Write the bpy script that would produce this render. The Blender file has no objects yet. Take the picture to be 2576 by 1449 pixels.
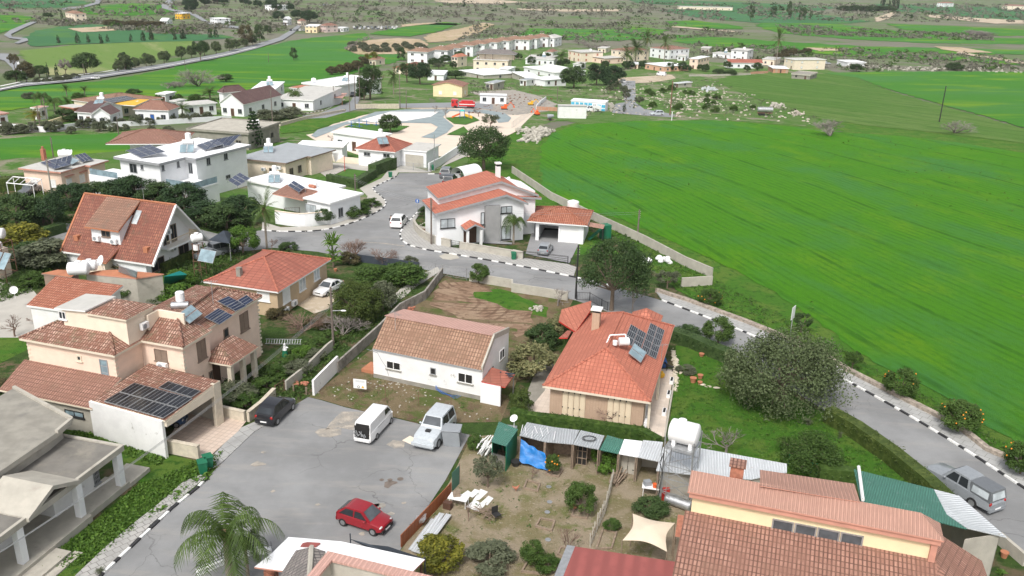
import bpy,math,random
from math import sin,cos
RND=random.Random
from mathutils import Vector,Matrix,noise
from mathutils.geometry import tessellate_polygon
R=math.radians
SC=bpy.context.scene
COL=SC.collection
V=Vector
def AQ(*a):return at(Q(*a))
def Zv(z):return V((0,0,z))
F_,X0,DD,HC=2230.0,1130.0,5976.0,36.5
PIT=math.atan(F_/math.hypot(DD,1288-X0));ROL=math.atan((1288-X0)/DD)
r0=V((1,0,0));u0=V((0,sin(PIT),cos(PIT)));FW=V((0,cos(PIT),-sin(PIT)))
RT=r0*cos(ROL)+u0*sin(ROL);UP=u0*cos(ROL)-r0*sin(ROL)
cd=bpy.data.cameras.new('camera');cam=bpy.data.objects.new('camera',cd);COL.objects.link(cam)
cd.sensor_width=36;cd.lens=F_/2576*36;cd.clip_end=20000;cd.clip_start=.5
cam.matrix_world=Matrix(((RT.x,UP.x,-FW.x,0),(RT.y,UP.y,-FW.y,0),(RT.z,UP.z,-FW.z,HC),(0,0,0,1)))
SC.camera=cam
SUN_EL,SUN_AZ=52,200
w=bpy.data.worlds.new("World");SC.world=w;w.use_nodes=True
nt=w.node_tree;bg=nt.nodes['Background']
sk=nt.nodes.new('ShaderNodeTexSky');sk.sky_type='NISHITA';sk.sun_disc=False
sk.sun_elevation=R(SUN_EL);sk.sun_rotation=R(SUN_AZ);sk.dust_density=4;sk.air_density=1;sk.ozone_density=1
hs=nt.nodes.new('ShaderNodeHueSaturation');hs.inputs['Saturation'].default_value=.28
nt.links.new(sk.outputs[0],hs.inputs['Color']);nt.links.new(hs.outputs[0],bg.inputs[0]);bg.inputs[1].default_value=.13
sl=bpy.data.lights.new('sun','SUN');sl.energy=1.8;sl.angle=R(11);sl.color=(1,.96,.9)
so=bpy.data.objects.new('sun',sl);COL.objects.link(so)
so.rotation_euler=(R(90-SUN_EL),0,R(180-SUN_AZ));so.location=(0,0,200)
SC.view_settings.view_transform='Standard';SC.view_settings.look='None'
SC.view_settings.exposure=.53;SC.view_settings.gamma=1
OX=(0,644,1288,1932);OY=(0,362.6,724.5,1087)
def Q(c,r,x,y):return(OX[c]+x/4,OY[r]+y/4)
def QL(c,r,*a):return[Q(c,r,a[i],a[i+1])for i in range(0,len(a),2)]
def ss(t):t=min(1,max(0,t));return t*t*(3-2*t)
def TZ(x,y):return-22*ss((y-100)/450.)
def ray(q):
 d=FW*F_+RT*(q[0]-1288)-UP*(q[1]-724.5);return d.normalized()
CP=Zv(HC)
def at(q,h=0.0):
 d=ray(q);z=h;P=CP
 for i in range(30):
  t=(HC-z)/max(-d.z,1e-4);P=CP+d*t;z=.5*z+.5*(TZ(P.x,P.y)+h)
 return P
def hgt(b,t):
 P=at(b);d=ray(t);k=math.hypot(P.x,P.y)/math.hypot(d.x,d.y);return HC+d.z*k-P.z
def onpl(q,P0,n):
 d=ray(q);return CP+d*((P0-CP).dot(n)/d.dot(n))
def mpp(P):return(P-CP).length/F_
def NM(name):
 m=bpy.data.materials.new(name);m.use_nodes=True;t=m.node_tree
 return m,t,t.nodes['Principled BSDF']
def nd(t,ty,**k):
 n=t.nodes.new(ty)
 for a,b in k.items():
  if a.startswith('i_'):
   key=a[2:];key=int(key)if key.isdigit()else key.replace('_',' ')
   n.inputs[key].default_value=b
  else:setattr(n,a,b)
 return n
def c4(c):return(c[0],c[1],c[2],1)
def mixc(t,f,a,b,bt='MIX'):
 n=t.nodes.new('ShaderNodeMix');n.data_type='RGBA';n.blend_type=bt
 for s,v in((0,f),(6,a),(7,b)):
  if hasattr(v,'is_output'):t.links.new(v,n.inputs[s])
  elif s==0:n.inputs[0].default_value=v
  else:n.inputs[s].default_value=c4(v)
 return n.outputs[2]
def math_(t,op,a,b=0.0,cl=False):
 n=t.nodes.new('ShaderNodeMath');n.operation=op;n.use_clamp=cl
 for s,v in((0,a),(1,b)):
  if hasattr(v,'is_output'):t.links.new(v,n.inputs[s])
  else:n.inputs[s].default_value=v
 return n.outputs[0]
def ramp(t,f,a,b):
 n=t.nodes.new('ShaderNodeMapRange');n.inputs[1].default_value=a;n.inputs[2].default_value=b;n.interpolation_type='SMOOTHSTEP'
 t.links.new(f,n.inputs[0]);return n.outputs[0]
def coord(t,kind='Object',sc=(1,1,1),rot=0):
 tc=t.nodes.new('ShaderNodeTexCoord');mp=t.nodes.new('ShaderNodeMapping')
 mp.inputs['Scale'].default_value=sc;mp.inputs['Rotation'].default_value=(0,0,rot)
 t.links.new(tc.outputs[kind],mp.inputs[0]);return mp.outputs[0]
def coordT(t,rot=0,st=1):
 tc=t.nodes.new('ShaderNodeTexCoord');mp=t.nodes.new('ShaderNodeMapping');mp.vector_type='TEXTURE'
 mp.inputs['Scale'].default_value=(st,1,1);mp.inputs['Rotation'].default_value=(0,0,rot);t.links.new(tc.outputs['Object'],mp.inputs[0]);return mp.outputs[0]
def noi(t,co,s,det=4,ro=.6,dist=0):
 n=nd(t,'ShaderNodeTexNoise');n.inputs['Scale'].default_value=s;n.inputs['Detail'].default_value=det
 n.inputs['Roughness'].default_value=ro;n.inputs['Distortion'].default_value=dist
 t.links.new(co,n.inputs['Vector']);return n.outputs['Fac']
def bmp(t,b,h,st=.4,d=.05):
 n=nd(t,'ShaderNodeBump');n.inputs['Strength'].default_value=st;n.inputs['Distance'].default_value=d
 t.links.new(h,n.inputs['Height']);t.links.new(n.outputs[0],b.inputs['Normal'])
def sc_(c,k):return(min(1,c[0]*k),min(1,c[1]*k),min(1,c[2]*k))
def plain(name,col,rough=.8,var=.12,s=1.2,metal=0,stain=None,st_s=.5,st_t=(.5,.72),bump=0,bs=14):
 m,t,b=NM(name);co=coord(t)
 c=mixc(t,ramp(t,noi(t,co,s,5),.3,.7),sc_(col,1-var),sc_(col,1+var))
 if stain:c=mixc(t,ramp(t,noi(t,co,st_s,6,.7),*st_t),c,stain)
 t.links.new(c,b.inputs['Base Color']);b.inputs['Roughness'].default_value=rough;b.inputs['Metallic'].default_value=metal
 if bump:bmp(t,b,noi(t,co,bs,3),bump,.04)
 return m
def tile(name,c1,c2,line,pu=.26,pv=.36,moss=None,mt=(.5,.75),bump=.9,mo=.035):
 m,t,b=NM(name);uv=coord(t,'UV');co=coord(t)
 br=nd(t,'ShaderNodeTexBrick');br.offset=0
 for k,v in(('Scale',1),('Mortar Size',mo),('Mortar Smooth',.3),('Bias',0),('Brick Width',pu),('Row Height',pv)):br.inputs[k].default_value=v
 br.inputs['Color1'].default_value=c4(c1);br.inputs['Color2'].default_value=c4(c2);br.inputs['Mortar'].default_value=c4(line)  # line: joints; on roofs darkened so course shadows are painted into the colour
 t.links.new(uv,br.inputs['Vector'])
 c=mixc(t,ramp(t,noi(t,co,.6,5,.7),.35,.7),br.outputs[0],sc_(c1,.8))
 if moss:c=mixc(t,ramp(t,noi(t,co,.9,6,.75),*mt),c,moss)
 t.links.new(c,b.inputs['Base Color']);b.inputs['Roughness'].default_value=.85
 sp=nd(t,'ShaderNodeSeparateXYZ');t.links.new(uv,sp.inputs[0])
 u=math_(t,'ABSOLUTE',math_(t,'SINE',math_(t,'MULTIPLY',sp.outputs[0],math.pi/pu)))
 v=math_(t,'FRACT',math_(t,'DIVIDE',sp.outputs[1],pv))
 h=math_(t,'SUBTRACT',u,math_(t,'MULTIPLY',v,.8));bmp(t,b,h,bump,.06)
 return m
def corr(name,col,p=.18,rust=None,rt=(.58,.68),rough=.5,metal=.2,d=.04):
 m,t,b=NM(name);uv=coord(t,'UV');co=coord(t)
 sp=nd(t,'ShaderNodeSeparateXYZ');t.links.new(uv,sp.inputs[0])
 h=math_(t,'SINE',math_(t,'MULTIPLY',sp.outputs[0],2*math.pi/p))
 c=mixc(t,ramp(t,h,-1,1),sc_(col,.8),sc_(col,1.05))
 c=mixc(t,ramp(t,noi(t,co,.8,4),.35,.7),c,sc_(col,.85))
 if rust:c=mixc(t,ramp(t,noi(t,co,.7,6,.7),*rt),c,rust)
 t.links.new(c,b.inputs['Base Color']);b.inputs['Roughness'].default_value=rough;b.inputs['Metallic'].default_value=metal
 bmp(t,b,h,.8,d);return m
def leaf(name,a,b_,dark=None,rough=.6):
 m,t,b=NM(name);g=nd(t,'ShaderNodeNewGeometry');co=coord(t)
 oi=nd(t,'ShaderNodeObjectInfo')
 c=mixc(t,g.outputs['Random Per Island'],a,b_)
 c=mixc(t,ramp(t,noi(t,co,3.2,3),.35,.65),c,sc_(a,.75))
 c=mixc(t,math_(t,'MULTIPLY',oi.outputs['Random'],.45),c,sc_(b_,.85))
 t.links.new(c,b.inputs['Base Color']);b.inputs['Roughness'].default_value=rough
 b.inputs['Specular IOR Level'].default_value=.25
 tr=nd(t,'ShaderNodeBsdfTranslucent');t.links.new(c,tr.inputs[0]);mx=nd(t,'ShaderNodeMixShader');mx.inputs[0].default_value=.25
 t.links.new(b.outputs[0],mx.inputs[1]);t.links.new(tr.outputs[0],mx.inputs[2])
 t.links.new(mx.outputs[0],t.nodes['Material Output'].inputs[0]);return m
def glassy(name,col,rough=.12):
 m,t,b=NM(name);co=coord(t)
 c=mixc(t,ramp(t,noi(t,co,.9,3),.4,.65),sc_(col,.85),sc_(col,1.25))
 t.links.new(c,b.inputs['Base Color']);b.inputs['Roughness'].default_value=rough;return m
def paint(name,col,rough=.3,coat=.6):
 m,t,b=NM(name);co=coord(t)
 c=mixc(t,ramp(t,noi(t,co,5,5,.7),.4,.8),col,sc_(col,.8))
 t.links.new(c,b.inputs['Base Color']);b.inputs['Roughness'].default_value=rough;b.inputs['Coat Weight'].default_value=coat;b.inputs['Coat Roughness'].default_value=.1;return m
def asphalt(name,col,crack=True):
 m,t,b=NM(name);co=coord(t)
 c=mixc(t,ramp(t,noi(t,co,.12,5,.65),.35,.7),sc_(col,.8),sc_(col,1.15))
 st=coord(t,'Object',(.16,.9,1),R(50));c=mixc(t,math_(t,'MULTIPLY',ramp(t,noi(t,st,.8,5,.7),.48,.7),.32),c,(.38,.35,.31))
 c=mixc(t,math_(t,'MULTIPLY',ramp(t,noi(t,co,40,2),.45,.65),.25),c,sc_(col,.65))
 c=mixc(t,ramp(t,noi(t,co,.55,6,.72),.68,.76),c,(.5,.48,.44))
 if crack:
  ds=nd(t,'ShaderNodeTexNoise');ds.inputs['Scale'].default_value=.5;ds.inputs['Detail'].default_value=6;t.links.new(co,ds.inputs['Vector'])
  ad=nd(t,'ShaderNodeVectorMath');ad.operation='MULTIPLY_ADD';ad.inputs[1].default_value=(2.6,2.6,0)
  t.links.new(ds.outputs['Color'],ad.inputs[0]);t.links.new(co,ad.inputs[2])
  vo=nd(t,'ShaderNodeTexVoronoi');vo.feature='DISTANCE_TO_EDGE';vo.inputs['Scale'].default_value=.17
  t.links.new(ad.outputs[0],vo.inputs['Vector'])
  k=math_(t,'SUBTRACT',1.0,ramp(t,vo.outputs[0],.001,.008));k=math_(t,'MULTIPLY',k,ramp(t,noi(t,co,.09,2),.46,.56))
  c=mixc(t,math_(t,'MULTIPLY',k,.42),c,(.05,.05,.05))
 t.links.new(c,b.inputs['Base Color']);b.inputs['Roughness'].default_value=.92;bmp(t,b,noi(t,co,30,2),.3,.02);return m
def pave(name,c1,c2,line,bw=.4,rot=-17,off=.5,mort=.03):
 m,t,b=NM(name);co=coord(t,'Object',(1,1,1),R(-rot))
 br=nd(t,'ShaderNodeTexBrick');br.offset=off
 for k,v in(('Scale',1),('Mortar Size',mort),('Mortar Smooth',.2),('Bias',0),('Brick Width',bw),('Row Height',bw)):br.inputs[k].default_value=v
 br.inputs['Color1'].default_value=c4(c1);br.inputs['Color2'].default_value=c4(c2);br.inputs['Mortar'].default_value=c4(line)
 t.links.new(co,br.inputs['Vector'])
 c=mixc(t,ramp(t,noi(t,coord(t),.5,6,.7),.45,.75),br.outputs[0],sc_(c2,.72))
 t.links.new(c,b.inputs['Base Color']);b.inputs['Roughness'].default_value=.9;return m
def soil(name,cols,scs=(.15,.9,5),thr=((.42,.6),(.5,.66),(.45,.6)),bump=.5,rot=0,str_=1,lines=None):
 """ground of several mingled colours; lines = (period m, dark colour, amount)"""
 m,t,b=NM(name);co=coordT(t,rot,str_)
 c=None
 for i,cc in enumerate(cols[1:]):
  f=ramp(t,noi(t,co,scs[i],6,.65,.3),*thr[i]);c=mixc(t,f,cols[0]if c is None else c,cc)
 if lines:
  for(ang,per,lc,am,wdt)in lines:
   if isinstance(ang,tuple):
    vd=nd(t,'ShaderNodeVectorMath',operation='DISTANCE');t.links.new(coord(t),vd.inputs[0]);vd.inputs[1].default_value=ang;sp=nd(t,'ShaderNodeCombineXYZ');t.links.new(vd.outputs['Value'],sp.inputs[1]);l2=sp.outputs[0]
   else:l2=coordT(t,ang,1)
   sp=nd(t,'ShaderNodeSeparateXYZ');t.links.new(l2,sp.inputs[0])
   y=math_(t,'ADD',sp.outputs[1],math_(t,'MULTIPLY',noi(t,coord(t),.008,2),14.0))
   s=math_(t,'SINE',math_(t,'MULTIPLY',y,2*math.pi/per))
   k=math_(t,'MULTIPLY',ramp(t,s,wdt,1.0),am);k=math_(t,'MULTIPLY',k,ramp(t,noi(t,co,.35,3),.3,.7))
   c=mixc(t,k,c,lc)
 t.links.new(c,b.inputs['Base Color']);b.inputs['Roughness'].default_value=.95;b.inputs['Specular IOR Level'].default_value=.15
 bmp(t,b,noi(t,coord(t),6,6,.75),bump,.25);return m
MT={}
def setup_mats():
 M=MT
 M['white']=plain('white_render',(.78,.79,.8),.8,.04,.7,stain=(.6,.6,.58),st_t=(.62,.85))
 M['whitegrim']=plain('old_white_render',(.74,.74,.73),.85,.06,.8,stain=(.34,.32,.29),st_s=.9,st_t=(.62,.72))
 M['cream']=plain('cream_render',(.78,.67,.54),.85,.05);M['peach']=plain('peach_render',(.8,.62,.5),.85,.05,stain=(.6,.46,.37),st_t=(.6,.9))
 M['yellow']=plain('pale_yellow_render',(.8,.66,.42),.85,.04);M['salmon']=plain('salmon_render',(.68,.4,.28),.85,.06)
 M['pink']=plain('pink_render',(.66,.52,.5),.85,.06);M['tan']=plain('tan_render',(.5,.38,.25),.85,.06)
 M['wscr']=glassy('greyish_glass',(.08,.09,.1),.12);M['coral']=plain('coral_trim',(.55,.27,.2),.8,.08);M['greywall']=plain('grey_render',(.3,.3,.3),.85,.06)
 M['conc']=plain('weathered_concrete',(.27,.255,.22),.92,.14,.9,stain=(.2,.19,.17),st_s=.8,st_t=(.5,.75),bump=.3)
 M['conclt']=plain('pale_concrete',(.42,.395,.34),.92,.1,.9,stain=(.33,.3,.26),st_s=.7,st_t=(.52,.75),bump=.3)
 M['gravelroof']=plain('gravel_roof',(.18,.17,.152),.95,.2,.5,stain=(.27,.25,.21),st_s=.4,st_t=(.5,.75),bump=.6,bs=30)
 M['flatwhite']=plain('white_roof_coating',(.82,.83,.85),.7,.03,.5,stain=(.62,.61,.58),st_s=.5,st_t=(.6,.85))
 M['flatgrey']=plain('grey_roof_felt',(.5,.49,.46),.9,.1,.5,stain=(.33,.32,.3),st_s=.5,st_t=(.5,.75))
 M['trimgrey']=plain('grey_trim',(.3,.31,.32),.8,.05);M['trimwhite']=plain('white_trim',(.78,.78,.77),.7,.03)
 M['trimcream']=plain('cream_trim',(.68,.6,.48),.8,.05)
 M['black']=plain('black_metal',(.03,.03,.03),.5,.1);M['steel']=plain('galvanised_steel',(.45,.46,.47),.4,.15,3,.6)
 M['rust']=plain('rusty_metal',(.17,.09,.06),.85,.3,4);M['wood']=plain('weathered_wood',(.25,.19,.14),.9,.25,5)
 M['pole']=plain('timber_pole',(.16,.13,.11),.9,.2,3);M['whitep']=plain('white_plastic',(.8,.8,.8),.5,.02)
 M['greyp']=plain('grey_plastic',(.28,.3,.32),.55,.06);M['glass']=glassy('window_glass',(.03,.035,.04));M['dark']=plain('dark_interior',(.015,.014,.013),.9,.2)
 M['curtain']=glassy('curtained_glass',(.42,.46,.48),.25)
 M['pv']=glassy('solar_cells',(.03,.04,.075),.18);M['pvk']=glassy('black_solar_cells',(.015,.017,.022),.18);M['coll']=glassy('collector_glass',(.22,.3,.34),.12)
 M['shutter']=plain('cream_shutter',(.66,.55,.4),.7,.05);M['brownshut']=plain('brown_shutter',(.23,.17,.13),.7,.1)
 M['door']=plain('brown_door',(.09,.045,.03),.6,.15);M['blue']=plain('blue_paint',(.03,.12,.4),.5,.05)
 M['cyan']=plain('cyan_paint',(.08,.42,.62),.6,.1);M['teal']=plain('teal_sheet',(.03,.4,.38),.6,.1)
 M['red']=plain('red_paint',(.5,.04,.03),.5,.1);M['orange']=plain('orange_paint',(.75,.13,.03),.5,.08);M['ylw']=plain('yellow_paint',(.75,.42,.03),.6,.08)
 M['green']=plain('bin_green',(.012,.15,.075),.5,.08);M['terra']=plain('terracotta',(.42,.17,.09),.85,.1)
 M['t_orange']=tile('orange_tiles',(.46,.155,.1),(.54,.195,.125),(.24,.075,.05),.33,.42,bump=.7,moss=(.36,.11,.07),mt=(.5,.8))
 M['t_red']=tile('red_tiles',(.34,.115,.08),(.4,.14,.095),(.15,.05,.035),.9,.42,moss=(.26,.11,.08),mt=(.5,.8),bump=.7)
 M['t_old']=tile('old_brown_tiles',(.3,.175,.115),(.43,.27,.185),(.15,.085,.06),.27,.4,moss=(.22,.14,.09),mt=(.48,.78),bump=1)
 M['t_villa']=tile('mottled_clay_tiles',(.27,.12,.08),(.62,.42,.33),(.13,.07,.05),.24,.38,moss=(.17,.14,.085),mt=(.5,.72),bump=1,mo=.05)
 M['t_aframe']=tile('dark_red_tiles',(.23,.085,.06),(.34,.14,.09),(.12,.05,.035),.3,.4,moss=(.12,.09,.06),mt=(.5,.8),bump=.9)
 M['t_aframe2']=tile('brown_faded_tiles',(.27,.15,.105),(.36,.2,.14),(.14,.075,.05),.3,.4,moss=(.15,.12,.09),mt=(.5,.8),bump=.9)
 M['t_pan']=tile('pale_red_pantiles',(.32,.165,.12),(.44,.245,.185),(.15,.075,.055),.24,.4,moss=(.23,.13,.09),mt=(.5,.75),bump=1,mo=.045)
 M['t_small']=tile('orange_pantiles',(.4,.14,.08),(.56,.26,.17),(.17,.06,.04),.27,.38,bump=1,mo=.05)
 M['t_grey']=tile('grey_brown_tiles',(.2,.18,.17),(.28,.25,.23),(.1,.09,.09),.3,.35)
 M['t_dark']=tile('dark_maroon_tiles',(.13,.075,.07),(.17,.1,.09),(.08,.05,.05),.3,.4)
 M['c_pink']=corr('pink_corrugated_sheet',(.5,.285,.22),.22,rough=.75,metal=0,d=.06);M['c_rose']=corr('rose_profiled_sheet',(.6,.36,.3),.3,rough=.75,metal=0,d=.05)
 M['c_green']=corr('green_corrugated_sheet',(.09,.26,.2),.16,rust=(.3,.4,.35),rt=(.6,.75),d=.04)
 M['c_grey']=corr('grey_corrugated_sheet',(.5,.53,.55),.2,rust=(.33,.16,.1),rt=(.68,.76),d=.04)
 M['c_white']=corr('whitewashed_sheet',(.68,.71,.73),.2,rust=(.5,.3,.22),rt=(.66,.74),d=.03);M['c_maroon']=corr('maroon_profiled_sheet',(.3,.085,.075),.9,rough=.6,metal=0,d=.015)
 M['c_orange']=corr('orange_brown_profiled_sheet',(.33,.1,.035),.2,rough=.6,metal=0,d=.03)
 M['asph']=asphalt('asphalt',(.245,.248,.25));M['asph2']=asphalt('asphalt_plain',(.22,.225,.23),False)
 M['lane']=plain('far_asphalt',(.24,.25,.26),.9,.1,.05)
 M['pav']=pave('grey_pavers',(.36,.355,.34),(.42,.41,.39),(.2,.19,.18),.5,48);M['pavr']=pave('pavement_slabs',(.35,.35,.345),(.4,.4,.39),(.22,.22,.2),.8,-43)
 M['pavb']=pave('beige_pavers',(.56,.45,.37),(.62,.51,.43),(.44,.35,.29),.45,-17,.0);M['pavt']=pave('pale_terrace_slabs',(.6,.51,.43),(.66,.57,.49),(.52,.44,.37),.5,-16,0.,.015)
 M['pavg']=pave('grey_drive_pavers',(.27,.27,.28),(.31,.31,.32),(.23,.23,.23),.2,-11)
 M['kw']=plain('kerb_white_paint',(.78,.78,.76),.8,.1,3,stain=(.4,.38,.35),st_s=2);M['kb']=plain('kerb_black_paint',(.03,.03,.032),.7,.2,3)
 M['field']=soil('crop_field',((.066,.225,.008),(.058,.2,.04),(.11,.255,.006),(.055,.19,.01)),(.06,.13,1.8),((.44,.64),(.48,.74),(.42,.75)),1,R(-72),2.0,lines=((R(-72),13.0,(.018,.085,.006),.65,.965),(R(-72),1.35,(.03,.13,.008),.5,.0)))
 M['field2']=soil('striped_field',((.08,.17,.028),(.115,.19,.045),(.06,.15,.02),(.04,.1,.015)),(.04,.3,1.2),((.45,.6),(.5,.66),(.5,.75)),.6,R(-66),5,lines=((R(-66),9.0,(.03,.09,.015),.8,.85),(R(-66),2.6,(.05,.1,.02),.5,.3)))
 M['field3']=soil('green_field',((.05,.18,.018),(.058,.18,.04),(.12,.24,.015),(.035,.12,.015)),(.012,.05,.9),((.45,.6),(.5,.66),(.55,.75)),.5,R(15),3)
 M['field4']=soil('pale_striped_field',((.13,.21,.05),(.3,.3,.15),(.1,.19,.035)),(.02,.2,1),((.45,.62),(.55,.7),(.5,.75)),.3,R(-60),6)
 M['field5']=soil('bluish_green_field',((.045,.14,.055),(.06,.16,.07),(.07,.17,.04)),(.008,.03,1),((.45,.6),(.5,.66),(.5,.75)),.3)
 M['lawn']=soil('rough_grass',((.065,.175,.018),(.11,.19,.03),(.04,.11,.015),(.17,.14,.07)),(.25,1.2,6),((.45,.6),(.5,.66),(.62,.75)),1)
 M['garden']=soil('garden_soil_and_weeds',((.06,.11,.025),(.17,.13,.08),(.045,.085,.02),(.3,.25,.18)),(.3,.9,5),((.45,.6),(.45,.6),(.64,.74)),1)
 M['turf']=soil('artificial_turf',((.07,.16,.03),(.06,.14,.025)),(.5,1),((.4,.6),(.5,.66)),.2)
 M['scrub']=soil('scrubland',((.125,.165,.075),(.18,.175,.135),(.07,.17,.03),(.28,.25,.2)),(.02,.055,.25),((.42,.58),(.55,.66),(.66,.76)),1,R(4),3)
 M['villageground']=soil('village_ground',((.1,.17,.045),(.24,.22,.16),(.06,.15,.02),(.36,.33,.28)),(.06,.25,1),((.48,.62),(.48,.6),(.62,.72)),.6)
 M['dirt']=soil('bare_dirt',((.3,.23,.16),(.22,.17,.11),(.17,.17,.07),(.42,.36,.29)),(.4,.7,4),((.42,.6),(.5,.64),(.55,.72)),.8)
 M['weedy']=soil('weedy_dirt',((.22,.17,.1),(.11,.14,.04),(.17,.12,.075),(.36,.3,.23)),(.35,.8,5),((.45,.6),(.5,.64),(.6,.72)),1)
 M['yard']=soil('yard_dirt',((.34,.28,.2),(.22,.19,.1),(.17,.18,.07),(.44,.38,.3)),(.3,.6,5),((.42,.6),(.52,.66),(.55,.72)),.8)
 M['mud']=soil('churned_red_soil',((.33,.22,.15),(.4,.29,.2),(.23,.15,.1)),(.3,1,5),((.42,.6),(.5,.64),(.55,.72)),1,lines=((tuple(at((1225,705))),.8,(.15,.09,.06),.9,.1),(tuple(at((1120,760))),1.3,(.15,.09,.06),.7,.3)))
 M['pale']=soil('pale_bare_earth',((.48,.4,.3),(.38,.31,.22),(.56,.49,.4)),(.1,.6,3),((.42,.6),(.5,.64),(.5,.7)),.4)
 M['dust']=soil('dusty_asphalt',((.36,.325,.28),(.27,.26,.24),(.44,.39,.33)),(.5,1.2,4),((.4,.6),(.5,.64),(.55,.7)),.4)
 M['plough']=soil('pale_ploughed_soil',((.46,.36,.26),(.4,.31,.21),(.3,.27,.13)),(.02,.2,1),((.42,.6),(.5,.64),(.5,.7)),.4)
 M['cpave']=plain('pale_concrete_paving',(.42,.4,.36),.9,.08,.5,stain=(.4,.37,.32),st_s=.3,st_t=(.55,.8));M['park']=plain('cream_park_paving',(.66,.56,.46),.9,.05,.3)
 M['parkg']=plain('blue_grey_park_paving',(.25,.3,.31),.9,.12,.4);M['parkw']=plain('white_park_paving',(.78,.76,.73),.9,.03,.3)
 M['rock']=plain('rubble_stone',(.46,.41,.35),.95,.3,.8,bump=.8);M['stonewall']=plain('dry_stone',(.33,.28,.23),.95,.35,3,bump=1,bs=5)
 M['block']=pave('concrete_blockwork',(.42,.4,.37),(.47,.45,.42),(.32,.3,.28),.4,0);M['limewall']=plain('limestone_wall',(.56,.5,.4),.9,.12,2,bump=.5)
 M['l_dark']=leaf('dark_foliage',(.042,.085,.025),(.095,.15,.05));M['l_mid']=leaf('mid_foliage',(.05,.105,.02),(.11,.18,.04))
 M['l_olive']=leaf('olive_foliage',(.1,.12,.065),(.2,.22,.14));M['l_grey']=leaf('grey_green_foliage',(.085,.125,.05),(.16,.2,.09))
 M['l_brt']=leaf('bright_foliage',(.065,.15,.02),(.15,.26,.04));M['l_yel']=leaf('yellow_foliage',(.11,.13,.02),(.33,.3,.04))
 M['l_cream']=leaf('cream_flowering_foliage',(.09,.12,.04),(.42,.39,.2));M['l_pine']=leaf('pine_foliage',(.03,.065,.025),(.06,.11,.04))
 M['l_brown']=leaf('brown_foliage',(.08,.075,.035),(.17,.14,.065));M['l_palm']=leaf('palm_frond',(.045,.085,.02),(.13,.2,.045));M['l_hedge']=leaf('hedge_foliage',(.055,.095,.02),(.14,.18,.045))
 M['l_scrub']=leaf('scrub_foliage',(.14,.14,.1),(.27,.26,.2));M['twig']=plain('bare_twigs',(.25,.22,.2),.9,.2,3);M['twigb']=plain('brown_twigs',(.2,.13,.1),.9,.2,3)
 M['bark']=plain('bark',(.16,.12,.09),.95,.25,6,bump=.6);M['palmtrunk']=plain('palm_trunk',(.27,.23,.19),.95,.25,4,bump=.6)
 M['orangef']=plain('orange_fruit',(.75,.27,.02),.6,.1);M['thatch']=plain('dead_fronds',(.24,.17,.1),.95,.25,5)
 M['skin']=plain('skin',(.42,.25,.18),.6,.05);M['cloth']=plain('dark_clothing',(.035,.04,.05),.9,.15);M['hair']=plain('dark_hair',(.02,.015,.012),.8,.1)
 M['tarp']=plain('blue_tarpaulin',(.01,.17,.5),.45,.2,1.5,bump=.8,bs=3);M['canvas']=plain('beige_canvas',(.64,.54,.42),.8,.05);M['shade']=plain('dark_shade_cloth',(.035,.045,.06),.8,.15)
 M['tyre']=plain('tyre_rubber',(.02,.02,.02),.8,.1);M['rim']=plain('alloy_rim',(.4,.41,.42),.35,.1,2,.7);M['lamp']=glassy('lamp_lens',(.5,.5,.5),.15);M['tail']=glassy('tail_lamp',(.3,.01,.01),.2)
 M['clay']=plain('brick_red',(.4,.16,.1),.9,.2,4);M['blockd']=plain('dirty_block_wall',(.3,.28,.25),.95,.2,1.2,stain=(.14,.13,.11),st_s=.8,st_t=(.45,.7));M['brickw']=pave('orange_brickwork',(.45,.2,.12),(.52,.26,.16),(.4,.3,.22),.25,0)
 M['bwall']=tile('buff_brickwork',(.5,.35,.25),(.56,.41,.3),(.42,.3,.21),.24,.09,bump=.15)
ORG={}
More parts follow.
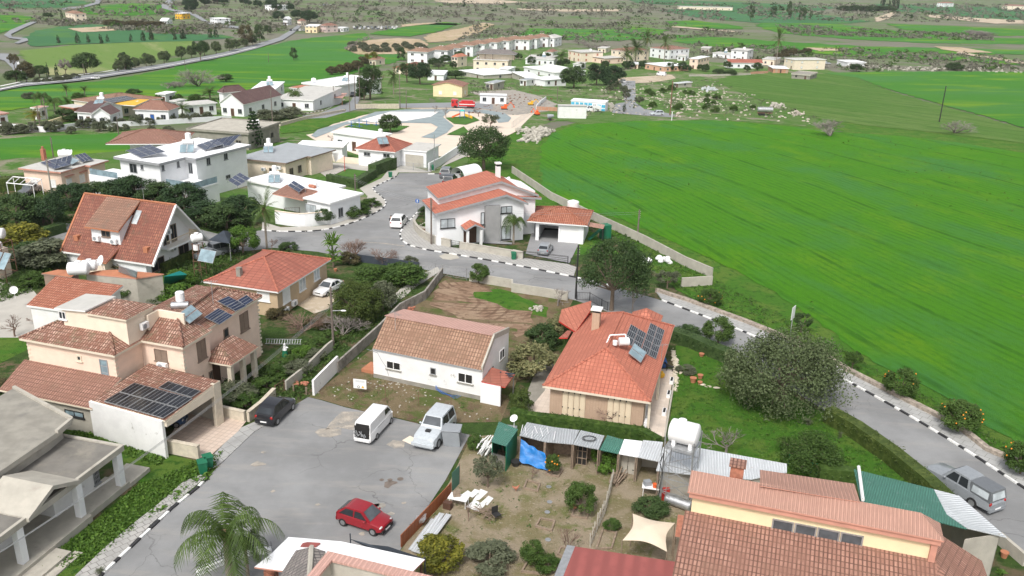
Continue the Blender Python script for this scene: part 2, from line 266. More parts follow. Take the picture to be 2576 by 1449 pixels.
class MB:
 def __init__(s):s.v=[];s.f=[];s.m=[];s.ex=V((1,0,0))
 def face(s,pts,mi=0):
  k=len(s.v);s.v+=[V(p)for p in pts];s.f.append(tuple(range(k,k+len(pts))));s.m.append(mi)
 def add(s,vs,fs,mi=0):
  k=len(s.v);s.v+=[V(p)for p in vs]
  for f in fs:s.f.append(tuple(i+k for i in f));s.m.append(mi)
 def hexa(s,b,t,mi=0):
  n=len(b);s.add(list(b)+list(t),[tuple(range(n-1,-1,-1)),tuple(range(n,2*n))]+[(i,(i+1)%n,(i+1)%n+n,i+n)for i in range(n)],mi)
 def box(s,fr,x0,x1,y0,y1,z0,z1,mi=0):
  q=[(x0,y0),(x1,y0),(x1,y1),(x0,y1)]
  s.hexa([fr.p(x,y,z0)for x,y in q],[fr.p(x,y,z1)for x,y in q],mi)
 def tube(s,a,b,r,r2=None,n=6,mi=0,cap=True):
  a=V(a);b=V(b);r2=r if r2 is None else r2;d=(b-a)
  if d.length<1e-5:return
  d.normalize();h=d.orthogonal().normalized();g=d.cross(h);k=len(s.v)
  for(c,rr)in((a,r),(b,r2)):
   for i in range(n):
    an=2*math.pi*i/n;s.v.append(c+h*cos(an)*rr+g*sin(an)*rr)
  for i in range(n):s.f.append((k+i,k+(i+1)%n,k+n+(i+1)%n,k+n+i));s.m.append(mi)
  if cap:s.f.append(tuple(k+i for i in range(n-1,-1,-1)));s.m.append(mi);s.f.append(tuple(k+n+i for i in range(n)));s.m.append(mi)
 def path(s,pts,r,n=5,mi=0):
  for i in range(len(pts)-1):s.tube(pts[i],pts[i+1],r,None,n,mi)
 def ball(s,c,rx,ry=None,rz=None,nu=10,nv=6,mi=0,ex=V((1,0,0)),ey=V((0,1,0))):
  ry=ry or rx;rz=rz or rx;k=len(s.v);c=V(c)
  for j in range(nv+1):
   th=math.pi*j/nv
   for i in range(nu):
    a=2*math.pi*i/nu;s.v.append(c+ex*(rx*sin(th)*cos(a))+ey*(ry*sin(th)*sin(a))+V((0,0,rz*cos(th))))
  for j in range(nv):
   for i in range(nu):s.f.append((k+j*nu+i,k+(j+1)*nu+i,k+(j+1)*nu+(i+1)%nu,k+j*nu+(i+1)%nu));s.m.append(mi)
 def slab(s,faces,t,mt=0,ms=1):
  cnt={};key=lambda p:(round(p[0],3),round(p[1],3),round(p[2],3))
  for f in faces:
   s.face(f,mt);s.face([V(p)-Zv(t)for p in reversed(f)],ms)
   for i in range(len(f)):
    a,b=f[i],f[(i+1)%len(f)];ka,kb=key(a),key(b)
    if(kb,ka)in cnt:cnt.pop((kb,ka))
    else:cnt[(ka,kb)]=(a,b)
  for a,b in cnt.values():
   d=Zv(t);s.face([V(b),V(a),V(a)-d,V(b)-d],ms)
 def bd(s,name,mats,parent=None,smooth=None,org=None):
  o0=org or(ORG[parent.name]if parent is not None else Zv(0))
  me=bpy.data.meshes.new(name);me.from_pydata([p-o0 for p in s.v],[],s.f)
  for m in(mats if isinstance(mats,(list,tuple))else[mats]):me.materials.append(MT[m]if isinstance(m,str)else m)
  me.polygons.foreach_set('material_index',s.m);uv=me.uv_layers.new(name='UVMap').data
  Z=Zv(1)
  if len(s.f)<60000:
   for p in me.polygons:
    n=p.normal;h=s.ex if abs(n.z)>.995 else Z.cross(n).normalized();g=n.cross(h)
    for li,vi in zip(p.loop_indices,p.vertices):
     c=s.v[vi];uv[li].uv=(c.dot(h),c.dot(g))
  if smooth is not None:
   me.polygons.foreach_set('use_smooth',[True]*len(me.polygons));me.set_sharp_from_angle(angle=R(smooth))
  o=bpy.data.objects.new(name,me);COL.objects.link(o)
  if parent is not None:o.parent=parent;ORG[o.name]=o0
  else:o.location=o0;ORG[o.name]=o0
  return o
def tag(o,label,cat,group=None):
 o['label']=label;o['category']=cat
 if group:o['group']=group
 return o
def thing(name,label,cat,loc,group=None):
 o=bpy.data.objects.new(name,None);o.empty_display_size=.3;COL.objects.link(o);o.location=loc;ORG[o.name]=V(loc);return tag(o,label,cat,group)
def dup(root,loc,rz=0,sc=(1,1,1),label=None,cat=None,group=None,name=None):
 r=root.copy();COL.objects.link(r);r.location=loc;r.rotation_euler=(0,0,rz);r.scale=sc
 if label:r['label']=label
 if cat:r['category']=cat
 if group:r['group']=group
 elif 'group' in r:del r['group']
 if name:r.name=name
 for ch in list(root.children):
  c=ch.copy();COL.objects.link(c);c.parent=r
  for g in list(ch.children):
   d=g.copy();COL.objects.link(d);d.parent=c
 return r
def kill(root):
 for ch in list(root.children):
  for g in list(ch.children):bpy.data.objects.remove(g)
  bpy.data.objects.remove(ch)
 bpy.data.objects.remove(root)
class Fr:
 """local frame: x along A->B, y away from the camera side, z up from the ground"""
 def __init__(s,A=None,B=None,C=None,h=0,o=None,ang=None,L=0,W=0,z0=None):
  if o is not None:
   s.o=V((o.x,o.y,TZ(o.x,o.y)if z0 is None else z0));s.ex=V((cos(ang),sin(ang),0));s.L=L;s.W=W
  else:
   a,b=at(A,h),at(B,h);e=b-a;e.z=0;s.L=e.length;s.ex=e.normalized();s.o=V((a.x,a.y,TZ(a.x,a.y)if z0 is None else z0));s.W=0
  s.ey=V((-s.ex.y,s.ex.x,0))
  if C is not None:s.W=(at(C,h)-b).dot(s.ey)
 def p(s,x,y,z=0):return s.o+s.ex*x+s.ey*y+Zv(z)
 def loc(s,P):d=P-s.o;return(d.dot(s.ex),d.dot(s.ey),d.z)
 def px(s,q,h):
  d=ray(q);P=CP+d*((HC-(s.o.z+h))/-d.z);return s.loc(P)
 def onx(s,x,q):P=onpl(q,s.p(x,0),s.ex);l=s.loc(P);return(l[1],l[2])
 def ony(s,y,q):P=onpl(q,s.p(0,y),s.ey);l=s.loc(P);return(l[0],l[2])
 def sub(s,x,y):f=Fr(o=s.p(x,y),ang=math.atan2(s.ex.y,s.ex.x),z0=s.o.z);return f
def offp(pts,d):
 out=[];n=len(pts)
 for i in range(n):
  a=(pts[i]-pts[i-1])if i>0 else(pts[1]-pts[0]);b=(pts[i+1]-pts[i])if i<n-1 else a
  a=V((a.x,a.y)).normalized();b=V((b.x,b.y)).normalized();t=(a+b).normalized();nn=V((-t.y,t.x));k=1/max(.4,nn.dot(V((-a.y,a.x))))
  x=pts[i].x+nn.x*d*k;y=pts[i].y+nn.y*d*k;out.append(V((x,y,TZ(x,y))))
 return out
def resamp(pts,step):
 out=[V(pts[0])]
 for a,b in zip(pts[:-1],pts[1:]):
  n=max(1,int((b-a).length/step))
  for i in range(1,n+1):
   p=a.lerp(b,i/n);p.z=TZ(p.x,p.y);out.append(p)
 return out
def smoothp(q,n=3):
 for _ in range(n):
  o=[q[0]]
  for a,b in zip(q[:-1],q[1:]):o+=[(a[0]*.75+b[0]*.25,a[1]*.75+b[1]*.25),(a[0]*.25+b[0]*.75,a[1]*.25+b[1]*.75)]
  o.append(q[-1]);q=o
 return q
def wallpath(mb,pts,th,h,mi=0,base=-.4,z0=0,h2=None):
 a=offp(pts,th/2);b=offp(pts,-th/2);n=len(pts)
 for i in range(n-1):
  H1=h if h2 is None else h+(h2-h)*i/(n-1);H2=h if h2 is None else h+(h2-h)*(i+1)/(n-1)
  u=lambda p,z:p+Zv(z)
  mb.face([u(a[i],z0+H1),u(b[i],z0+H1),u(b[i+1],z0+H2),u(a[i+1],z0+H2)],mi)
  mb.face([u(b[i],base),u(b[i+1],base),u(b[i+1],z0+H2),u(b[i],z0+H1)],mi)
  mb.face([u(a[i+1],base),u(a[i],base),u(a[i],z0+H1),u(a[i+1],z0+H2)],mi)
 u=lambda p,z:p+Zv(z);He=h if h2 is None else h2
 mb.face([u(a[0],base),u(b[0],base),u(b[0],z0+h),u(a[0],z0+h)],mi);mb.face([u(b[-1],base),u(a[-1],base),u(a[-1],z0+He),u(b[-1],z0+He)],mi)
def sheet(name,poly,dz,mat,jit=0,step=9,world=False,skirt=0,kind='structure',bump=0):
 import bmesh
 P=[V(p)for p in poly]if world else[at(q)for q in poly]
 rnd=RND(len(name)*7+int(abs(P[0].x)*10))
 pts=[]
 for i in range(len(P)):
  a,b=P[i],P[(i+1)%len(P)];n=max(1,int((b-a).length/(step if jit==0 else max(1.2,jit*2.2))))
  for k in range(min(n,60)):
   p=a.lerp(b,k/min(n,60))
   if jit and k:p=p+V((rnd.uniform(-jit,jit),rnd.uniform(-jit,jit),0))
   pts.append(V((p.x,p.y,0)))
 tris=tessellate_polygon([pts]);bm=bmesh.new();vs=[bm.verts.new(p)for p in pts]
 for tr in tris:
  try:bm.faces.new([vs[i]for i in tr])
  except ValueError:pass
 for it in range(9):
  es=[e for e in bm.edges if abs(e.verts[0].co.y-e.verts[1].co.y)>step*1.3]
  if not es:break
  bmesh.ops.subdivide_edges(bm,edges=es,cuts=1);bmesh.ops.triangulate(bm,faces=[f for f in bm.faces if len(f.verts)>3])
 for v in bm.verts:v.co.z=TZ(v.co.x,v.co.y)+dz
 if bump:
  for v in bm.verts:v.co.z+=bump*noise.noise(v.co*.5)
 bmesh.ops.recalc_face_normals(bm,faces=bm.faces)
 if sum(f.normal.z for f in bm.faces)<0:bmesh.ops.reverse_faces(bm,faces=bm.faces)
 if skirt:
  be=[e for e in bm.edges if e.is_boundary]
  r=bmesh.ops.extrude_edge_only(bm,edges=be)
  for v in[g for g in r['geom']if isinstance(g,bmesh.types.BMVert)]:v.co.z-=skirt
 me=bpy.data.meshes.new(name);bm.to_mesh(me);bm.free();me.materials.append(MT[mat])
 uv=me.uv_layers.new(name='UVMap').data
 for l in me.loops:c=me.vertices[l.vertex_index].co;uv[l.index].uv=(c.x,c.y)
 o=bpy.data.objects.new(name,me);COL.objects.link(o)
 if kind:o['kind']=kind
 return o
setup_mats()

# ==========================================================
def bigground():
 mb=MB();ys=[-30]+list(range(0,700,8))+list(range(700,5200,300));xs=[-4000,-1500,-700,-350,-150,-50,0,50,150,350,700,1500,4000]
 vs=[];
 for y in ys:
  for x in xs:vs.append(V((x,y,TZ(x,y))))
 n=len(xs);mb.add(vs,[(j*n+i,j*n+i+1,(j+1)*n+i+1,(j+1)*n+i)for j in range(len(ys)-1)for i in range(n-1)])
 o=mb.bd('ground','scrub');o['kind']='structure'
bigground()
S=sheet
S('garden_ground',[(-400,480),(1000,560),(1150,420),(1300,330),(1400,330),(1480,540),(1600,660),(1900,830),(2300,1030),(2700,1300),(3000,1800),(-500,1800)],.012,'garden',0,9)
S('verge',[(1160,400),(1250,350),(1340,320),(1400,330),(1380,500),(1560,640),(1440,640),(1300,480),(1180,470)],.03,'lawn',.5,9)
S('crop_field',[(0,222),(120,214),(250,205),(460,165),(640,122),(760,98),(920,83),(935,100),(1005,130),(1020,150),(960,165),(870,190),(700,222),(560,240),(300,248),(180,262),(0,280),(-200,300),(-200,240)],.15,'field3',1.5,12)
S('crop_field',[(0,350),(120,342),(250,338),(400,330),(460,345),(430,372),(250,385),(130,395),(0,402),(-120,410),(-120,360)],.06,'field3',.8,10)
S('pale_field',[(45,128),(200,113),(380,106),(480,98),(500,118),(400,150),(300,175),(180,190),(118,190),(70,160)],.2,'field4',2,20)
S('crop_field',[(-150,42),(0,38),(60,40),(102,50),(40,75),(0,85),(-150,90)],.3,'field3',3,30)
S('crop_field',[(60,96),(85,78),(170,65),(230,62),(320,72),(400,86),(560,88),(590,96),(480,104),(330,108),(200,112),(90,118)],.3,'field5',3,30)
S('crop_field',[(190,22),(330,8),(440,14),(440,34),(330,40),(200,36)],.3,'field3',4,40)
S('crop_field',[(-100,-2),(120,-4),(240,6),(160,20),(0,22),(-100,20)],.25,'field5',4,40)
S('ploughed_plot',[(172,73),(270,68),(293,78),(205,83)],.5,'plough',1,30)
S('crop_field',[(931,87),(1031,93),(1110,78),(1159,60),(1119,56),(1019,68),(960,78)],.3,'field3',2,30)
S('orchard_plot',[(868,124),(880,112),(930,101),(1000,97),(1058,100),(1078,112),(1060,128),(1000,137),(900,138)],.3,'plough',1,20)
S('terraced_plot',[(1065,95),(1090,84),(1160,72),(1215,58),(1245,62),(1200,85),(1140,103),(1080,108)],.3,'plough',1.5,20)
S('bare_track',[(1010,62),(1080,58),(1150,60),(1150,64),(1070,63),(1010,68)],.3,'plough',1,30)
S('crop_field',[(1290,98),(1330,72),(1480,74),(1640,82),(1640,95),(1560,104),(1400,100)],.25,'field3',4,30)
S('crop_field',[(1480,78),(1600,68),(1680,76),(1665,88),(1560,88)],.35,'field3',3,30)
S('crop_field',[(1700,88),(1850,96),(2000,108),(2200,118),(2600,126),(2700,140),(2400,136),(2050,125),(1900,122),(1770,116),(1690,104)],.25,'field3',4,30)
S('crop_field',[(1675,54),(1750,52),(1860,66),(1870,74),(1780,72),(1690,66)],.35,'field3',3,30)
S('crop_field',[(1660,26),(1760,20),(1850,22),(1990,30),(2100,42),(2200,54),(2130,60),(1900,58),(1750,44)],.3,'field5',4,40)
S('crop_field',[(1580,-3),(1900,8),(2110,18),(2060,28),(1800,20),(1600,8)],.35,'field5',4,50)
S('crop_field',[(1932,42),(2100,60),(2300,84),(2450,95),(2600,98),(2600,112),(2350,110),(2150,100),(1960,84),(1900,66)],.2,'field3',4,40)
S('crop_field',[(2200,10),(2400,14),(2600,22),(2600,52),(2480,48),(2350,34),(2230,28)],.2,'field5',5,50)
S('crop_field',[(2230,60),(2400,66),(2600,76),(2600,92),(2400,88),(2280,76)],.25,'field3',5,50)
S('crop_field',[(2000,122),(2200,128),(2300,140),(2600,152),(2600,168),(2350,150),(2120,142),(2010,132)],.35,'field3',3,30)
S('ploughed_plot',[(2350,118),(2420,121),(2500,134),(2430,134),(2370,126)],.5,'plough',1,30)
S('ploughed_plot',[(2025,121),(2110,123),(2130,128),(2060,130)],.5,'plough',1,30)
S('bare_ridge',[(2330,37),(2420,44),(2576,52),(2576,60),(2500,60),(2420,52),(2340,44)],.4,'pale',3,40)
S('bare_ridge',[(2200,46),(2240,32),(2262,30),(2235,48),(2205,56)],.4,'pale',2,40)
S('bare_ridge',[(1300,22),(1420,24),(1560,24),(1560,29),(1420,30),(1310,26)],.4,'pale',3,40)
S('bare_ridge',[(1090,2),(1230,-1),(1330,6),(1250,10),(1120,8)],.4,'pale',3,40)
S('striped_field',[(1790,203),(1840,192),(1960,183),(2075,186),(2150,190),(2350,262),(2576,325),(2750,360),(2750,400),(2576,362),(2400,340),(2200,318),(2060,300),(1960,272),(1850,228)],.12,'field2',.9,10)
S('crop_field',[(2070,184),(2200,181),(2400,180),(2576,181),(2750,184),(2750,362),(2576,322),(2350,258),(2160,196)],.16,'field3',.9,10)
S('weedy_margin',[(1365,500),(1330,440),(1330,360),(1400,322),(1500,296),(1620,286),(1800,284),(2000,300),(2200,322),(2400,345),(2576,372),(2700,390),(3500,510),(3500,1850),(2650,1270),(2500,1180),(2360,1055),(2200,975),(2070,890),(1940,836),(1875,806),(1788,772),(1700,730),(1620,660),(1500,560)],.05,'lawn',.5,10)
S('crop_field',[(1392,508),(1366,468),(1358,420),(1362,368),(1392,335),(1450,315),(1600,305),(1800,303),(2000,320),(2100,333),(2250,342),(2400,358),(2576,386),(2760,416),(3500,530),(3500,1690),(2600,1140),(2500,1085),(2350,985),(2150,885),(2060,810),(1960,745),(1850,680),(1700,612),(1570,555),(1480,532)],.1,'field',.35,8)
S('weedy_margin',[(1960,298),(2060,294),(2200,312),(2400,334),(2600,358),(2770,392),(2770,425),(2576,396),(2400,366),(2250,348),(2050,330)],.045,'lawn',.5,9)
S('village_ground',[(1040,190),(1100,150),(1250,128),(1450,120),(1700,150),(1900,165),(2080,175),(2140,190),(1800,200),(1850,230),(1960,272),(2060,300),(1700,300),(1400,305),(1330,330),(1180,300),(1100,260)],.05,'villageground',.8,10)
S('village_ground',[(-150,262),(180,255),(420,238),(560,228),(700,215),(880,190),(1040,165),(1080,240),(1080,330),(1180,400),(1160,470),(1000,560),(640,560),(380,470),(-150,470),(-150,330),(400,322),(500,335),(560,300),(350,318),(150,332),(-150,345)],.035,'villageground',.4,9)
S('garden_ground',[(-200,460),(300,460),(660,590),(700,620),(1110,670),(1115,700),(1000,790),(800,920),(780,1000),(690,1060),(560,1160),(300,1400),(240,1560),(-300,1560),(-250,700)],.02,'garden',0,12)
S('grass_strip',[(75,1430),(200,1340),(352,1215),(300,1180),(170,1080),(400,1140),(520,1165),(520,1200),(440,1265),(330,1325),(200,1440),(60,1560),(-60,1560)],.035,'lawn',0,9)
S('vegetable_plot',[(-120,860),(0,845),(62,850),(70,880),(0,915),(-120,960)],.035,'lawn',0,9)
S('paved_yard',[(-160,740),(60,700),(130,790),(140,800),(60,850),(-160,850)],.036,'cpave',0,9)
S('scrub_ground',[(1560,330),(1400,300),(1420,225),(1560,215),(1800,190),(1900,250),(2060,300),(2030,318),(1760,300)],.08,'villageground',.6,10)
S('bare_track',[(1150,268),(1250,250),(1260,262),(1100,278),(1000,272),(1000,262)],.1,'pale',.4,8)
S('gravel_yard',[(1180,232),(1290,226),(1350,240),(1400,262),(1390,278),(1300,290),(1180,285),(1160,262),(1230,250)],.11,'dust',.5,8)
S('bare_track',[(1530,205),(1560,196),(1690,188),(1700,198),(1640,208),(1560,210)],.12,'pale',.4,8)
S('lane',[(1562,204),(1598,204),(1600,260),(1620,275),(1700,290),(1690,296),(1600,290),(1540,285),(1548,262),(1572,258)],.15,'lane',0,8)
S('park_paving',[(770,340),(800,334),(860,300),(950,284),(1060,277),(1180,268),(1260,272),(1290,290),(1350,280),(1300,330),(1180,395),(900,390),(790,352)],.07,'park',0,8)
def tq(*a):return QL(1,0,*a)
S('park_path',tq(555,1370,620,1310,900,1230,1050,1190,1200,1130,1500,1105,1850,1100,2300,1110,2500,1140,2570,1190,2540,1230,2440,1240,2380,1160,2200,1130,1950,1120,1880,1180,1990,1270,1920,1340,1800,1400,1660,1385,1790,1330,1830,1280,1760,1245,1500,1240,1350,1250,1080,1230,900,1260,750,1330,600,1390),.13,'parkg',0,8)
S('park_plaza',tq(1050,1215,1350,1130,1840,1130,1760,1180,1500,1225,1200,1240),.17,'parkw',0,8)
S('park_turf',tq(880,1285,990,1245,1545,1275,1420,1335,1260,1340,1040,1300),.19,'turf',0,8)
S('park_turf',tq(1905,1190,2170,1170,2250,1215,2110,1260,1990,1250),.19,'turf',0,8)
S('park_turf',tq(1920,1360,2090,1278,2140,1330,2100,1370),.19,'turf',0,8)
S('park_verge',tq(240,1280,480,1210,900,1135,1140,1140,1000,1190,780,1250,560,1320,250,1350),.13,'lawn',.2,8)
S('far_road',[(0,225),(60,211),(180,196),(250,188),(320,176),(480,150),(560,134),(640,114),(700,96),(735,75),(752,62),(760,64),(740,84),(712,102),(645,124),(560,145),(480,160),(330,186),(200,206),(60,220),(0,232),(-100,245),(-100,238)],.5,'lane',0,20)
S('far_road',[(-20,136),(20,137),(45,150),(55,172),(70,200),(45,200),(30,172),(12,155),(-20,146)],.5,'lane',0,20)
S('far_road',[(243,-4),(258,0),(250,10),(205,22),(160,26),(150,22),(200,18),(238,8)],.6,'lane',0,30)
S('far_road',[(10,90),(25,78),(80,55),(100,49),(104,52),(60,72),(28,88),(30,94),(68,98),(72,104),(46,112),(36,110),(54,102),(24,98)],.6,'lane',0,30)
S('far_road',[(428,-4),(441,0),(430,14),(432,24),(475,30),(500,40),(530,60),(600,68),(600,73),(540,68),(505,52),(480,38),(430,28),(408,22),(406,14)],.6,'lane',0,30)
S('far_track',[(2410,132),(2560,155),(2640,168),(2640,172),(2550,160),(2405,135)],.6,'pale',.6,30)
S('far_track',[(1690,66),(1850,80),(1860,83),(1690,70)],.6,'pale',.8,30)
S('lane',[(760,292),(800,288),(880,258),(892,240),(900,230),(896,214),(905,212),(912,232),(900,262),(940,268),(1000,262),(1180,258),(1240,264),(1240,276),(1180,272),(1000,272),(900,276),(820,298),(770,300)],.16,'lane',0,8)
up=[Q(3,3,2576,575),Q(3,3,1710,5),Q(3,2,690,880),(1990,890),Q(2,2,2380,460),Q(2,2,1510,130),(1545,722),Q(2,1,620,1340),Q(2,1,0,1215),Q(1,1,2030,1120),Q(1,1,1600,1050),Q(1,1,1480,990),Q(1,1,1445,930),Q(1,1,1460,870),Q(1,1,1560,760),(1052,533),(1078,515),Q(1,1,1930,520),(1150,470),(1165,450)]
low=[(659,580),Q(1,1,220,885),Q(1,1,500,885),Q(1,1,680,870),Q(1,1,820,840),Q(1,1,1000,790),Q(1,1,1220,690),Q(1,1,1300,630),Q(1,1,1310,580),Q(1,1,1260,530),Q(1,1,1175,465),Q(1,1,1180,440),Q(1,1,1410,330)]
roadpoly=[(2960,1480)]+up+[(1110,436),(1004,436)]+low[::-1]+[(560,592),(480,572),(380,575),(250,570),(162,562),(100,585),(0,615),(-150,640),(-150,672),(0,640),(120,605),(300,600),(480,612),(560,640),(686,624),(799,634),(899,655),(1054,676),(1120,690),(1300,722),(1450,757),(1480,767),(1600,812),(1700,852),(1850,907),(2000,987),(2102,1052),(2182,1101),(2317,1190),(2400,1272),(2514,1366),(2600,1440),(2760,1570),(2960,1700)]
S('road',roadpoly,.045,'asph',0,9)
plaza=[(-40,1800),(150,1560),(262,1443),(300,1405),(380,1325),(440,1272),(520,1204),(565,1160),(640,1085),(690,1055),(745,1018),(775,1000),(809,1008),(869,1026),(919,1037),(990,1052),(1059,1069),(1110,1080),(1182,1095),(1120,1210),(1060,1300),(1008,1383),(940,1500),(900,1800)]
S('forecourt',plaza,.045,'asph',.0,9)
S('road_marking',QL(1,1,1060,985,1300,998,1500,1026,1495,1033,1290,1006,1060,992),.06,'dust',.05,9)
S('road_patch',QL(1,1,1840,1130,1900,1105,2020,1120,2050,1150,1960,1170,1880,1160),.062,'conclt',.25,9)
S('oil_stain',QL(1,3,1290,560,1295,510,1350,495,1420,505,1425,520,1370,540,1330,572),.062,'pole',.1,9)
for k,(a,b,r_)in enumerate([(1265,487,.18),(1348,487,.2),(1452,478,.25)]):
 c=AQ(1,3,a,b);S('oil_stain',[c+V((cos(i*.8)*r_,sin(i*.8)*r_,0))for i in range(8)],.062,'pole',.03,9,world=True)
rr=RND(5)
for(a,b,r_)in[(1245,750,.45),(1360,825,.25),(20,325,.6),(620,735,.22),(75,210,.25),(170,600,.2),(1290,830,.2),(1215,740,.25),(1070,1030,.25),(1490,720,.2)]:
 c=AQ(1,3,a,b);S('paint_splash',[c+V((cos(i*.63)*r_*rr.uniform(.5,1.2),sin(i*.63)*r_*rr.uniform(.4,1),0))for i in range(10)],.063,'dust',.08,9,world=True)
S('dust_patch',QL(1,2,700,1430,860,1250,1100,1250,1000,1440),.058,'dust',.5,9)
S('dust_patch',QL(1,3,1310,130,1380,85,1500,100,1490,160,1390,170),.058,'dust',.35,9)
S('dust_patch',QL(1,3,590,5,640,-30,860,-30,860,30,740,60,640,50),.058,'dust',.5,9)
S('pavement',[up[i]for i in range(0,4)]+[up[4],up[5]]+[(1650,735),(1725,757),(1788,780),(1875,812),(1932,836),(2074,899),(2132,935),(2252,996),(2357,1049),(2422,1086),(2482,1134),(2576,1174),(2760,1280),(2960,1400),(2960,1480)],.13,'pavr',0,9,skirt=.2)
S('pavement',up[7:17]+[(1115,512),(1090,530),Q(1,1,1660,690),Q(1,1,1590,790),Q(1,1,1590,860),Q(1,1,1640,930),Q(1,1,1760,1005),Q(1,1,1960,1045),(1290,645),Q(2,1,100,1150),Q(2,1,560,1215),(1450,674)],.13,'pav',0,9,skirt=.2)
S('pavement',low+[(1004,430),(975,432),(960,450),(905,475),(925,495),(915,520),Q(1,1,860,780),Q(1,1,760,815),Q(1,1,600,835),Q(1,1,250,845),(660,560)],.13,'cpave',0,9,skirt=.2)
S('pavement',[(262,1441),(300,1403),(380,1323),(440,1270),(520,1202),(505,1198),(462,1215),(400,1270),(330,1325),(260,1385),(195,1447),(80,1560),(150,1570)],.13,'pav',.0,9,skirt=.2)
S('pavement',[(525,1188),(560,1164),(640,1088),(690,1058),(668,1052),(602,1080),(516,1168)],.1,'pavr',0,9,skirt=.2)
S('driveway',QL(0,3,1700,60,1745,0,1900,-330,2110,-190,2430,-120,2480,-100,2400,0,2130,240,2010,270,2010,140,1650,100),.11,'pavb',0,9)
S('driveway',[(1322,640),(1345,560),(1480,585),(1462,602),(1432,664)],.1,'pavg',0,9)
S('dirt_lane',[(775,1000),(800,985),(830,960),(960,860),(985,800),(1112,700),(1250,716),(1445,748),(1420,800),(1380,860),(1300,960),(1260,1062),(1060,1066),(990,1050),(919,1035),(869,1024),(809,1006)],.035,'weedy',.0,9)
S('churned_plot',[(1090,735),(1120,706),(1200,712),(1290,770),(1340,785),(1345,815),(1300,850),(1280,830),(1190,818),(1140,790),(1080,770)],.06,'mud',.4,5,bump=.15)
S('grass_patch',[(1195,730),(1260,728),(1340,760),(1380,775),(1375,800),(1310,790),(1250,765),(1195,750)],.065,'lawn',.3,6)
S('path_slabs',[(985,775),(1050,720),(1108,682),(1100,672),(1060,690),(1000,735),(975,765)],.05,'cpave',.2,6)
S('back_yard',[(1185,1100),(1240,1095),(1500,1110),(1740,1160),(1740,1420),(1700,1600),(1000,1600),(1005,1390),(1130,1215)],.04,'yard',0,9)
S('terrace',[(1328,1035),(1370,985),(1400,900),(1640,930),(1683,930),(1700,933),(1690,965),(1670,1100),(1630,1095),(1400,1045)],.09,'pavt',0,9,skirt=.1)
S('side_path',[(1310,1050),(1322,1000),(1360,900),(1400,890),(1390,985),(1372,1040)],.05,'conc',0,9)
S('lawn',[(1700,935),(1700,870),(1760,880),(1800,905),(1850,930),(2000,1000),(2095,1055),(2170,1105),(2300,1190),(2350,1250),(2150,1215),(1960,1190),(1680,1110)],.06,'lawn',0,9)
S('lawn',QL(1,1,815,335,925,258,1150,278,1030,355),.14,'turf',0,9)
S('concrete_yard',QL(1,1,640,290,760,190,1420,230,1170,285,925,250,720,345),.12,'cpave',0,9)
S('forecourt_slab',QL(1,1,1440,190,1740,280,1860,235,2060,60,2150,110,1740,290,1400,290),.1,'cpave',0,9)
S('dirt_lane',[(830,700),(850,720),(840,770),(790,790),(720,760),(740,740)],.05,'pale',.3,8)
S('front_garden',QL(1,1,1600,840,1800,740,1820,890,2000,930,1990,945,1620,940),.1,'conclt',0,9)
S('front_terrace',QL(1,1,1790,860,2010,935,2180,960,2576,1000,2576,1020,2170,1000,1990,950,1800,900),.16,'pavg',0,9)
def kerb(pts,off=0,smooth=True):
 P=[at(q)for q in(smoothp(pts,2)if smooth else pts)];P=resamp(P,.5);acc=[P[0]];L=0
 mb=MB();total=[0]
 for a,b in zip(P[:-1],P[1:]):total.append(total[-1]+(b-a).length)
 a_=offp(P,.1);b_=offp(P,-.1)
 for i in range(len(P)-1):
  mi=int(total[i]/1.0)%2;z=Zv(.17);z0=Zv(-.1)
  mb.face([a_[i]+z,b_[i]+z,b_[i+1]+z,a_[i+1]+z],mi);mb.face([b_[i]+z0,b_[i+1]+z0,b_[i+1]+z,b_[i]+z],mi);mb.face([a_[i+1]+z0,a_[i]+z0,a_[i]+z,a_[i+1]+z],mi)
 o=mb.bd('kerb',['kw','kb']);o['kind']='structure'
kerb([(2960,1480)]+up[:6]);kerb(up[6:18]);kerb(low);kerb([(150,1570)]+QL(0,3,1040,1430,1740,770,2000,560,2090,465),smooth=False);kerb(QL(1,1,1730,305,1860,303),smooth=False)
kerb([(655,278),(700,262),(760,275),(800,290)]if False else QL(1,0,470,1150,700,1110,900,1000),smooth=False)
def strip(name,pts,wd,dz,mat):
 P=resamp([at(q)for q in pts],6);a=offp(P,wd/2);b=offp(P,-wd/2);mb=MB();z=Zv(dz)
 for i in range(len(P)-1):mb.face([b[i]+z,b[i+1]+z,a[i+1]+z,a[i]+z])
 o=mb.bd(name,mat);o['kind']='structure'
strip('far_kerb',[(0,222),(60,209),(180,194),(250,186),(320,174)],1.2,.7,'kw');strip('far_kerb',[(0,230),(60,217),(200,203),(330,183),(480,157),(560,142),(645,121)],1.0,.7,'kw')
strip('far_kerb',[(40,150),(52,172),(56,190)],1,.7,'kw')

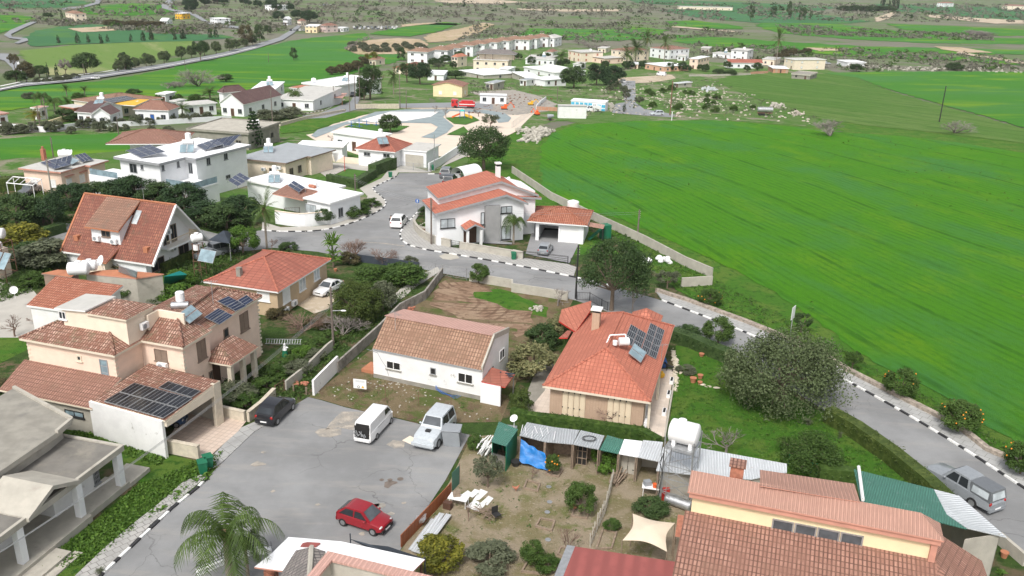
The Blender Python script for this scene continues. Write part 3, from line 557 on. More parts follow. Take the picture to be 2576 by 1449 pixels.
# ==========================================================
def roof_hip(mb,fr,x0,x1,y0,y1,ze,zr,ov=.4,t=.16,ridge=None,caps=None):
 """hip roof; ridge along the longer side"""
 x0-=ov;x1+=ov;y0-=ov;y1+=ov;L=x1-x0;W=y1-y0;p=fr.p
 if ridge is None:
  if L>=W:ridge=((x0+W/2,(y0+y1)/2),(x1-W/2,(y0+y1)/2))
  else:ridge=(((x0+x1)/2,y0+L/2),((x0+x1)/2,y1-L/2))
 a,b=[p(q[0],q[1],zr)for q in ridge];A,B,C,D=p(x0,y0,ze),p(x1,y0,ze),p(x1,y1,ze),p(x0,y1,ze)
 if(a-b).length<.05:fs=[[A,B,a],[B,C,a],[C,D,a],[D,A,a]]
 elif abs(ridge[0][1]-ridge[1][1])<=abs(ridge[0][0]-ridge[1][0]):fs=[[A,B,b,a],[B,C,b],[C,D,a,b],[D,A,a]]
 else:fs=[[A,B,a],[B,C,b,a],[C,D,b],[D,A,a,b]]
 mb.slab(fs,t)
 if caps is not None:
  k=Zv(.04)
  segs=[(a,b)]
  for c in(A,B,C,D):segs.append((c,a if(c-a).length<(c-b).length else b))
  for s_,e_ in segs:caps.tube(s_+k,e_+k,.11,.11,5)
 return fs
def roof_gable(mb,fr,x0,x1,y0,y1,zf,zb,zr,yr,ov=.3,ox=.3,t=.16,axis='x',caps=None):
 """ridge along local x (axis='x') at y=yr, or along local y (axis='y') at x=yr"""
 p=fr.p
 if axis=='x':
  sf=(zr-zf)/(yr-y0);sb=(zr-zb)/max(.01,(y1-yr))
  a=[(x0-ox,y0-ov,zf-sf*ov),(x1+ox,y0-ov,zf-sf*ov),(x1+ox,yr,zr),(x0-ox,yr,zr)];b=[(x1+ox,y1+ov,zb-sb*ov),(x0-ox,y1+ov,zb-sb*ov),(x0-ox,yr,zr),(x1+ox,yr,zr)]
 else:
  sf=(zr-zf)/(yr-x0);sb=(zr-zb)/max(.01,(x1-yr))
  a=[(x0-ov,y1+ox,zf-sf*ov),(x0-ov,y0-ox,zf-sf*ov),(yr,y0-ox,zr),(yr,y1+ox,zr)];b=[(x1+ov,y0-ox,zb-sb*ov),(x1+ov,y1+ox,zb-sb*ov),(yr,y1+ox,zr),(yr,y0-ox,zr)]
 A=[p(*q)for q in a];B=[p(*q)for q in b];mb.slab([A,B],t)
 if caps is not None:caps.tube(A[2]+Zv(.04),A[3]+Zv(.04),.12,.12,5)
 return A,B
def gable_wall(mb,fr,x0,x1,y0,y1,zf,zb,zr,yr,axis='x',z0=-1.2,dz=-.14,mi=0):
 p=fr.p;zf+=dz;zb+=dz;zr+=dz
 if axis=='x':P=[(y0,z0),(y1,z0),(y1,zb),(yr,zr),(y0,zf)];A=[p(x0,y,z)for y,z in P];B=[p(x1,y,z)for y,z in P]
 else:P=[(x0,z0),(x1,z0),(x1,zb),(yr,zr),(x0,zf)];A=[p(x,y1,z)for x,z in P];B=[p(x,y0,z)for x,z in P]
 n=5;mb.add(A+B,[tuple(range(n)),tuple(range(2*n-1,n-1,-1))]+[(i+n,(i+1)%n+n,(i+1)%n,i)for i in range(n)],mi)
class House:
 def __init__(s,name,label,cat,fr,rect,group=None):
  s.fr=fr;s.rect=rect;s.root=thing(name,label,cat,fr.p(0,0,0),group)
 def wpt(s,side,a,z,d=0):
  x0,x1,y0,y1=s.rect;return{'F':lambda:s.fr.p(a,y0-d,z),'B':lambda:s.fr.p(a,y1+d,z),'L':lambda:s.fr.p(x0-d,a,z),'R':lambda:s.fr.p(x1+d,a,z)}[side]()
 def win(s,side,a0,z0,a1,z1,frame='trimwhite',pane='glass',name='window',nm=2,sill=True,bars=0,fw=.07,d=.06,surround=None):
  if a0>a1:a0,a1=a1,a0
  if z0>z1:z0,z1=z1,z0
  mb=MB();W=lambda a,z,d_:s.wpt(side,a,z,d_)
  def bx(mb,a,b,c,e,d0,d1,mi=0):q=[(a,c),(b,c),(b,e),(a,e)];mb.hexa([W(x,z,d0)for x,z in q],[W(x,z,d1)for x,z in q],mi)
  bx(mb,a0,a1,z1-fw,z1,-.02,d);bx(mb,a0,a1,z0,z0+fw,-.02,d);bx(mb,a0,a0+fw,z0+fw,z1-fw,-.02,d);bx(mb,a1-fw,a1,z0+fw,z1-fw,-.02,d)
  for i in range(1,nm):m=a0+(a1-a0)*i/nm;bx(mb,m-fw/2,m+fw/2,z0+fw,z1-fw,-.02,d-.01)
  for i in range(bars):m=z0+(z1-z0)*(i+1)/(bars+1);bx(mb,a0+fw,a1-fw,m-.03,m+.03,-.02,d-.015)
  if sill:bx(mb,a0-.08,a1+.08,z0-.08,z0-.003,-.02,.13,1)
  o=mb.bd(name,[frame,surround or frame],s.root)
  mb=MB();bx(mb,a0+fw-.01,a1-fw+.01,z0+fw-.01,z1-fw+.01,-.02,.02);mb.bd('pane',pane,o);return o
 def winpx(s,side,tl,br,**k):
  x0,x1,y0,y1=s.rect
  if side in 'FB':yy=y0 if side=='F' else y1;a=s.fr.ony(yy,tl);b=s.fr.ony(yy,br)
  else:xx=x0 if side=='L' else x1;a=s.fr.onx(xx,tl);b=s.fr.onx(xx,br)
  return s.win(side,a[0],b[1],b[0],a[1],**k)
 def b(s,mb,name,mats,smooth=None):mb.ex=s.fr.ex;return mb.bd(name,mats,s.root,smooth)
 def walls(s,mat,x0,x1,y0,y1,z1,z0=-1.2,name='wall'):
  mb=MB();mb.box(s.fr,x0,x1,y0,y1,z0,z1);return s.b(mb,name,mat)
 def ac(s,side,a,z,w=.8,h=.55):
  mb=MB();W=lambda aa,zz,d_:s.wpt(side,aa,zz,d_);q=[(a,z),(a+w,z),(a+w,z+h),(a,z+h)]
  mb.hexa([W(x,y,.08)for x,y in q],[W(x,y,.4)for x,y in q]);o=mb.bd('air_conditioner','whitep',s.root)
  mb=MB();mb.tube(W(a+w*.38,z+h/2,.4),W(a+w*.38,z+h/2,.42),h*.4,None,12);mb.tube(W(a+w*.38,z+h/2,.42),W(a+w*.38,z+h/2,.43),h*.12,None,8);mb.bd('fan_grille','greyp',o)
def module(p1,p2,p4,th=.05,cell='pv',parent=None,name='solar_panel',gap=.03,frame='steel',strings=0):
 ex=p2-p1;ey=p4-p1;n=ex.cross(ey).normalized();mb=MB();p3=p2+ey
 mb.hexa([p-n*th for p in(p1,p2,p3,p4)],[p1,p2,p3,p4],1)
 a=ex.normalized()*gap*1.3;c=ey.normalized()*gap*1.3;k=n*.006
 mb.face([p1+a+c+k,p2-a+c+k,p3-a-c+k,p4+a-c+k],0)
 for i in range(1,strings+1):
  q=ex*(i/(strings+1));w=ex.normalized()*.012;mb.face([p1+q-w+c+k*2,p1+q+w+c+k*2,p4+q+w-c+k*2,p4+q-w-c+k*2],1)
 return mb.bd(name,[cell,frame],parent)
def array(parent,p1,p2,p4,nx,ny,cell='pv',gap=.05,strings=0,skip=()):
 ex=(p2-p1)/nx;ey=(p4-p1)/ny;g=gap/2
 for i in range(nx):
  for j in range(ny):
   if(i,j)in skip:continue
   a=p1+ex*i+ey*j+ex.normalized()*g+ey.normalized()*g;module(a,a+ex-ex.normalized()*gap,a+ey-ey.normalized()*gap,.05,cell,parent,strings=strings)
def tilted(parent,fr,x,y,z,L,D,tilt,nx,ny,rot=0,cell='pv',legs=True,strings=0):
 """panel array on a flat roof, tilted about its lower edge"""
 ca,sa=cos(rot),sin(rot);ex=fr.ex*ca+fr.ey*sa;ey=-fr.ex*sa+fr.ey*ca;p1=fr.p(x,y,z+.25);up=ey*cos(tilt)+V((0,0,sin(tilt)))
 array(parent,p1,p1+ex*L,p1+up*D,nx,ny,cell,strings=strings)
 mb=MB()
 for i in range(3):
  b=p1+ex*(L*(.05+.45*i));t=b+up*(D*.95);f=V((t.x,t.y,fr.o.z+z));mb.tube(b-Zv(.25),b,.03,None,4);mb.tube(f,t-Zv(.06),.03,None,4);mb.tube(b-Zv(.06),t-Zv(.06),.03,None,4)
 mb.bd('panel_frame','steel',parent)
def heater(parent,P,ang,s=1,vert=True,coll=True,tankcol='whitep',stand=.9,lenc=1.9):
 """solar water heater: frame > tank, header tank, collector"""
 f=Fr(o=P,ang=ang,z0=P.z);mb=MB();h=stand*s
 for x in(-.55,.55):
  for y in(-.35,.35):mb.tube(f.p(x*s,y*s,0),f.p(x*s,y*s,h),.03,None,4)
  mb.tube(f.p(x*s,-.35*s,h),f.p(x*s,.35*s,h),.03,None,4)
 for y in(-.35,.35):mb.tube(f.p(-.55*s,y*s,h),f.p(.55*s,y*s,h),.03,None,4);mb.tube(f.p(-.55*s,y*s,0),f.p(.55*s,y*s,h),.02,None,4)
 o=mb.bd('water_heater','steel',parent)
 mb=MB();mb.tube(f.p(-.75*s,0,h+.38*s),f.p(.75*s,0,h+.38*s),.36*s,None,14);mb.ball(f.p(-.75*s,0,h+.38*s),.1*s,.36*s,.36*s,ex=f.ex,ey=f.ey,nu=12);mb.ball(f.p(.75*s,0,h+.38*s),.1*s,.36*s,.36*s,ex=f.ex,ey=f.ey,nu=12);mb.bd('tank',tankcol,o,50)
 if vert:
  mb=MB();mb.tube(f.p(0,.5*s,h+.7*s),f.p(0,.5*s,h+1.5*s),.42*s,None,14);mb.ball(f.p(0,.5*s,h+1.5*s),.42*s,.42*s,.16*s,nu=14);mb.tube(f.p(0,.5*s,0),f.p(0,.5*s,h+.7*s),.05,None,5);mb.bd('cold_tank','whitep',o,50)
 if coll:
  for x in(-.98,.02):
   p1=f.p(x*s,(-.45-lenc*.8)*s,.15*s);module(p1,p1+f.ex*.94*s,p1+(f.ey*(lenc*.8)+Zv(h*.9+.1*s)),.07,'coll',o,'collector',.04)
 return o
def rtank(parent,P,r=.75,h=1.3,ang=0,lying=True):
 mb=MB();f=Fr(o=P,ang=ang,z0=P.z)
 if lying:mb.tube(f.p(-h/2,0,r+.2),f.p(h/2,0,r+.2),r,None,18);mb.ball(f.p(-h/2,0,r+.2),.22,r,r,18,8,0,f.ex,f.ey);mb.ball(f.p(h/2,0,r+.2),.22,r,r,18,8,0,f.ex,f.ey);mb.tube(f.p(0,0,2*r+.15),f.p(0,0,2*r+.3),.28,None,12)
 else:mb.tube(f.p(0,0,0),f.p(0,0,h),r,None,18);mb.ball(f.p(0,0,h),r,r,.25*r,18,8);mb.tube(f.p(0,0,h+.2*r),f.p(0,0,h+.35*r),.22*r,None,12)
 return mb.bd('water_tank','whitep',parent,50)
def dish(parent,P,r=.5,dirv=(-.6,-.7,.45),col='whitep'):
 d=V(dirv).normalized();h=d.orthogonal().normalized();g=d.cross(h);mb=MB();c=P+Zv(r+.5);k=len(mb.v);vs=[c]
 for j in(1,2,3):
  rr=r*j/3
  for i in range(14):a=6.283*i/14;vs.append(c+h*cos(a)*rr+g*sin(a)*rr+d*(.35*r*(j/3)**2))
 fs=[(0,1+i,1+(i+1)%14)for i in range(14)]
 for j in range(2):fs+=[(1+j*14+i,1+(j+1)*14+i,1+(j+1)*14+(i+1)%14,1+j*14+(i+1)%14)for i in range(14)]
 mb.add(vs,fs);mb.tube(P,c,.03,None,5);mb.tube(c,c+d*r,.015,None,4);mb.tube(c+d*r*.9,c+d*r*1.05,.05,None,5);return mb.bd('satellite_dish',col,parent,40)
def antenna(parent,P,h=2.5,ang=.5):
 mb=MB();mb.tube(P,P+Zv(h),.025,None,4);f=Fr(o=P,ang=ang,z0=P.z);mb.tube(f.p(-.8,0,h-.1),f.p(.6,0,h-.1),.015,None,4)
 for i in range(7):x=-.8+i*.2;mb.tube(f.p(x,-.3,h-.1),f.p(x,.3,h-.1),.01,None,4)
 return mb.bd('antenna','steel',parent)
def posts(h,name,mat,pts,r=.12,z0=0,z1=3,sq=True):
 for x,y in pts:
  mb=MB()
  if sq:mb.box(h.fr,x-r,x+r,y-r,y+r,z0-.3,z1)
  else:mb.tube(h.fr.p(x,y,z0-.3),h.fr.p(x,y,z1),r,None,10)
  h.b(mb,name,mat)
fr=Fr(Q(1,2,1185,900),Q(1,2,2275,1132),Q(1,2,2540,700));L,W=fr.L,fr.W
h=House('tiled_house','white single-storey house with brown pantile roof and peeling plaster on the bare plot','house',fr,(0,L,0,W))
zf=3.0;yr,zr=fr.onx(L,Q(1,2,2400,490));yb,zb=fr.onx(L,Q(1,2,2530,437));W=min(max(yb,6),11);h.rect=(0,L,0,W)
zr=max(zr,4.4);zb=zr-.7
mb=MB();gable_wall(mb,fr,0,L,0,W,zf,zb,zr,yr,dz=-.05);h.b(mb,'wall','whitegrim')
mb=MB();A,B=roof_gable(mb,fr,0,L,0,W,zf+.1,zb+.1,zr+.1,yr,.15,-.05,.12);h.b(mb,'roof',['t_old','trimgrey'])
mb=MB();zz=lambda y:zr+.1+(zb-zr)*(y-yr)/(W-yr)
mb.slab([[fr.p(-.1,yr-.15,zr+.16),fr.p(L-.2,yr-.15,zr+.16),fr.p(L-.2,W+.1,zb+.16),fr.p(-.1,W+.1,zb+.16)]],.05);h.b(mb,'back_roof_sheet',['c_rose','c_rose'])
mb=MB()
for a,b_ in((0,yr),(yr,W)):
 za=zf if a==0 else zr;zc=zr if a==0 else zb;mb.hexa([fr.p(L-.12,a-.05,za-.2),fr.p(L+.05,a-.05,za-.2),fr.p(L+.05,b_,zc-.2),fr.p(L-.12,b_,zc-.2)],[fr.p(L-.12,a-.05,za+.28),fr.p(L+.05,a-.05,za+.28),fr.p(L+.05,b_,zc+.28),fr.p(L-.12,b_,zc+.28)])
h.b(mb,'gable_coping','conclt')
for a in((1312,725,1457,835),(1755,797,1812,878),(2033,843,2183,972)):h.winpx('F',Q(1,2,*a[:2]),Q(1,2,*a[2:]),surround='conc',nm=1 if a[0]==1755 else 2,frame='trimwhite' if a[0]!=1755 else 'trimgrey',pane='dark')
h.winpx('R',Q(1,2,2450,640),Q(1,2,2497,690),surround='conc',pane='dark');
mb=MB();q=[fr.onx(L,Q(1,2,2338,800)),fr.onx(L,Q(1,2,2388,740))];mb.box(fr,L+.001,L+.05,q[0][0],q[0][0]+1.1,.6,2.3);h.b(mb,'door','dark')
mb=MB();mb.box(fr,.0,L+.04,-.05,W+.04,-.6,.42);h.b(mb,'plinth','conc')
mb=MB();mb.path([fr.p(-.6,-.03,2.75),fr.p(.5,-.03,2.6),fr.p(.9,-.03,1.9),fr.p(1.3,-.03,1.4),fr.p(1.6,-.03,.5)],.02,4);h.b(mb,'cable','greyp')
mb=MB();mb.box(fr,-1.6,-.05,.5,2.2,-.3,.35);h.b(mb,'side_step','terra')
mb=MB();x0=L+.02;x1=L+1.9;mb.box(fr,x0,x1,-.45,-.3,-.8,1.95);h.b(mb,'porch_wall','white')
mb=MB();mb.slab([[fr.p(L+.06,-.4,2.05),fr.p(L+2.3,-.4,1.95),fr.p(L+2.3,1.9,2.2),fr.p(L+.06,1.9,2.4)]],.08);h.b(mb,'porch_roof',['t_red','red'])
posts(h,'porch_post','steel',[(L+2.2,1.8)],.04,0,2)
antenna(h.root,fr.p(1.6,yr-1.2,zr-.6),1.8,2.2)
H_plot=h
fr=Fr((1385,967),(1622,1003),(1676,825),3.1);L=fr.L;W=fr.W;x0,x1,y0,y1=0,L,0,W
h=House('hipped_bungalow','buff brick bungalow with bright orange hip roof and black solar panels, pale terrace around it','house',fr,(0,L,0,W))
h.walls('bwall',0,L,0,W,3.1);RX,RY,_=fr.px((1528,876),5.3);RX2,RY2,_=fr.px((1557,802),5.3);rx=(RX+RX2)/2
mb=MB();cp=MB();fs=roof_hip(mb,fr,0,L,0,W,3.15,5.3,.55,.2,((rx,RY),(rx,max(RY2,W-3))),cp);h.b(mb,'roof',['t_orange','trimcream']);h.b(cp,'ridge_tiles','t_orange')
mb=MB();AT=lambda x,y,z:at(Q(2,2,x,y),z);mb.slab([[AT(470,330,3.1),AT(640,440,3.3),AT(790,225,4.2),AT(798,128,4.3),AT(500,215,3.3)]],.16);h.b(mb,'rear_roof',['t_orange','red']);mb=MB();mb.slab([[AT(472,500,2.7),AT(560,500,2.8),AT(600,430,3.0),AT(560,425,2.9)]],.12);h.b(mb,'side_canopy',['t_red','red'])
c0_=fr.px(Q(2,2,510,230),3.1)
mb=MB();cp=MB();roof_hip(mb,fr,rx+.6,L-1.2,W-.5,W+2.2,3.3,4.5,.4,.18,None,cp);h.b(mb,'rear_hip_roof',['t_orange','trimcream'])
c=fr.p(*fr.px((1500,800),4.9)[:2],0);
mb=MB();x,y,_=fr.px((1499,822),4.4);mb.box(fr,x-.35,x+.35,y-.35,y+.35,3.5,5.9,0);mb.box(fr,x-.3,x+.3,y-.3,y+.3,5.9,6.15,1);mb.box(fr,x-.5,x+.5,y-.5,y+.5,6.15,6.28,2);h.b(mb,'chimney',['bwall','black','trimwhite'])
n=(fs[1][1]-fs[1][0]).cross(fs[1][2]-fs[1][0]).normalized();P0=fs[1][0]+n*.12
def roofpx(q):return onpl(q,P0,n)
def rarr(root,a,b,c_,nx,ny,**k):A_,B_,C_=roofpx(a),roofpx(b),roofpx(c_);array(root,A_,B_,C_,nx,ny,**k)
rarr(h.root,Q(2,2,1125,530),Q(2,2,1290,630),Q(2,2,1195,360),2,3,cell='pvk',strings=3);rarr(h.root,Q(2,2,1295,632),Q(2,2,1452,715),Q(2,2,1392,348),2,5,cell='pvk',strings=3)
A_,B_,C_=roofpx(Q(2,2,1155,675)),roofpx(Q(2,2,1285,775)),roofpx(Q(2,2,1205,590));array(h.root,A_+n*.25,B_+n*.25,C_+n*.45,1,2,cell='coll')
mb=MB();c=roofpx(Q(2,2,1130,620));mb.tube(c+V((-.5,0,.75)),c+V((.35,.1,.75)),.36,None,14);mb.tube(c+V((-.85,-.1,.5)),c+V((-.85,-.1,.85)),.22,None,10);mb.path([c+V((.2,.2,.8)),c+V((.1,.8,1.1)),c+V((-1.2,1,.9)),c+V((-1.6,.4,.2))],.06,6);h.b(mb,'water_heater','whitep',50)
for a in((515,1005,735,1240),(970,1065,1195,1320)):
 s0,z1=fr.ony(0,Q(2,2,*a[:2]));s1,z0=fr.ony(0,Q(2,2,*a[2:]));z0=.1;z1=min(z1,2.9)
 mb=MB()
 for i in range(4):w_=(s1-s0)/4;mb.box(fr,s0+w_*i+.02,s0+w_*(i+1)-.02,-.1,-.02,z0,z1)
 for i in range(4):
  w_=(s1-s0)/4
  for zz in(z0+.3,z0+.7):mb.box(fr,s0+w_*i+.1,s0+w_*(i+1)-.1,-.13,-.1,zz,zz+.32)
  for zz in(z0+1.1,):mb.box(fr,s0+w_*i+.1,s0+w_*(i+1)-.1,-.13,-.1,zz,z1-.15)
 mb.box(fr,s0-.1,s1+.1,-.06,0.01,z1,z1+.08);o=h.b(mb,'shutter','shutter')
 mb=MB()
 for i in range(4):
  for zz in(z0+.4,z0+1.1,z1-.3):w_=(s1-s0)/4;mb.box(fr,s0+w_*i+.0,s0+w_*i+.09,-.15,-.131,zz,zz+.12)
 mb.bd('hinge','black',o)
mb=MB();mb.box(fr,L+.35,L+.55,-.05,.15,-.2,3.0);mb.box(fr,L+.35,L+.55,6,6.2,-.2,3.0);h.b(mb,'porch_post','trimcream')
h.win('R',1.2,.2,2.6,2.3);h.win('R',5,.9,6.4,2.2);h.win('R',9,.9,10.4,2.2)
h.ac('R',.1,.3);antenna(h.root,roofpx(Q(2,2,1500,730)),1.6,.3)
H_bung=h
fr=Fr(Q(0,2,190,505),Q(0,2,1150,680),Q(0,2,1425,530),6.0);LA=fr.L
px=lambda c,r,x,y,z:fr.px(Q(c,r,x,y),z)
b0=px(0,2,1425,530,6);b1=px(0,2,1860,590,6);b2=px(0,2,2160,430,6);b3=px(1,2,60,85,6);yA=b0[1];xB=b1[0];yB=b0[1]
YB=b2[1];YC=b3[1];xC=b3[0]
h=House('villa','two-storey cream villa with mottled clay roofs and rooftop solar panels above a carport','house',fr,(.3,LA-.3,.3,YC))
z0=-1.2
mb=MB();i=.35
mb.box(fr,i,LA-i,i,YB+3,z0,6.0);h.b(mb,'wall','peach')
mb=MB();mb.box(fr,LA-i,xB-i,yB+i,YB,z0,5.98);h.b(mb,'wall','peach')
mb=MB();mb.box(fr,LA-1,xC-i+.0,YB,YC-i,z0,5.96);h.b(mb,'wall','peach')
mb=MB();cp=MB()
ys=(0+YB+2)/2
fsA=roof_hip(mb,fr,i,LA-i,i,YB+2,6.0,7.5,.35,.2,((3.2,3.3),(LA-3.3,3.3)),cp)
h.b(mb,'roof',['t_villa','trimcream']);
mb=MB();xm=(LA+xB)/2-.8
A=fr.p(LA-1.5,yB,6.02);B=fr.p(xB,yB,6.02);C=fr.p(xB,YB,6.02);Cc=fr.p(xC,YB,6.02);D=fr.p(xC,YC,6.02);E=fr.p(LA-1.5,YC,6.02)
r1=fr.p(xB-2.3,yB+2.6,7.45);r2=fr.p(xC-2.8,YC-2.8,7.45);r0_=fr.p(LA-1.5,yB+2.6,7.45);r3=fr.p(LA-1.5,YC-2.8,7.45)
mb.slab([[A,B,r1],[A,r1,r0_],[B,C,r1],[C,Cc,r1],[Cc,D,r2],[Cc,r2,r1],[D,E,r3],[D,r3,r2]],.2);h.b(mb,'roof',['t_villa','trimcream']);mb=MB();mb.slab([[r3,r2,r1,r0_]],.05);h.b(mb,'roof',['t_villa','t_villa'])
for a,b_ in((B,r1),(r1,r2),(D,r2),(r0_,r1)):cp.tube(a+Zv(.05),b_+Zv(.05),.13,None,6)
h.b(cp,'ridge_tiles','t_villa')
q0=px(0,2,570,225,8.4);q1=px(0,2,1265,310,8.4);q2=px(0,2,1540,175,8.4);xm_=px(0,2,885,255,8.4)[0]
mb=MB();mb.box(fr,q0[0],q1[0],q1[1],q2[1],5.9,8.35);h.b(mb,'attic_wall','cream')
mb=MB();roof_hip(mb,fr,xm_,q1[0],q1[1],q2[1],8.4,9.2,.2,.15,((q1[0]-1.9,q1[1]+1.7),(q1[0]-1.9,q2[1]-1.7 if q2[1]-q1[1]>3.6 else q1[1]+1.71)));h.b(mb,'attic_roof',['t_villa','trimcream'])
mb=MB();mb.slab([[fr.p(q0[0]-.6,q1[1]-.2,8.4),fr.p(xm_-.22,q1[1]-.2,8.6),fr.p(xm_-.22,q2[1]+.2,8.6),fr.p(q0[0]-.6,q2[1]+.2,8.4)]],.12);h.b(mb,'attic_flat_roof',['flatgrey','trimwhite'])
h.rect=(q0[0],q1[0],q1[1],q2[1]);h.winpx('F',Q(0,2,588,228),Q(0,2,672,320));h.ac('R',q1[1]+1.3,6.9)
mb=MB();mb.box(fr,q1[0]+.3,q1[0]+2.8,q2[1]+.3,q2[1]+.5,6.5,7.9);mb.box(fr,q1[0]+.1,q1[0]+.3,q2[1]-1,q2[1]+.5,6.5,7.9);h.b(mb,'parapet','cream')
h.rect=(i,LA-i,i,YB);h.winpx('F',Q(0,2,768,670),Q(0,2,828,740),frame='trimcream',nm=1,fw=.12);h.winpx('F',Q(0,2,998,712),Q(0,2,1108,925),frame='trimgrey',pane='coll',nm=1,bars=2)
h.rect=(LA-i,xB-i,yB+i,YB);h.winpx('F',Q(0,2,1550,607),Q(0,2,1692,748),pane='brownshut',frame='brownshut');h.winpx('R',Q(0,2,1972,555),Q(0,2,2080,690),pane='brownshut',frame='brownshut')
h.winpx('R',Q(0,2,2010,895),Q(0,2,2055,960),frame='brownshut');h.ac('F',xB-2.8,3.6,.9,.6);h.winpx('R',Q(0,2,2098,850),Q(0,2,2148,950),frame='brownshut')
h.rect=(LA,xC-i,YB,YC-i);h.winpx('R',Q(0,2,2245,420),Q(0,2,2300,480),frame='brownshut',nm=1);h.winpx('R',Q(0,2,2405,275),Q(0,2,2505,400),pane='brownshut',frame='brownshut')
mb=MB()
for(qx,qy)in((i,i),(LA-i,i),(xB-i,yB+i),(xC-i,YC-i),(xC-i,YB)):
 for k in range(16):w_=.3 if k%2 else.2;mb.box(fr,qx-w_ if qx>1 else qx-.02,qx+.025 if qx>1 else qx+w_,qy-.025,qy+(.5-w_),.2+k*.36,.38+k*.36)
h.b(mb,'quoins','trimcream')
n=(Cc-r1).cross(D-r1).normalized();n=n if n.z>0 else-n;P0=D+n*.12
for a in(((2180,130),(2370,235),(2340,75)),((2370,235),(2576,150),(2490,60))):pass
rarr(h.root,Q(0,2,2180,130),Q(0,2,2370,235),Q(0,2,2300,78),2,1,strings=2);rarr(h.root,Q(0,2,2375,238),Q(1,2,5,140),Q(0,2,2290,185),1,1)if False else None
rarr(h.root,Q(0,2,2290,178),Q(0,2,2370,238),Q(0,2,2480,65),1,2,strings=2);rarr(h.root,Q(0,2,2050,293),Q(0,2,2210,370),Q(0,2,2195,200),2,1,strings=2);rarr(h.root,Q(0,2,1882,430),Q(0,2,1990,482),Q(0,2,1990,358),1,1,strings=2)
A_,B_,C_=roofpx(Q(0,2,1765,290)),roofpx(Q(0,2,1890,388)),roofpx(Q(0,2,1895,200));array(h.root,A_+n*.35,B_+n*.35,C_+n*.5,2,1,cell='coll')
heater(h.root,fr.p(*px(0,2,1820,260,6.9)[:2],6.9),math.atan2(fr.ex.y,fr.ex.x)+.5,.9,vert=True,coll=False,tankcol='steel',stand=.5)
antenna(h.root,fr.p(xB-1.5,YB+2.5,7.3),2.2,.2)
mb=MB();q0=px(0,2,310,820,3.9);q1=px(0,2,1190,965,3.9);e0=px(0,2,390,1135,2.6);e1=px(0,2,905,1222,2.6)
mb.slab([[fr.p(.2,e1[1],2.7),fr.p(e1[0]+.2,e1[1],2.7),fr.p(LA+.1,i-.03,3.9),fr.p(-.2,i-.03,3.9)]],.15);h.b(mb,'front_roof',['t_pan','trimcream'])
mb=MB();mb.box(fr,.6,e1[0],e1[1]+.4,i,-1.2,2.65);h.b(mb,'front_wall','conclt');h.rect=(.6,e1[0],e1[1]+.4,0);h.winpx('F',Q(0,2,650,1215),Q(0,2,850,1312),frame='black',pane='coll')
g0=px(0,2,900,1130,3.3);g1=px(0,2,1630,1330,3.3);g2=px(0,2,2130,980,3.3);g3=px(0,2,1480,830,3.3)
cf=Fr(Q(0,2,905,1135),Q(0,2,1630,1335),Q(0,2,2130,985),3.3);cL,cW=cf.L,cf.W
p=cf.p;mb=MB();zl,zh=3.3,3.95
mb.slab([[p(.1,.1,zl),p(cL+.2,.1,zl),p(cL+.2,cW,zh),p(.1,cW,zh)]],.15);h.b(mb,'carport_roof',['t_villa','trimcream'])
mb=MB();mb.box(cf,-.1,cL,-.05,.2,-1.2,zl-.05);h.b(mb,'carport_wall','whitegrim');mb=MB();mb.hexa([p(cL,.2,2.7),p(cL+.22,.2,2.7),p(cL+.22,cW,2.9),p(cL,cW,2.9)],[p(cL,.2,zl-.17),p(cL+.22,.2,zl-.17),p(cL+.22,cW,zh-.17),p(cL,cW,zh-.17)]);h.b(mb,'carport_beam','trimcream')
mb=MB();mb.box(cf,cL-.1,cL+.24,cW-.7,cW+.1,-.3,zh-.05);h.b(mb,'carport_pillar','limewall');mb=MB();mb.box(cf,0,cL,cW,cW+.15,-.5,zh-.15);h.b(mb,'carport_back_wall','conclt')
P0=p(.1,.1,zl+.16);n=(p(cL,.1,zl)-p(.1,.1,zl)).cross(p(.1,cW,zh)-p(.1,.1,zl)).normalized()
rarr(h.root,Q(0,2,1040,1140),Q(0,2,1640,1310),Q(0,2,1350,950),5,2,cell='pvk',strings=2,skip=((1,1),)if False else())
rarr(h.root,Q(0,2,1590,1000),Q(0,2,1925,1100),Q(0,2,1690,935),2,1,cell='pvk',strings=2)
g0=px(0,2,2130,745,3.2);g1=px(0,2,2320,775,3.2);g2=px(1,2,0,590,3.2)
mb=MB();ax=px(0,2,2305,550,4.6);roof_hip(mb,fr,xC-.5,g1[0],g1[1],g2[1],3.2,4.5,.1,.15,((xC+.6,g1[1]+1.3),(xC+.6,g2[1]-1.0)));h.b(mb,'porch_roof',['t_villa','trimcream'])
posts(h,'porch_column','limewall',[(g1[0]-.25,g1[1]+.25),(g1[0]-.25,(g1[1]+g2[1])/2),(g1[0]-.25,g2[1]-.3)],.2,0,3.1)
mb=MB();mb.box(fr,xC-.34,xC-.28,g1[1]+1.0,g1[1]+2,.3,2.5);h.b(mb,'door','door')
H_villa=h
def polyroof(mb,pts,t=.3,mt=0,ms=1):mb.slab([pts],t,mt,ms)
E1=at(Q(0,3,1245,140),3.4);E2=at(Q(0,3,220,905),3.4);e=(E2-E1);e.z=0;LL=e.length
fr=Fr(o=V((E2.x,E2.y,0)),ang=math.atan2(-e.y,-e.x),z0=TZ(E2.x,E2.y));
h=House('concrete_house','unfinished concrete bungalow with flat gravel roof, white square columns and raised porch','house',fr,(-6,LL,1.6,9))
P=lambda c,r,x,y,z=3.4:fr.px(Q(c,r,x,y),z)
bk=P(0,3,560,15)
mb=MB();p=fr.p;Bk=max(bk[1],5.5)
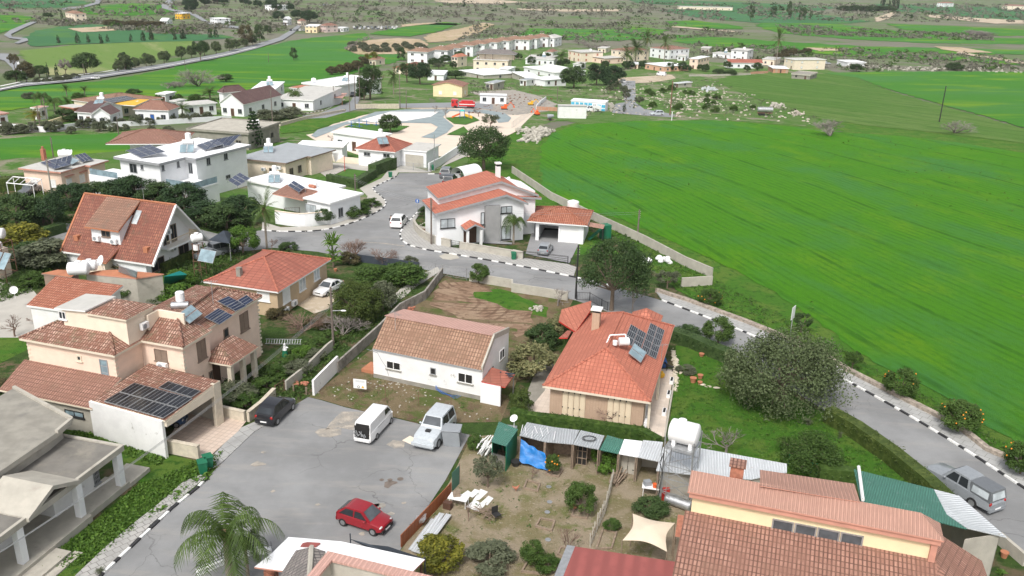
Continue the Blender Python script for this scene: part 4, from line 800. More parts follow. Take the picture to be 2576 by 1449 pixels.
mb.slab([[p(-9,0,3.4),p(.0,0,3.4),p(LL,0,3.4),p(LL,Bk,3.4),p(-9,Bk,3.4)]],.35);h.b(mb,'roof_slab',['gravelroof','conclt'])
mb=MB();
for a in((-9.01,LL+.02,-.03,.2),(LL-.2,LL+.03,.2,Bk)):mb.box(fr,a[0],a[1],a[2],a[3],3.38,3.5)
h.b(mb,'roof_edge','conclt')
xa,xb=P(0,3,222,905)[0]+.3,P(0,3,790,490)[0];xm=P(0,3,490,590,4.3)[0]
mb=MB();m_=(xa+xb)/2
mb.slab([[p(xa,-.25,3.5),p(m_,-.25,4.45),p(m_,3.6,4.45),p(xa,3.6,3.5)],[p(m_,-.25,4.45),p(xb,-.25,3.5),p(xb,3.6,3.5),p(m_,3.6,4.45)]],.28);mb.face([p(m_,3.6,4.45),p(xb,3.6,3.4),p(xa,3.6,3.4)],1)
h.b(mb,'porch_gable_roof',['conclt','conclt'])
mb=MB();mb.box(fr,-9,xa+1,2.4,Bk-.3,-1,3.1);mb.box(fr,xa+1,xb-.6,3.6,Bk-.3,-1,3.1);mb.box(fr,xb-.6,LL-1.0,1.7,Bk-.3,-1,3.1);h.b(mb,'wall','whitegrim')
for x in(-.2,xb+.1,LL-.5,-6.5):
 mb=MB();mb.box(fr,x-.25,x+.25,.05,.5,-.6,3.1);h.b(mb,'column','white')
mb=MB();mb.box(fr,-10,xb+.4,-.35,3.7,-1,.55);mb.box(fr,xb+.4,LL+.0,-.05,2,-1,.5);mb.box(fr,LL,LL+2.2,-.1,1.9,-1,.35);h.b(mb,'porch_floor','conclt')
mb=MB();mb.box(fr,-1.8,1.8,-1.5,-.35,-.6,.3);mb.box(fr,-2.1,2.1,-2.1,-1.5,-.6,.12);h.b(mb,'step','conclt')
h.rect=(xb-.6,LL-1,1.7,9);h.winpx('F',Q(0,3,925,375),Q(0,3,1005,495),frame='trimgrey',bars=3,nm=4,fw=.04);h.rect=(0,1,3.6,9);h.win('F',xa+2.2,.56,xa+3.4,2.7,pane='dark',frame='trimgrey',sill=False);h.win('F',xa+4.2,.56,xa+4.9,2.6,pane='dark',frame='trimgrey',sill=False)
U=[at(Q(0,2,140,1005),4.6),at(Q(0,2,722,1325),4.6),at(Q(0,3,570,5),4.6),at((0,1186),4.6)]
d=(U[3]-U[2]);U[3]=U[2]+d*3;U.append(U[0]+d.normalized()*14);
mb=MB();q=[(min(v.x,0)*0+v.x,v.y)for v in U];base=[V((a,b_,-1))for a,b_ in q];zt=fr.o.z+4.6
pts=[V((U[0].x,U[0].y,zt)),V((U[4].x,U[4].y,zt)),V((U[3].x,U[3].y,zt)),V((U[2].x,U[2].y,zt)),V((U[1].x,U[1].y,zt))]
mb.slab([pts],.35);h.b(mb,'upper_roof_slab',['conc','conclt'])
cc=sum(pts,Zv(0))/5;ins=[v.lerp(cc,.12)for v in pts];mb=MB();mb.hexa([V((v.x,v.y,-1))for v in ins],[V((v.x,v.y,zt-.3))for v in ins]);h.b(mb,'upper_wall','conclt')
mb=MB();wallm=[pts[0],pts[4]]
for a,b_ in((pts[0],pts[4]),(pts[4],pts[3])):
 dd=(b_-a).normalized();nn=V((-dd.y,dd.x,0))*.12;mb.hexa([a-nn-Zv(.05),b_-nn-Zv(.05),b_+nn-Zv(.05),a+nn-Zv(.05)],[a-nn+Zv(.18),b_-nn+Zv(.18),b_+nn+Zv(.18),a+nn+Zv(.18)])
h.b(mb,'roof_upstand','conclt')
fr=Fr(Q(2,3,1785,600),Q(3,3,1750,1090),None,6.2);L=fr.L;p=fr.p
P=lambda c,r,x,y,z:fr.px(Q(c,r,x,y),z)
ry=P(2,3,1850,390,7.0)[1]
zl=fr.ony(.3,Q(2,3,1785,795))[1]
h=House('yellow_house','pale yellow house with ribbed pink roof, long strip window and clay-tiled lower roof','house',fr,(.2,L-.3,.3,6))
mb=MB();mb.box(fr,.2,L-.3,.3,ry+.35,-1,6.1);h.b(mb,'wall','yellow')
Wr=ry+.5;zr=7.0
mb=MB();xr=P(3,3,1540,812,7.0)[0]
mb.slab([[p(-.1,-.1,6.25),p(L+.1,-.1,6.25),p(xr,ry,zr),p(-.1,ry,zr)],[p(L+.1,-.1,6.25),p(L+.1,Wr,6.25),p(xr,ry,zr)],[p(L+.1,Wr,6.25),p(-.1,Wr,6.25),p(-.1,ry,zr),p(xr,ry,zr)]],.1);h.b(mb,'upper_roof',['c_pink','coral'])
mb=MB();mb.box(fr,0,L+.0,.0,.29,5.8,6.13);h.b(mb,'eaves_band','coral')
mb=MB();mb.box(fr,L-.45,L-.1,.1,.6,4.0,6.1);h.b(mb,'corner_pier','coral')
h.rect=(.2,L-.3,.3,6);s0,z1=fr.ony(.3,Q(3,3,45,860));s1,z0=fr.ony(.3,Q(3,3,955,1120));sm,zt=fr.ony(.3,Q(3,3,955,1035))
for k in range(4):a=s0+(s1-s0)*k/4;h.win('F',a+.02,zt-.95,a+(s1-s0)/4-.02,zt-.05,nm=1,frame='steel',fw=.09,pane='wscr')
zt=zl;w0=-7;
mb=MB();mb.slab([[p(-.15,w0,zt-2.4),p(L+.4,w0,zt-2.4),p(L+.0,.3,zt),p(-.15,.3,zt)],[p(L+.4,w0,zt-2.4),p(L+4.2,w0,zt-2.6),p(L+3.2,3.6,zt-1.6),p(L+.2,3.6,zt-.1),p(L+.0,.3,zt)]],.18);h.b(mb,'lower_roof',['t_pan','trimcream'])
mb=MB();mb.box(fr,.3,L+3.0,w0+.8,.28,-1,zt-2.5);mb.box(fr,L-.3,L+2.9,.28,3.4,-1,zt-1.7);h.b(mb,'lower_wall','yellow')
mb=MB();mb.box(fr,-.12,.1,w0,.25,zt-2.9,zt-2.6);h.b(mb,'gable_trim','trimcream')
e=P(3,3,870,520,6.2);mb=MB();mb.slab([[at(Q(3,3,x,y),z)for x,y,z in((-80,540,7.03),(925,702,7.03),(868,520,6.5),(-80,378,6.5))]],.05);h.b(mb,'rear_roof_sheet',['c_pink','coral'])
mb=MB();mb.box(fr,2.6,8.0,Wr+.05,ry+1.6,-1,5.6);h.b(mb,'rear_wall','yellow')
mb=MB();c=P(3,3,-60,400,6.8);mb.box(fr,2.2,3.0,ry+.3,ry+1.0,5.5,7.6,0);mb.box(fr,2.1,3.1,ry+.2,ry+1.1,7.6,7.75,1);h.b(mb,'chimney',['clay','t_pan'])
H_yel=h
G=lambda x,y,z:at(Q(3,3,x,y),z)
gp=[G(865,372,3.6),G(1665,572,3.6),G(1800,830,3.9),G(2005,975,4.1),G(935,708,4.1)]
o=gp[4].copy();o.z=0;t_=thing('lean_to_shed','shed with green corrugated roof turning to whitewashed sheet beside the parked grey pickup','shed',o)
mb=MB();mb.slab([[gp[4],gp[3],gp[2],gp[1],gp[0]]],.06);mb.ex=fr.ex;mb.bd('green_roof',['c_green','c_green'],t_)
wp=[G(1668,574,3.62),G(1925,640,3.5),G(2405,1060,3.3),G(2002,965,4.05),G(1800,828,3.92)]
mb=MB();mb.slab([[wp[3],wp[2],wp[1],wp[0],wp[4]]],.05);mb.ex=fr.ex;mb.bd('white_roof',['c_white','c_white'],t_)
mb=MB();q=[gp[0].lerp(gp[3],.05),gp[1].lerp(gp[4],.05),wp[1].lerp(wp[3],.1),wp[2].lerp(wp[4],.12),gp[3]];
for a,b_ in zip(q[1:],q[2:]):mb.hexa([V((a.x,a.y,-.5)),V((b_.x,b_.y,-.5)),V((b_.x,b_.y,-.5))+V((.1,.1,0)),V((a.x,a.y,-.5))+V((.1,.1,0))],[V((a.x,a.y,3.4)),V((b_.x,b_.y,3.3)),V((b_.x,b_.y,3.3))+V((.1,.1,0)),V((a.x,a.y,3.4))+V((.1,.1,0))])
mb.bd('wall','conclt',t_)
mb=MB();mb.tube(gp[0]+V((.3,0,.2)),gp[4]+V((.1,0,.2)),.12,None,6);mb.bd('gutter','whitep',t_)
a,b_,c_=at(Q(2,3,635,1150),3),at(Q(2,3,1650,1305),3),at(Q(2,3,520,1440),3);d=(c_-a)*2.2
t_=thing('outbuilding','low outbuilding with flat maroon roof and grey edge in front of the beige canopy','shed',V((a.x,a.y,0)))
mb=MB();mb.slab([[a+d,b_+d,b_,a]],.12);mb.ex=(b_-a).normalized();mb.bd('roof',['c_maroon','coral'],t_);mb=MB();e=(b_-a).normalized()*.5;mb.slab([[a-e+d+Zv(.02),a+d+Zv(.02),a+Zv(.02),a-e+Zv(.02)]],.2);mb.bd('gutter',['steel','steel'],t_)
mb=MB();k=Zv(-3.8);mb.hexa([a+k+d,b_+k+d,b_+k-e,a+k],[a+d-Zv(.2),b_+d-Zv(.2),b_-Zv(.2)-e,a-Zv(.2)]);mb.bd('wall','yellow',t_)
c=[at(Q(1,3,162,1215),3),at(Q(1,3,325,1055),3),at(Q(1,3,860,1100),3),at(Q(1,3,1700,1280),3),at(Q(1,3,1580,1400),3),at(Q(1,3,700,1330),3)]
t_=thing('canopy_roof','long white sheet canopy with dark posts and a maroon scrap lying on it','canopy',V((c[0].x,c[0].y,0)))
mb=MB();back=[c[4]+(c[4]-c[3])*1.2,c[0]+(c[4]-c[3])*1.2];mb.slab([[c[0],back[1],back[0],c[4],c[3],c[2],c[1]]],.1);mb.bd('roof',['flatwhite','coral'],t_)
for q in(c[0],c[1],c[3],c[4]):
 q=q.lerp(c[5],.04);mb=MB();mb.tube(V((q.x,q.y,-.2)),q-Zv(.1),.08,None,8);mb.bd('post','rust',t_)
mb=MB();m=[at(Q(1,3,x,y),3.08)for x,y in((445,1150),(470,1115),(520,1105),(640,1112),(650,1120),(600,1155),(480,1152))];mb.slab([m[::-1]],.03);tag(mb.bd('scrap_sheet',['c_maroon','c_maroon'],None,org=m[0]),'torn maroon roofing scrap lying on the white canopy','scrap')
mb=MB();m=[at(Q(1,3,x,y),z)for x,y,z in((950,1075,2.3),(1150,1130,2.2),(1330,1150,2.4),(1700,1275,2.3),(1690,1300,2.2),(1380,1245,1.9),(1100,1150,2.0))];mb.slab([m[::-1]],.03);mb.tube(m[0]+Zv(-2.4),m[0]+Zv(.4),.04,None,5);mb.tube(m[3]+Zv(-2.4),m[3]+Zv(.1),.05,None,5);tag(mb.bd('shade_cloth',['shade','shade'],None,org=V((m[0].x,m[0].y,0))),'strip of black shade cloth stretched behind the white canopy','shade cloth')
fr=Fr(Q(1,3,725,1215),Q(1,3,1700,1449),None,5.0);p=fr.p
h=House('terrace_house','house with grey tiled roof and pink-coped roof terrace walls at the bottom edge','house',fr,(0,fr.L,-6,0))
mb=MB();mb.box(fr,0,fr.L+3,-.35,0,3.6,4.85);mb.box(fr,0,.35,-6,-.36,3.6,4.85);h.b(mb,'parapet','conclt');mb=MB();mb.box(fr,-.1,fr.L+3,-.5,.15,4.853,5.0);mb.box(fr,-.1,.5,-6,-.51,4.853,5.0);h.b(mb,'coping','c_rose')
mb=MB();mb.box(fr,.35,fr.L+3,-6,-.36,3.4,3.62);h.b(mb,'terrace_floor','conclt');mb=MB();mb.box(fr,.05,fr.L+3,-6,-.05,-.5,3.59);h.b(mb,'wall','cream')
g=[at(Q(1,3,x,y),z)for x,y,z in((235,1449,3.3),(400,1190,3.6),(560,1155,4.6),(700,1200,4.4),(540,1449,4.8))]
mb=MB();dd=(g[0]-g[1]);mb.slab([[g[1],g[0],g[0]+dd*1.5,g[4]+dd*1.3,g[4],g[2]],[g[2],g[4],g[3]]],.15);h.b(mb,'tiled_roof',['t_grey','trimcream']);mb=MB();mb.tube(g[2],g[4],.16,None,6);h.b(mb,'ridge_tiles','conclt')
mb=MB();u=[at(Q(1,3,x,y),z)for x,y,z in((75,1400,1.6),(150,1330,1.6),(220,1335,1.6),(175,1449,1.6))];mb.hexa([V((v.x,v.y,-.2))for v in u][::-1],[v for v in u][::-1]);h2=mb.bd('barbecue','clay',None,org=V((u[0].x,u[0].y,0)));tag(h2,'brick barbecue with stone top beside the tall palm','barbecue')

# ==========================================================
def polyflat(h,pts,z1,wall='white',roof='flatwhite',trim='trimgrey',inset=.35,t=.3,para=0,z0=-1.5,nm='roof'):
 P=[V((x,y,0))for x,y in pts];n=len(P);area=sum(P[i].x*P[(i+1)%n].y-P[(i+1)%n].x*P[i].y for i in range(n))
 if area<0:P=P[::-1]
 ins=[]
 for i in range(n):
  a=(P[i]-P[i-1]).normalized();b=(P[(i+1)%n]-P[i]).normalized();na=V((-a.y,a.x,0));nb=V((-b.y,b.x,0));m=(na+nb).normalized();ins.append(P[i]+m*inset/max(.35,m.dot(na)))
 f=h.fr;mb=MB();mb.hexa([f.p(v.x,v.y,z0)for v in ins],[f.p(v.x,v.y,z1-t)for v in ins]);h.b(mb,'wall',wall)
 mb=MB();mb.slab([[f.p(v.x,v.y,z1)for v in P]],t)
 if para:
  m2=[]
  for i in range(n):
   a=(P[i]-P[i-1]).normalized();b=(P[(i+1)%n]-P[i]).normalized();na=V((-a.y,a.x,0));m=(na+V((-b.y,b.x,0))).normalized();m2.append(P[i]+m*.2/max(.35,m.dot(na)))
  for i in range(n):
   j=(i+1)%n;o0,o1,i0,i1=P[i],P[j],m2[i],m2[j];q=lambda v,z:f.p(v.x,v.y,z)
   mb.face([q(o0,z1+para),q(o1,z1+para),q(i1,z1+para),q(i0,z1+para)],1);mb.face([q(o0,z1-.0),q(o1,z1-.0),q(o1,z1+para),q(o0,z1+para)],1);mb.face([q(i1,z1),q(i0,z1),q(i0,z1+para),q(i1,z1+para)],1)
 h.b(mb,nm,[roof,trim])
def autow(h,z1,nf=3,ns=2,floors=None,side='R',frame='trimwhite',pane='glass',ww=1.2,wh=1.2,door=True):
 x0,x1,y0,y1=h.rect;floors=floors or max(1,int(round(z1/3.0)))
 for fl in range(floors):
  for k in range(nf):
   a=x0+(x1-x0)*(k+.5)/nf
   if door and fl==0 and k==nf//2:h.win('F',a-.5,.05,a+.5,2.1,frame='brownshut',pane='door',nm=1,sill=False,name='door')
   else:h.win('F',a-ww/2,fl*3+.9,a+ww/2,fl*3+.9+wh,frame=frame,pane=pane)
  for k in range(ns):
   a=y0+(y1-y0)*(k+.5)/ns;h.win(side,a-ww/2,fl*3+.9,a+ww/2,fl*3+.9+wh,frame=frame,pane=pane)
def simple(name,label,A,B,C,h,kind='flat',wall='white',roof='flatwhite',trim='trimwhite',rise=1.6,nf=3,ns=2,side='R',para=.0,group=None,cat='house',tank=False,depth=None,windows=True,ov=.4,pane='glass',frame='trimgrey',solar=False,inset=.35,door=True):
 f=Fr(A,B,C,h);L=f.L;W=depth or max(3,f.W)
 H=House(name,label,cat,f,(inset,L-inset,inset,W-inset),group)
 if kind=='flat':polyflat(H,[(0,0),(L,0),(L,W),(0,W)],h,wall,roof,trim,inset,.25,para)
 elif kind=='hip':
  H.walls(wall,inset,L-inset,inset,W-inset,h-.05,-1.5);mb=MB();cp=MB();roof_hip(mb,f,inset,L-inset,inset,W-inset,h,h+rise,inset,.14,None,cp if L>6 else None);H.b(mb,'roof',[roof,trim]);
  if cp.v:H.b(cp,'ridge_tiles',roof)
 elif kind=='gabx':
  mb=MB();gable_wall(mb,f,inset,L-inset,inset,W-inset,h,h,h+rise,W/2);H.b(mb,'wall',wall);mb=MB();roof_gable(mb,f,inset,L-inset,inset,W-inset,h,h,h+rise,W/2,ov,ov,.15);H.b(mb,'roof',[roof,trim])
 elif kind=='gaby':
  mb=MB();gable_wall(mb,f,inset,L-inset,inset,W-inset,h,h,h+rise,L/2,'y');H.b(mb,'wall',wall);mb=MB();roof_gable(mb,f,inset,L-inset,inset,W-inset,h,h,h+rise,L/2,ov,ov,.15,'y');H.b(mb,'roof',[roof,trim])
 if windows:autow(H,h,nf,ns,side=side,pane=pane,frame=frame,door=door)
 if tank:heater(H.root,f.p(L*.55,W*.55,h+(rise*.5 if kind!='flat' else 0)),math.atan2(f.ex.y,f.ex.x)+.2,1.1)
 if solar:tilted(H.root,f,L*.15,W*.3,h,L*.35,2.0,R(20),4,1,cell='pv')
 return H
fr=Fr(Q(0,1,610,1075),Q(0,1,1540,1215),Q(0,1,2100,965),2.0);L=fr.L;W=fr.W;yr,zr=fr.onx(L,Q(0,1,1770,612))
yr=W/2 if not(W*.3<yr<W*.7)else yr
h=House('aframe_house','steep A-frame house with dark red tiled roof, wide dormer and gable balcony','house',fr,(.3,L-1.4,.6,W-.6))
mb=MB();gable_wall(mb,fr,.3,L-1.4,.4,W-.4,2.3,2.3,zr-.1,yr,dz=-.1);h.b(mb,'wall','white')
mb=MB();cp=MB();A_,B_=roof_gable(mb,fr,0,L,0,W,2.0,2.0,zr,yr,.0,.0,.22,'x',cp);h.b(mb,'roof',['t_aframe','trimwhite']);h.b(cp,'ridge_tiles','terra')
sl=(zr-2.0)/yr;zy=lambda y:2.0+sl*y;p=fr.p
for xx in(0,L):
 mb=MB();s=.12;mb.hexa([p(xx-s,0,1.75),p(xx+s,0,1.75),p(xx+s,yr,zr-.25),p(xx-s,yr,zr-.25)],[p(xx-s,0,2.1),p(xx+s,0,2.1),p(xx+s,yr,zr+.08),p(xx-s,yr,zr+.08)]);mb.hexa([p(xx-s,yr,zr-.25),p(xx+s,yr,zr-.25),p(xx+s,W,1.75),p(xx-s,W,1.75)],[p(xx-s,yr,zr+.08),p(xx+s,yr,zr+.08),p(xx+s,W,2.1),p(xx-s,W,2.1)]);h.b(mb,'gable_trim','terra' if xx==0 else 'trimwhite')
d0=fr.px(Q(0,1,850,835),5.2);d1=fr.px(Q(0,1,1200,880),5.2)
dy=.9;zd=5.3;da,db=d0[0],d1[0]
mb=MB();mb.box(fr,da+.45,db-.35,dy+.3,yr,2.4,zd-.05);tri=[(dy+.3,zd-.1),(yr,zr-.9),(yr,zd-.1)]
mb.hexa([p(da+.45,y,z)for y,z in tri],[p(db-.35,y,z)for y,z in tri]);h.b(mb,'dormer_wall','white')
mb=MB();mb.slab([[p(da,dy-.2,zd),p(db,dy-.2,zd),p(db,yr,zr-.02+.12),p(da,yr,zr+.1)]],.2);h.b(mb,'dormer_roof',['t_aframe2','terra'])
h.rect=(0,0,dy+.3,0);h.winpx('F',Q(0,1,1018,865),Q(0,1,1115,940),frame='brownshut');h.ac('F',da+.8,3.6,.9,.6);h.ac('F',db-1.6,3.5,.9,.6)
e0=fr.px(Q(0,1,765,1145),2.0);e1=fr.px(Q(0,1,1110,1145),2.0);f0=fr.onx
mb=MB();mb.slab([[p(e0[0],-1.2,1.9),p(e1[0]+.6,-1.2,1.9),p(db-.3,dy+.28,3.3),p(da+.2,dy+.28,3.3)]],.18);h.b(mb,'porch_roof',['t_aframe','terra'])
mb=MB();mb.box(fr,e0[0]+.4,e1[0],-.9,.5,-1,1.7);h.b(mb,'porch_wall','cream')
mb=MB();k=.12;y=yr*.72;x=L*.62;mb.slab([[p(x,y-.6,zy(y-.6)+k),p(x+.8,y-.6,zy(y-.6)+k),p(x+.8,y+.5,zy(y+.5)+k),p(x,y+.5,zy(y+.5)+k)]],.1);h.b(mb,'skylight',['curtain','trimwhite'])
for xx,yy in((1.6,yr*.25),(L-1.6,yr*.22)):
 mb=MB();mb.box(fr,xx-.3,xx+.3,yy-.3,yy+.35,zy(yy)-.3,zy(yy)+.35);h.b(mb,'roof_vent','terra')
antenna(h.root,p(L*.66,yr,zr),1.6,.3)
gx=L-1.4;h.rect=(.3,gx,.6,W-.6)
mb=MB();mb.box(fr,gx,L-.2,W*.3,W*.82,2.75,2.95);h.b(mb,'balcony_slab','white')
mb=MB();
for i in range(26):y=W*.3+W*.52*i/25;mb.box(fr,L-.28,L-.25,y-.015,y+.015,2.95,3.85)
mb.box(fr,L-.3,L-.23,W*.3,W*.82,3.85,3.92);mb.box(fr,gx+.02,L-.3,W*.82-.05,W*.82,3.0,3.9);h.b(mb,'balcony_rail','ylw' if False else 'shutter')
h.win('R',W*.36,3.0,W*.46,5.0,frame='brownshut',sill=False);h.win('R',W*.5,3.0,W*.6,5.2,frame='brownshut',sill=False);h.win('R',W*.12,.4,W*.34,1.9,frame='brownshut',pane='dark');h.win('R',W*.6,.0,W*.78,2.2,frame='brownshut',pane='dark',sill=False)
h.ac('R',W*.47,2.0);h.ac('R',W*.4,4.3)
fr=Fr((512,708),(700,735),(830,652),3.1);L,W=fr.L,fr.W
h=House('red_roof_house','tan house with low red hip roof and white-framed windows beside the parked white sedan','house',fr,(.4,L-.4,.4,W-.4))
h.walls('tan',.4,L-.4,.4,W-.4,3.05);mb=MB();cp=MB();c=fr.px((664,638),5.0)
roof_hip(mb,fr,.4,L-.4,.4,W-.4,3.1,4.9,.4,.16,((L/2,W*.42),(L/2,W*.60)),cp);h.b(mb,'roof',['t_red','trimwhite']);h.b(cp,'ridge_tiles','t_orange')
for a,b_ in(((575,1240),(640,1345)),((425,1330),(500,1449))):h.winpx('R',Q(1,1,*a),Q(1,1,*b_),pane='curtain')
h.winpx('R',Q(1,2,262,20),Q(1,2,345,120),pane='trimwhite',nm=3);h.winpx('F',Q(1,2,10,30),Q(1,2,142,140),pane='trimwhite',nm=4)
h.ac('R',W*.25,.4);h.ac('R',W*.1,.2)
mb=MB();mb.box(fr,L*.35,L*.35+.5,W*.12,W*.12+.5,3.2,4.6);h.b(mb,'chimney','conc')
fr=Fr(Q(1,1,1812,650),Q(2,1,150,590),None,5.4);L=fr.L;p=fr.p
yb=fr.px(Q(2,1,410,445),5.4)[1];pk=fr.ony(0,Q(1,1,2520,505))
W=min(max(yb,7),13)
h=House('modern_house','two-storey white house with layered orange gables, grey fascias, chimney and arched porch','house',fr,(.5,L-.2,.6,W))
bl,bz=fr.px(Q(1,1,1835,890),0)[0],0
xp=min(max(pk[0],L*.55),L*.85);zp=max(pk[1],6.2)
mb=MB();gable_wall(mb,fr,.3,L-.2,.6,W,4.9,5.3,zp,xp,'y',dz=-.2);h.b(mb,'wall','white')
mb=MB();roof_gable(mb,fr,0,L,0,W,4.8,5.4,zp,xp,.2,.1,.3,'y');h.b(mb,'roof',['t_orange','trimgrey'])
u0=fr.px(Q(1,1,1920,450),7)[0];mb=MB();gable_wall(mb,fr,1.2,L+2.4,3.2,W+2,6.0,6.3,zp+1.1,xp,'y',dz=-.2);h.b(mb,'upper_wall','white');mb=MB();roof_gable(mb,fr,1.2,L+2.6,3.0,W+2,6.1,5.7,zp+1.15,xp+.2,.2,.3,.32,'y');h.b(mb,'upper_roof',['t_orange','trimgrey'])
mb=MB();mb.box(fr,xp+.6,xp+1.2,W-1,W-.4,6,zp+2.4,0);mb.box(fr,xp+.7,xp+1.1,W-.9,W-.5,zp+2.4,zp+2.75,1);mb.box(fr,xp+.5,xp+1.3,W-1.1,W-.3,zp+2.75,zp+2.95,0);h.b(mb,'chimney',['trimwhite','black'])
A2=fr.p(L+.2,3.0,5.9+.3);
g0,g1=fr.px(Q(1,1,2200,900),0)[0],fr.px(Q(1,1,2355,900),0)[0]
mb=MB();mb.box(fr,g0,g1,.15,.62,-.5,5.2);h.b(mb,'grey_bay','greywall')
h.rect=(.3,L,.6,W);h.winpx('F',Q(1,1,1855,755),Q(1,1,2003,838),frame='black',pane='curtain');h.winpx('F',Q(1,1,2465,628),Q(1,1,2576,690),frame='black',pane='curtain');h.winpx('F',Q(1,1,2470,825),Q(1,1,2560,955),frame='black',pane='curtain')
h.rect=(.3,L,.15,W);h.winpx('F',Q(1,1,2262,688),Q(1,1,2298,808),frame='black',pane='curtain',nm=1)
d0=fr.px(Q(1,1,2010,930),0)[0];d1=fr.px(Q(1,1,2170,950),0)[0];y0=-1.4
mb=MB();xm=(d0+d1)/2;mb.slab([[p(d0-.4,y0-.3,2.7),p(xm,y0-.3,3.4),p(xm,.6,3.4),p(d0-.4,.6,2.7)],[p(xm,y0-.3,3.4),p(d1+.5,y0-.3,2.7),p(d1+.5,.6,2.7),p(xm,.6,3.4)]],.22);h.b(mb,'porch_roof',['t_orange','trimgrey'])
posts(h,'porch_column','trimwhite',[(d0,y0),(d1,y0)],.16,0,2.5);h.rect=(.3,L,.6,W);h.win('F',xm-.9,.15,xm+.9,2.4,frame='door',pane='door',sill=False,name='door')
mb=MB();mb.box(fr,L+.05,L+2.6,W-3.4,W+1,-.5,5.1);h.b(mb,'side_wall','white');h.rect=(.3,L+2.6,.6,W);
mb=MB();mb.slab([[p(L-.3,2.6,5.6),p(L+3.2,2.6,5.2),p(L+3.2,W+2.5,5.2),p(L-.3,W+2.5,5.7)]],.3);h.b(mb,'side_roof',['t_orange','trimgrey']);h.win('R',W-2.6,3.5,W-1.8,4.7,frame='brownshut',nm=1);
mb=MB();mb.box(fr,L-.3,L+2.4,3,W-3.3,-.5,5.0);h.b(mb,'side_wall','white');h.rect=(.3,L+2.4,.6,W);h.win('R',3.6,3.4,4.3,4.7,frame='brownshut',nm=1)
mb=MB();mb.slab([[p(L+.3,8.2,5.95),p(L+2.3,8.2,5.7),p(L+2.3,9.4,5.7),p(L+.3,9.4,5.95)]],.08);h.b(mb,'solar_collector',['coll','trimwhite']);dish(h.root,p(L+.2,W+1,5.6),.5,(-.7,-.5,.4))
H_mod=h
fr=Fr((1342,556),(1474,566),(1502,534),2.9);L,W=fr.L,max(fr.W,6);p=fr.p
h=House('garage','white double garage with pantiled hip roof, one door open, next to the modern house','garage',fr,(.3,L-.3,.3,W))
mb=MB();x2,x3=L*.48,L*.86
for a in((.3,.75,.3,.6,2.8),(.75,L-.3,.3,.6,None),(x2,x2+.25,.3,.6,2.4),(x3,L-.3,.3,.6,2.4)):
 mb.box(fr,a[0],a[1],a[2],a[3],-.5 if a[4]else 2.4,a[4]or 2.8)
mb.box(fr,.3,.6,.6,W,-.5,2.8);mb.box(fr,L-.6,L-.3,.6,W,-.5,2.8);mb.box(fr,.6,L-.6,W-.3,W,-.5,2.8);h.b(mb,'wall','white')
mb=MB();mb.box(fr,.6,L-.6,.61,W-.31,0,.03);h.b(mb,'floor','dark');mb=MB();mb.box(fr,x2+.25,x3,.42,.5,0,2.39);h.b(mb,'garage_door','trimwhite')
mb=MB();cp=MB();roof_hip(mb,fr,-.6,L,0,W,2.9,4.2,.25,.16,None,cp);h.b(mb,'roof',['t_small','trimwhite']);h.b(cp,'ridge_tiles','t_small');rtank(h.root,p(L*.62,W+.4,3.0),.85,1.0,.3,False)
mb=MB();mb.slab([[p(L+.1,1,2.5),p(L+2.3,1,2.3),p(L+2.3,3,2.3),p(L+.1,3,2.5)]],.06);h.b(mb,'awning',['c_pink','c_pink']);posts(h,'awning_post','black',[(L+2.2,1.1),(L+2.2,2.9)],.04,0,2.25)
fr=Fr(Q(0,1,1140,125),Q(0,1,1600,190),Q(0,1,2430,10),6.6);L,W=fr.L,fr.W;yj=fr.px(Q(0,1,1830,125),6.6);yk=fr.px(Q(0,1,1990,140),6.6)
h=House('flat_roof_villa','large white two-storey villa with flat grey-edged roof, solar arrays and glass balconies','house',fr,(.6,L-.6,.6,W-.6))
dx=max(.8,yk[0]-L)
polyflat(h,[(0,0),(L,0),(L,yj[1]),(L+dx,yj[1]),(L+dx,W),(0,W)],6.6,'white','flatwhite','trimgrey',.6,.4)
h.winpx('F',Q(0,1,1300,190),Q(0,1,1385,295),frame='trimgrey',sill=False);h.winpx('F',Q(0,1,1413,205),Q(0,1,1447,258),frame='trimgrey')
h.winpx('R',Q(0,1,1622,208),Q(0,1,1655,265),frame='trimgrey');h.winpx('R',Q(0,1,1775,165),Q(0,1,1808,230),frame='trimgrey')
h.rect=(.6,L+dx-.6,yj[1]+.6,W-.6);h.winpx('R',Q(0,1,2072,128),Q(0,1,2118,205),frame='trimgrey');h.winpx('R',Q(0,1,2248,85),Q(0,1,2292,152),frame='trimgrey');h.winpx('R',Q(0,1,2270,315),Q(0,1,2318,340),frame='trimgrey');h.winpx('F',Q(0,1,1893,185),Q(0,1,1945,300),frame='trimgrey',sill=False)
P=lambda x,y,z=6.6:fr.px(Q(0,1,x,y),z)
def arrpx(H,fr,c,r,a,b_,d,z0,z1,nx,ny,cell='pv'):
 A_,B_,D_=[fr.p(*fr.px(Q(c,r,*q),z)[:2],z)for q,z in((a,z0),(b_,z0),(d,z1))];array(H.root,A_,B_,D_,nx,ny,cell)
 mb=MB()
 for q in(A_,B_,D_,B_+D_-A_):mb.tube(V((q.x,q.y,fr.o.z+z0-.35)),q,.035,None,4)
 mb.bd('panel_frame','steel',H.root)
arrpx(h,fr,0,1,(1265,62),(1415,135),(1510,3),6.8,7.5,4,3);arrpx(h,fr,0,1,(1975,10),(2060,62),(2160,-52),6.8,7.4,2,3);arrpx(h,fr,0,1,(2060,62),(2315,10),(2180,-52),6.85,7.5,4,2)
heater(h.root,fr.p(*P(1900,60,6.7)[:2],6.6),math.atan2(fr.ex.y,fr.ex.x)+.6,1.1)
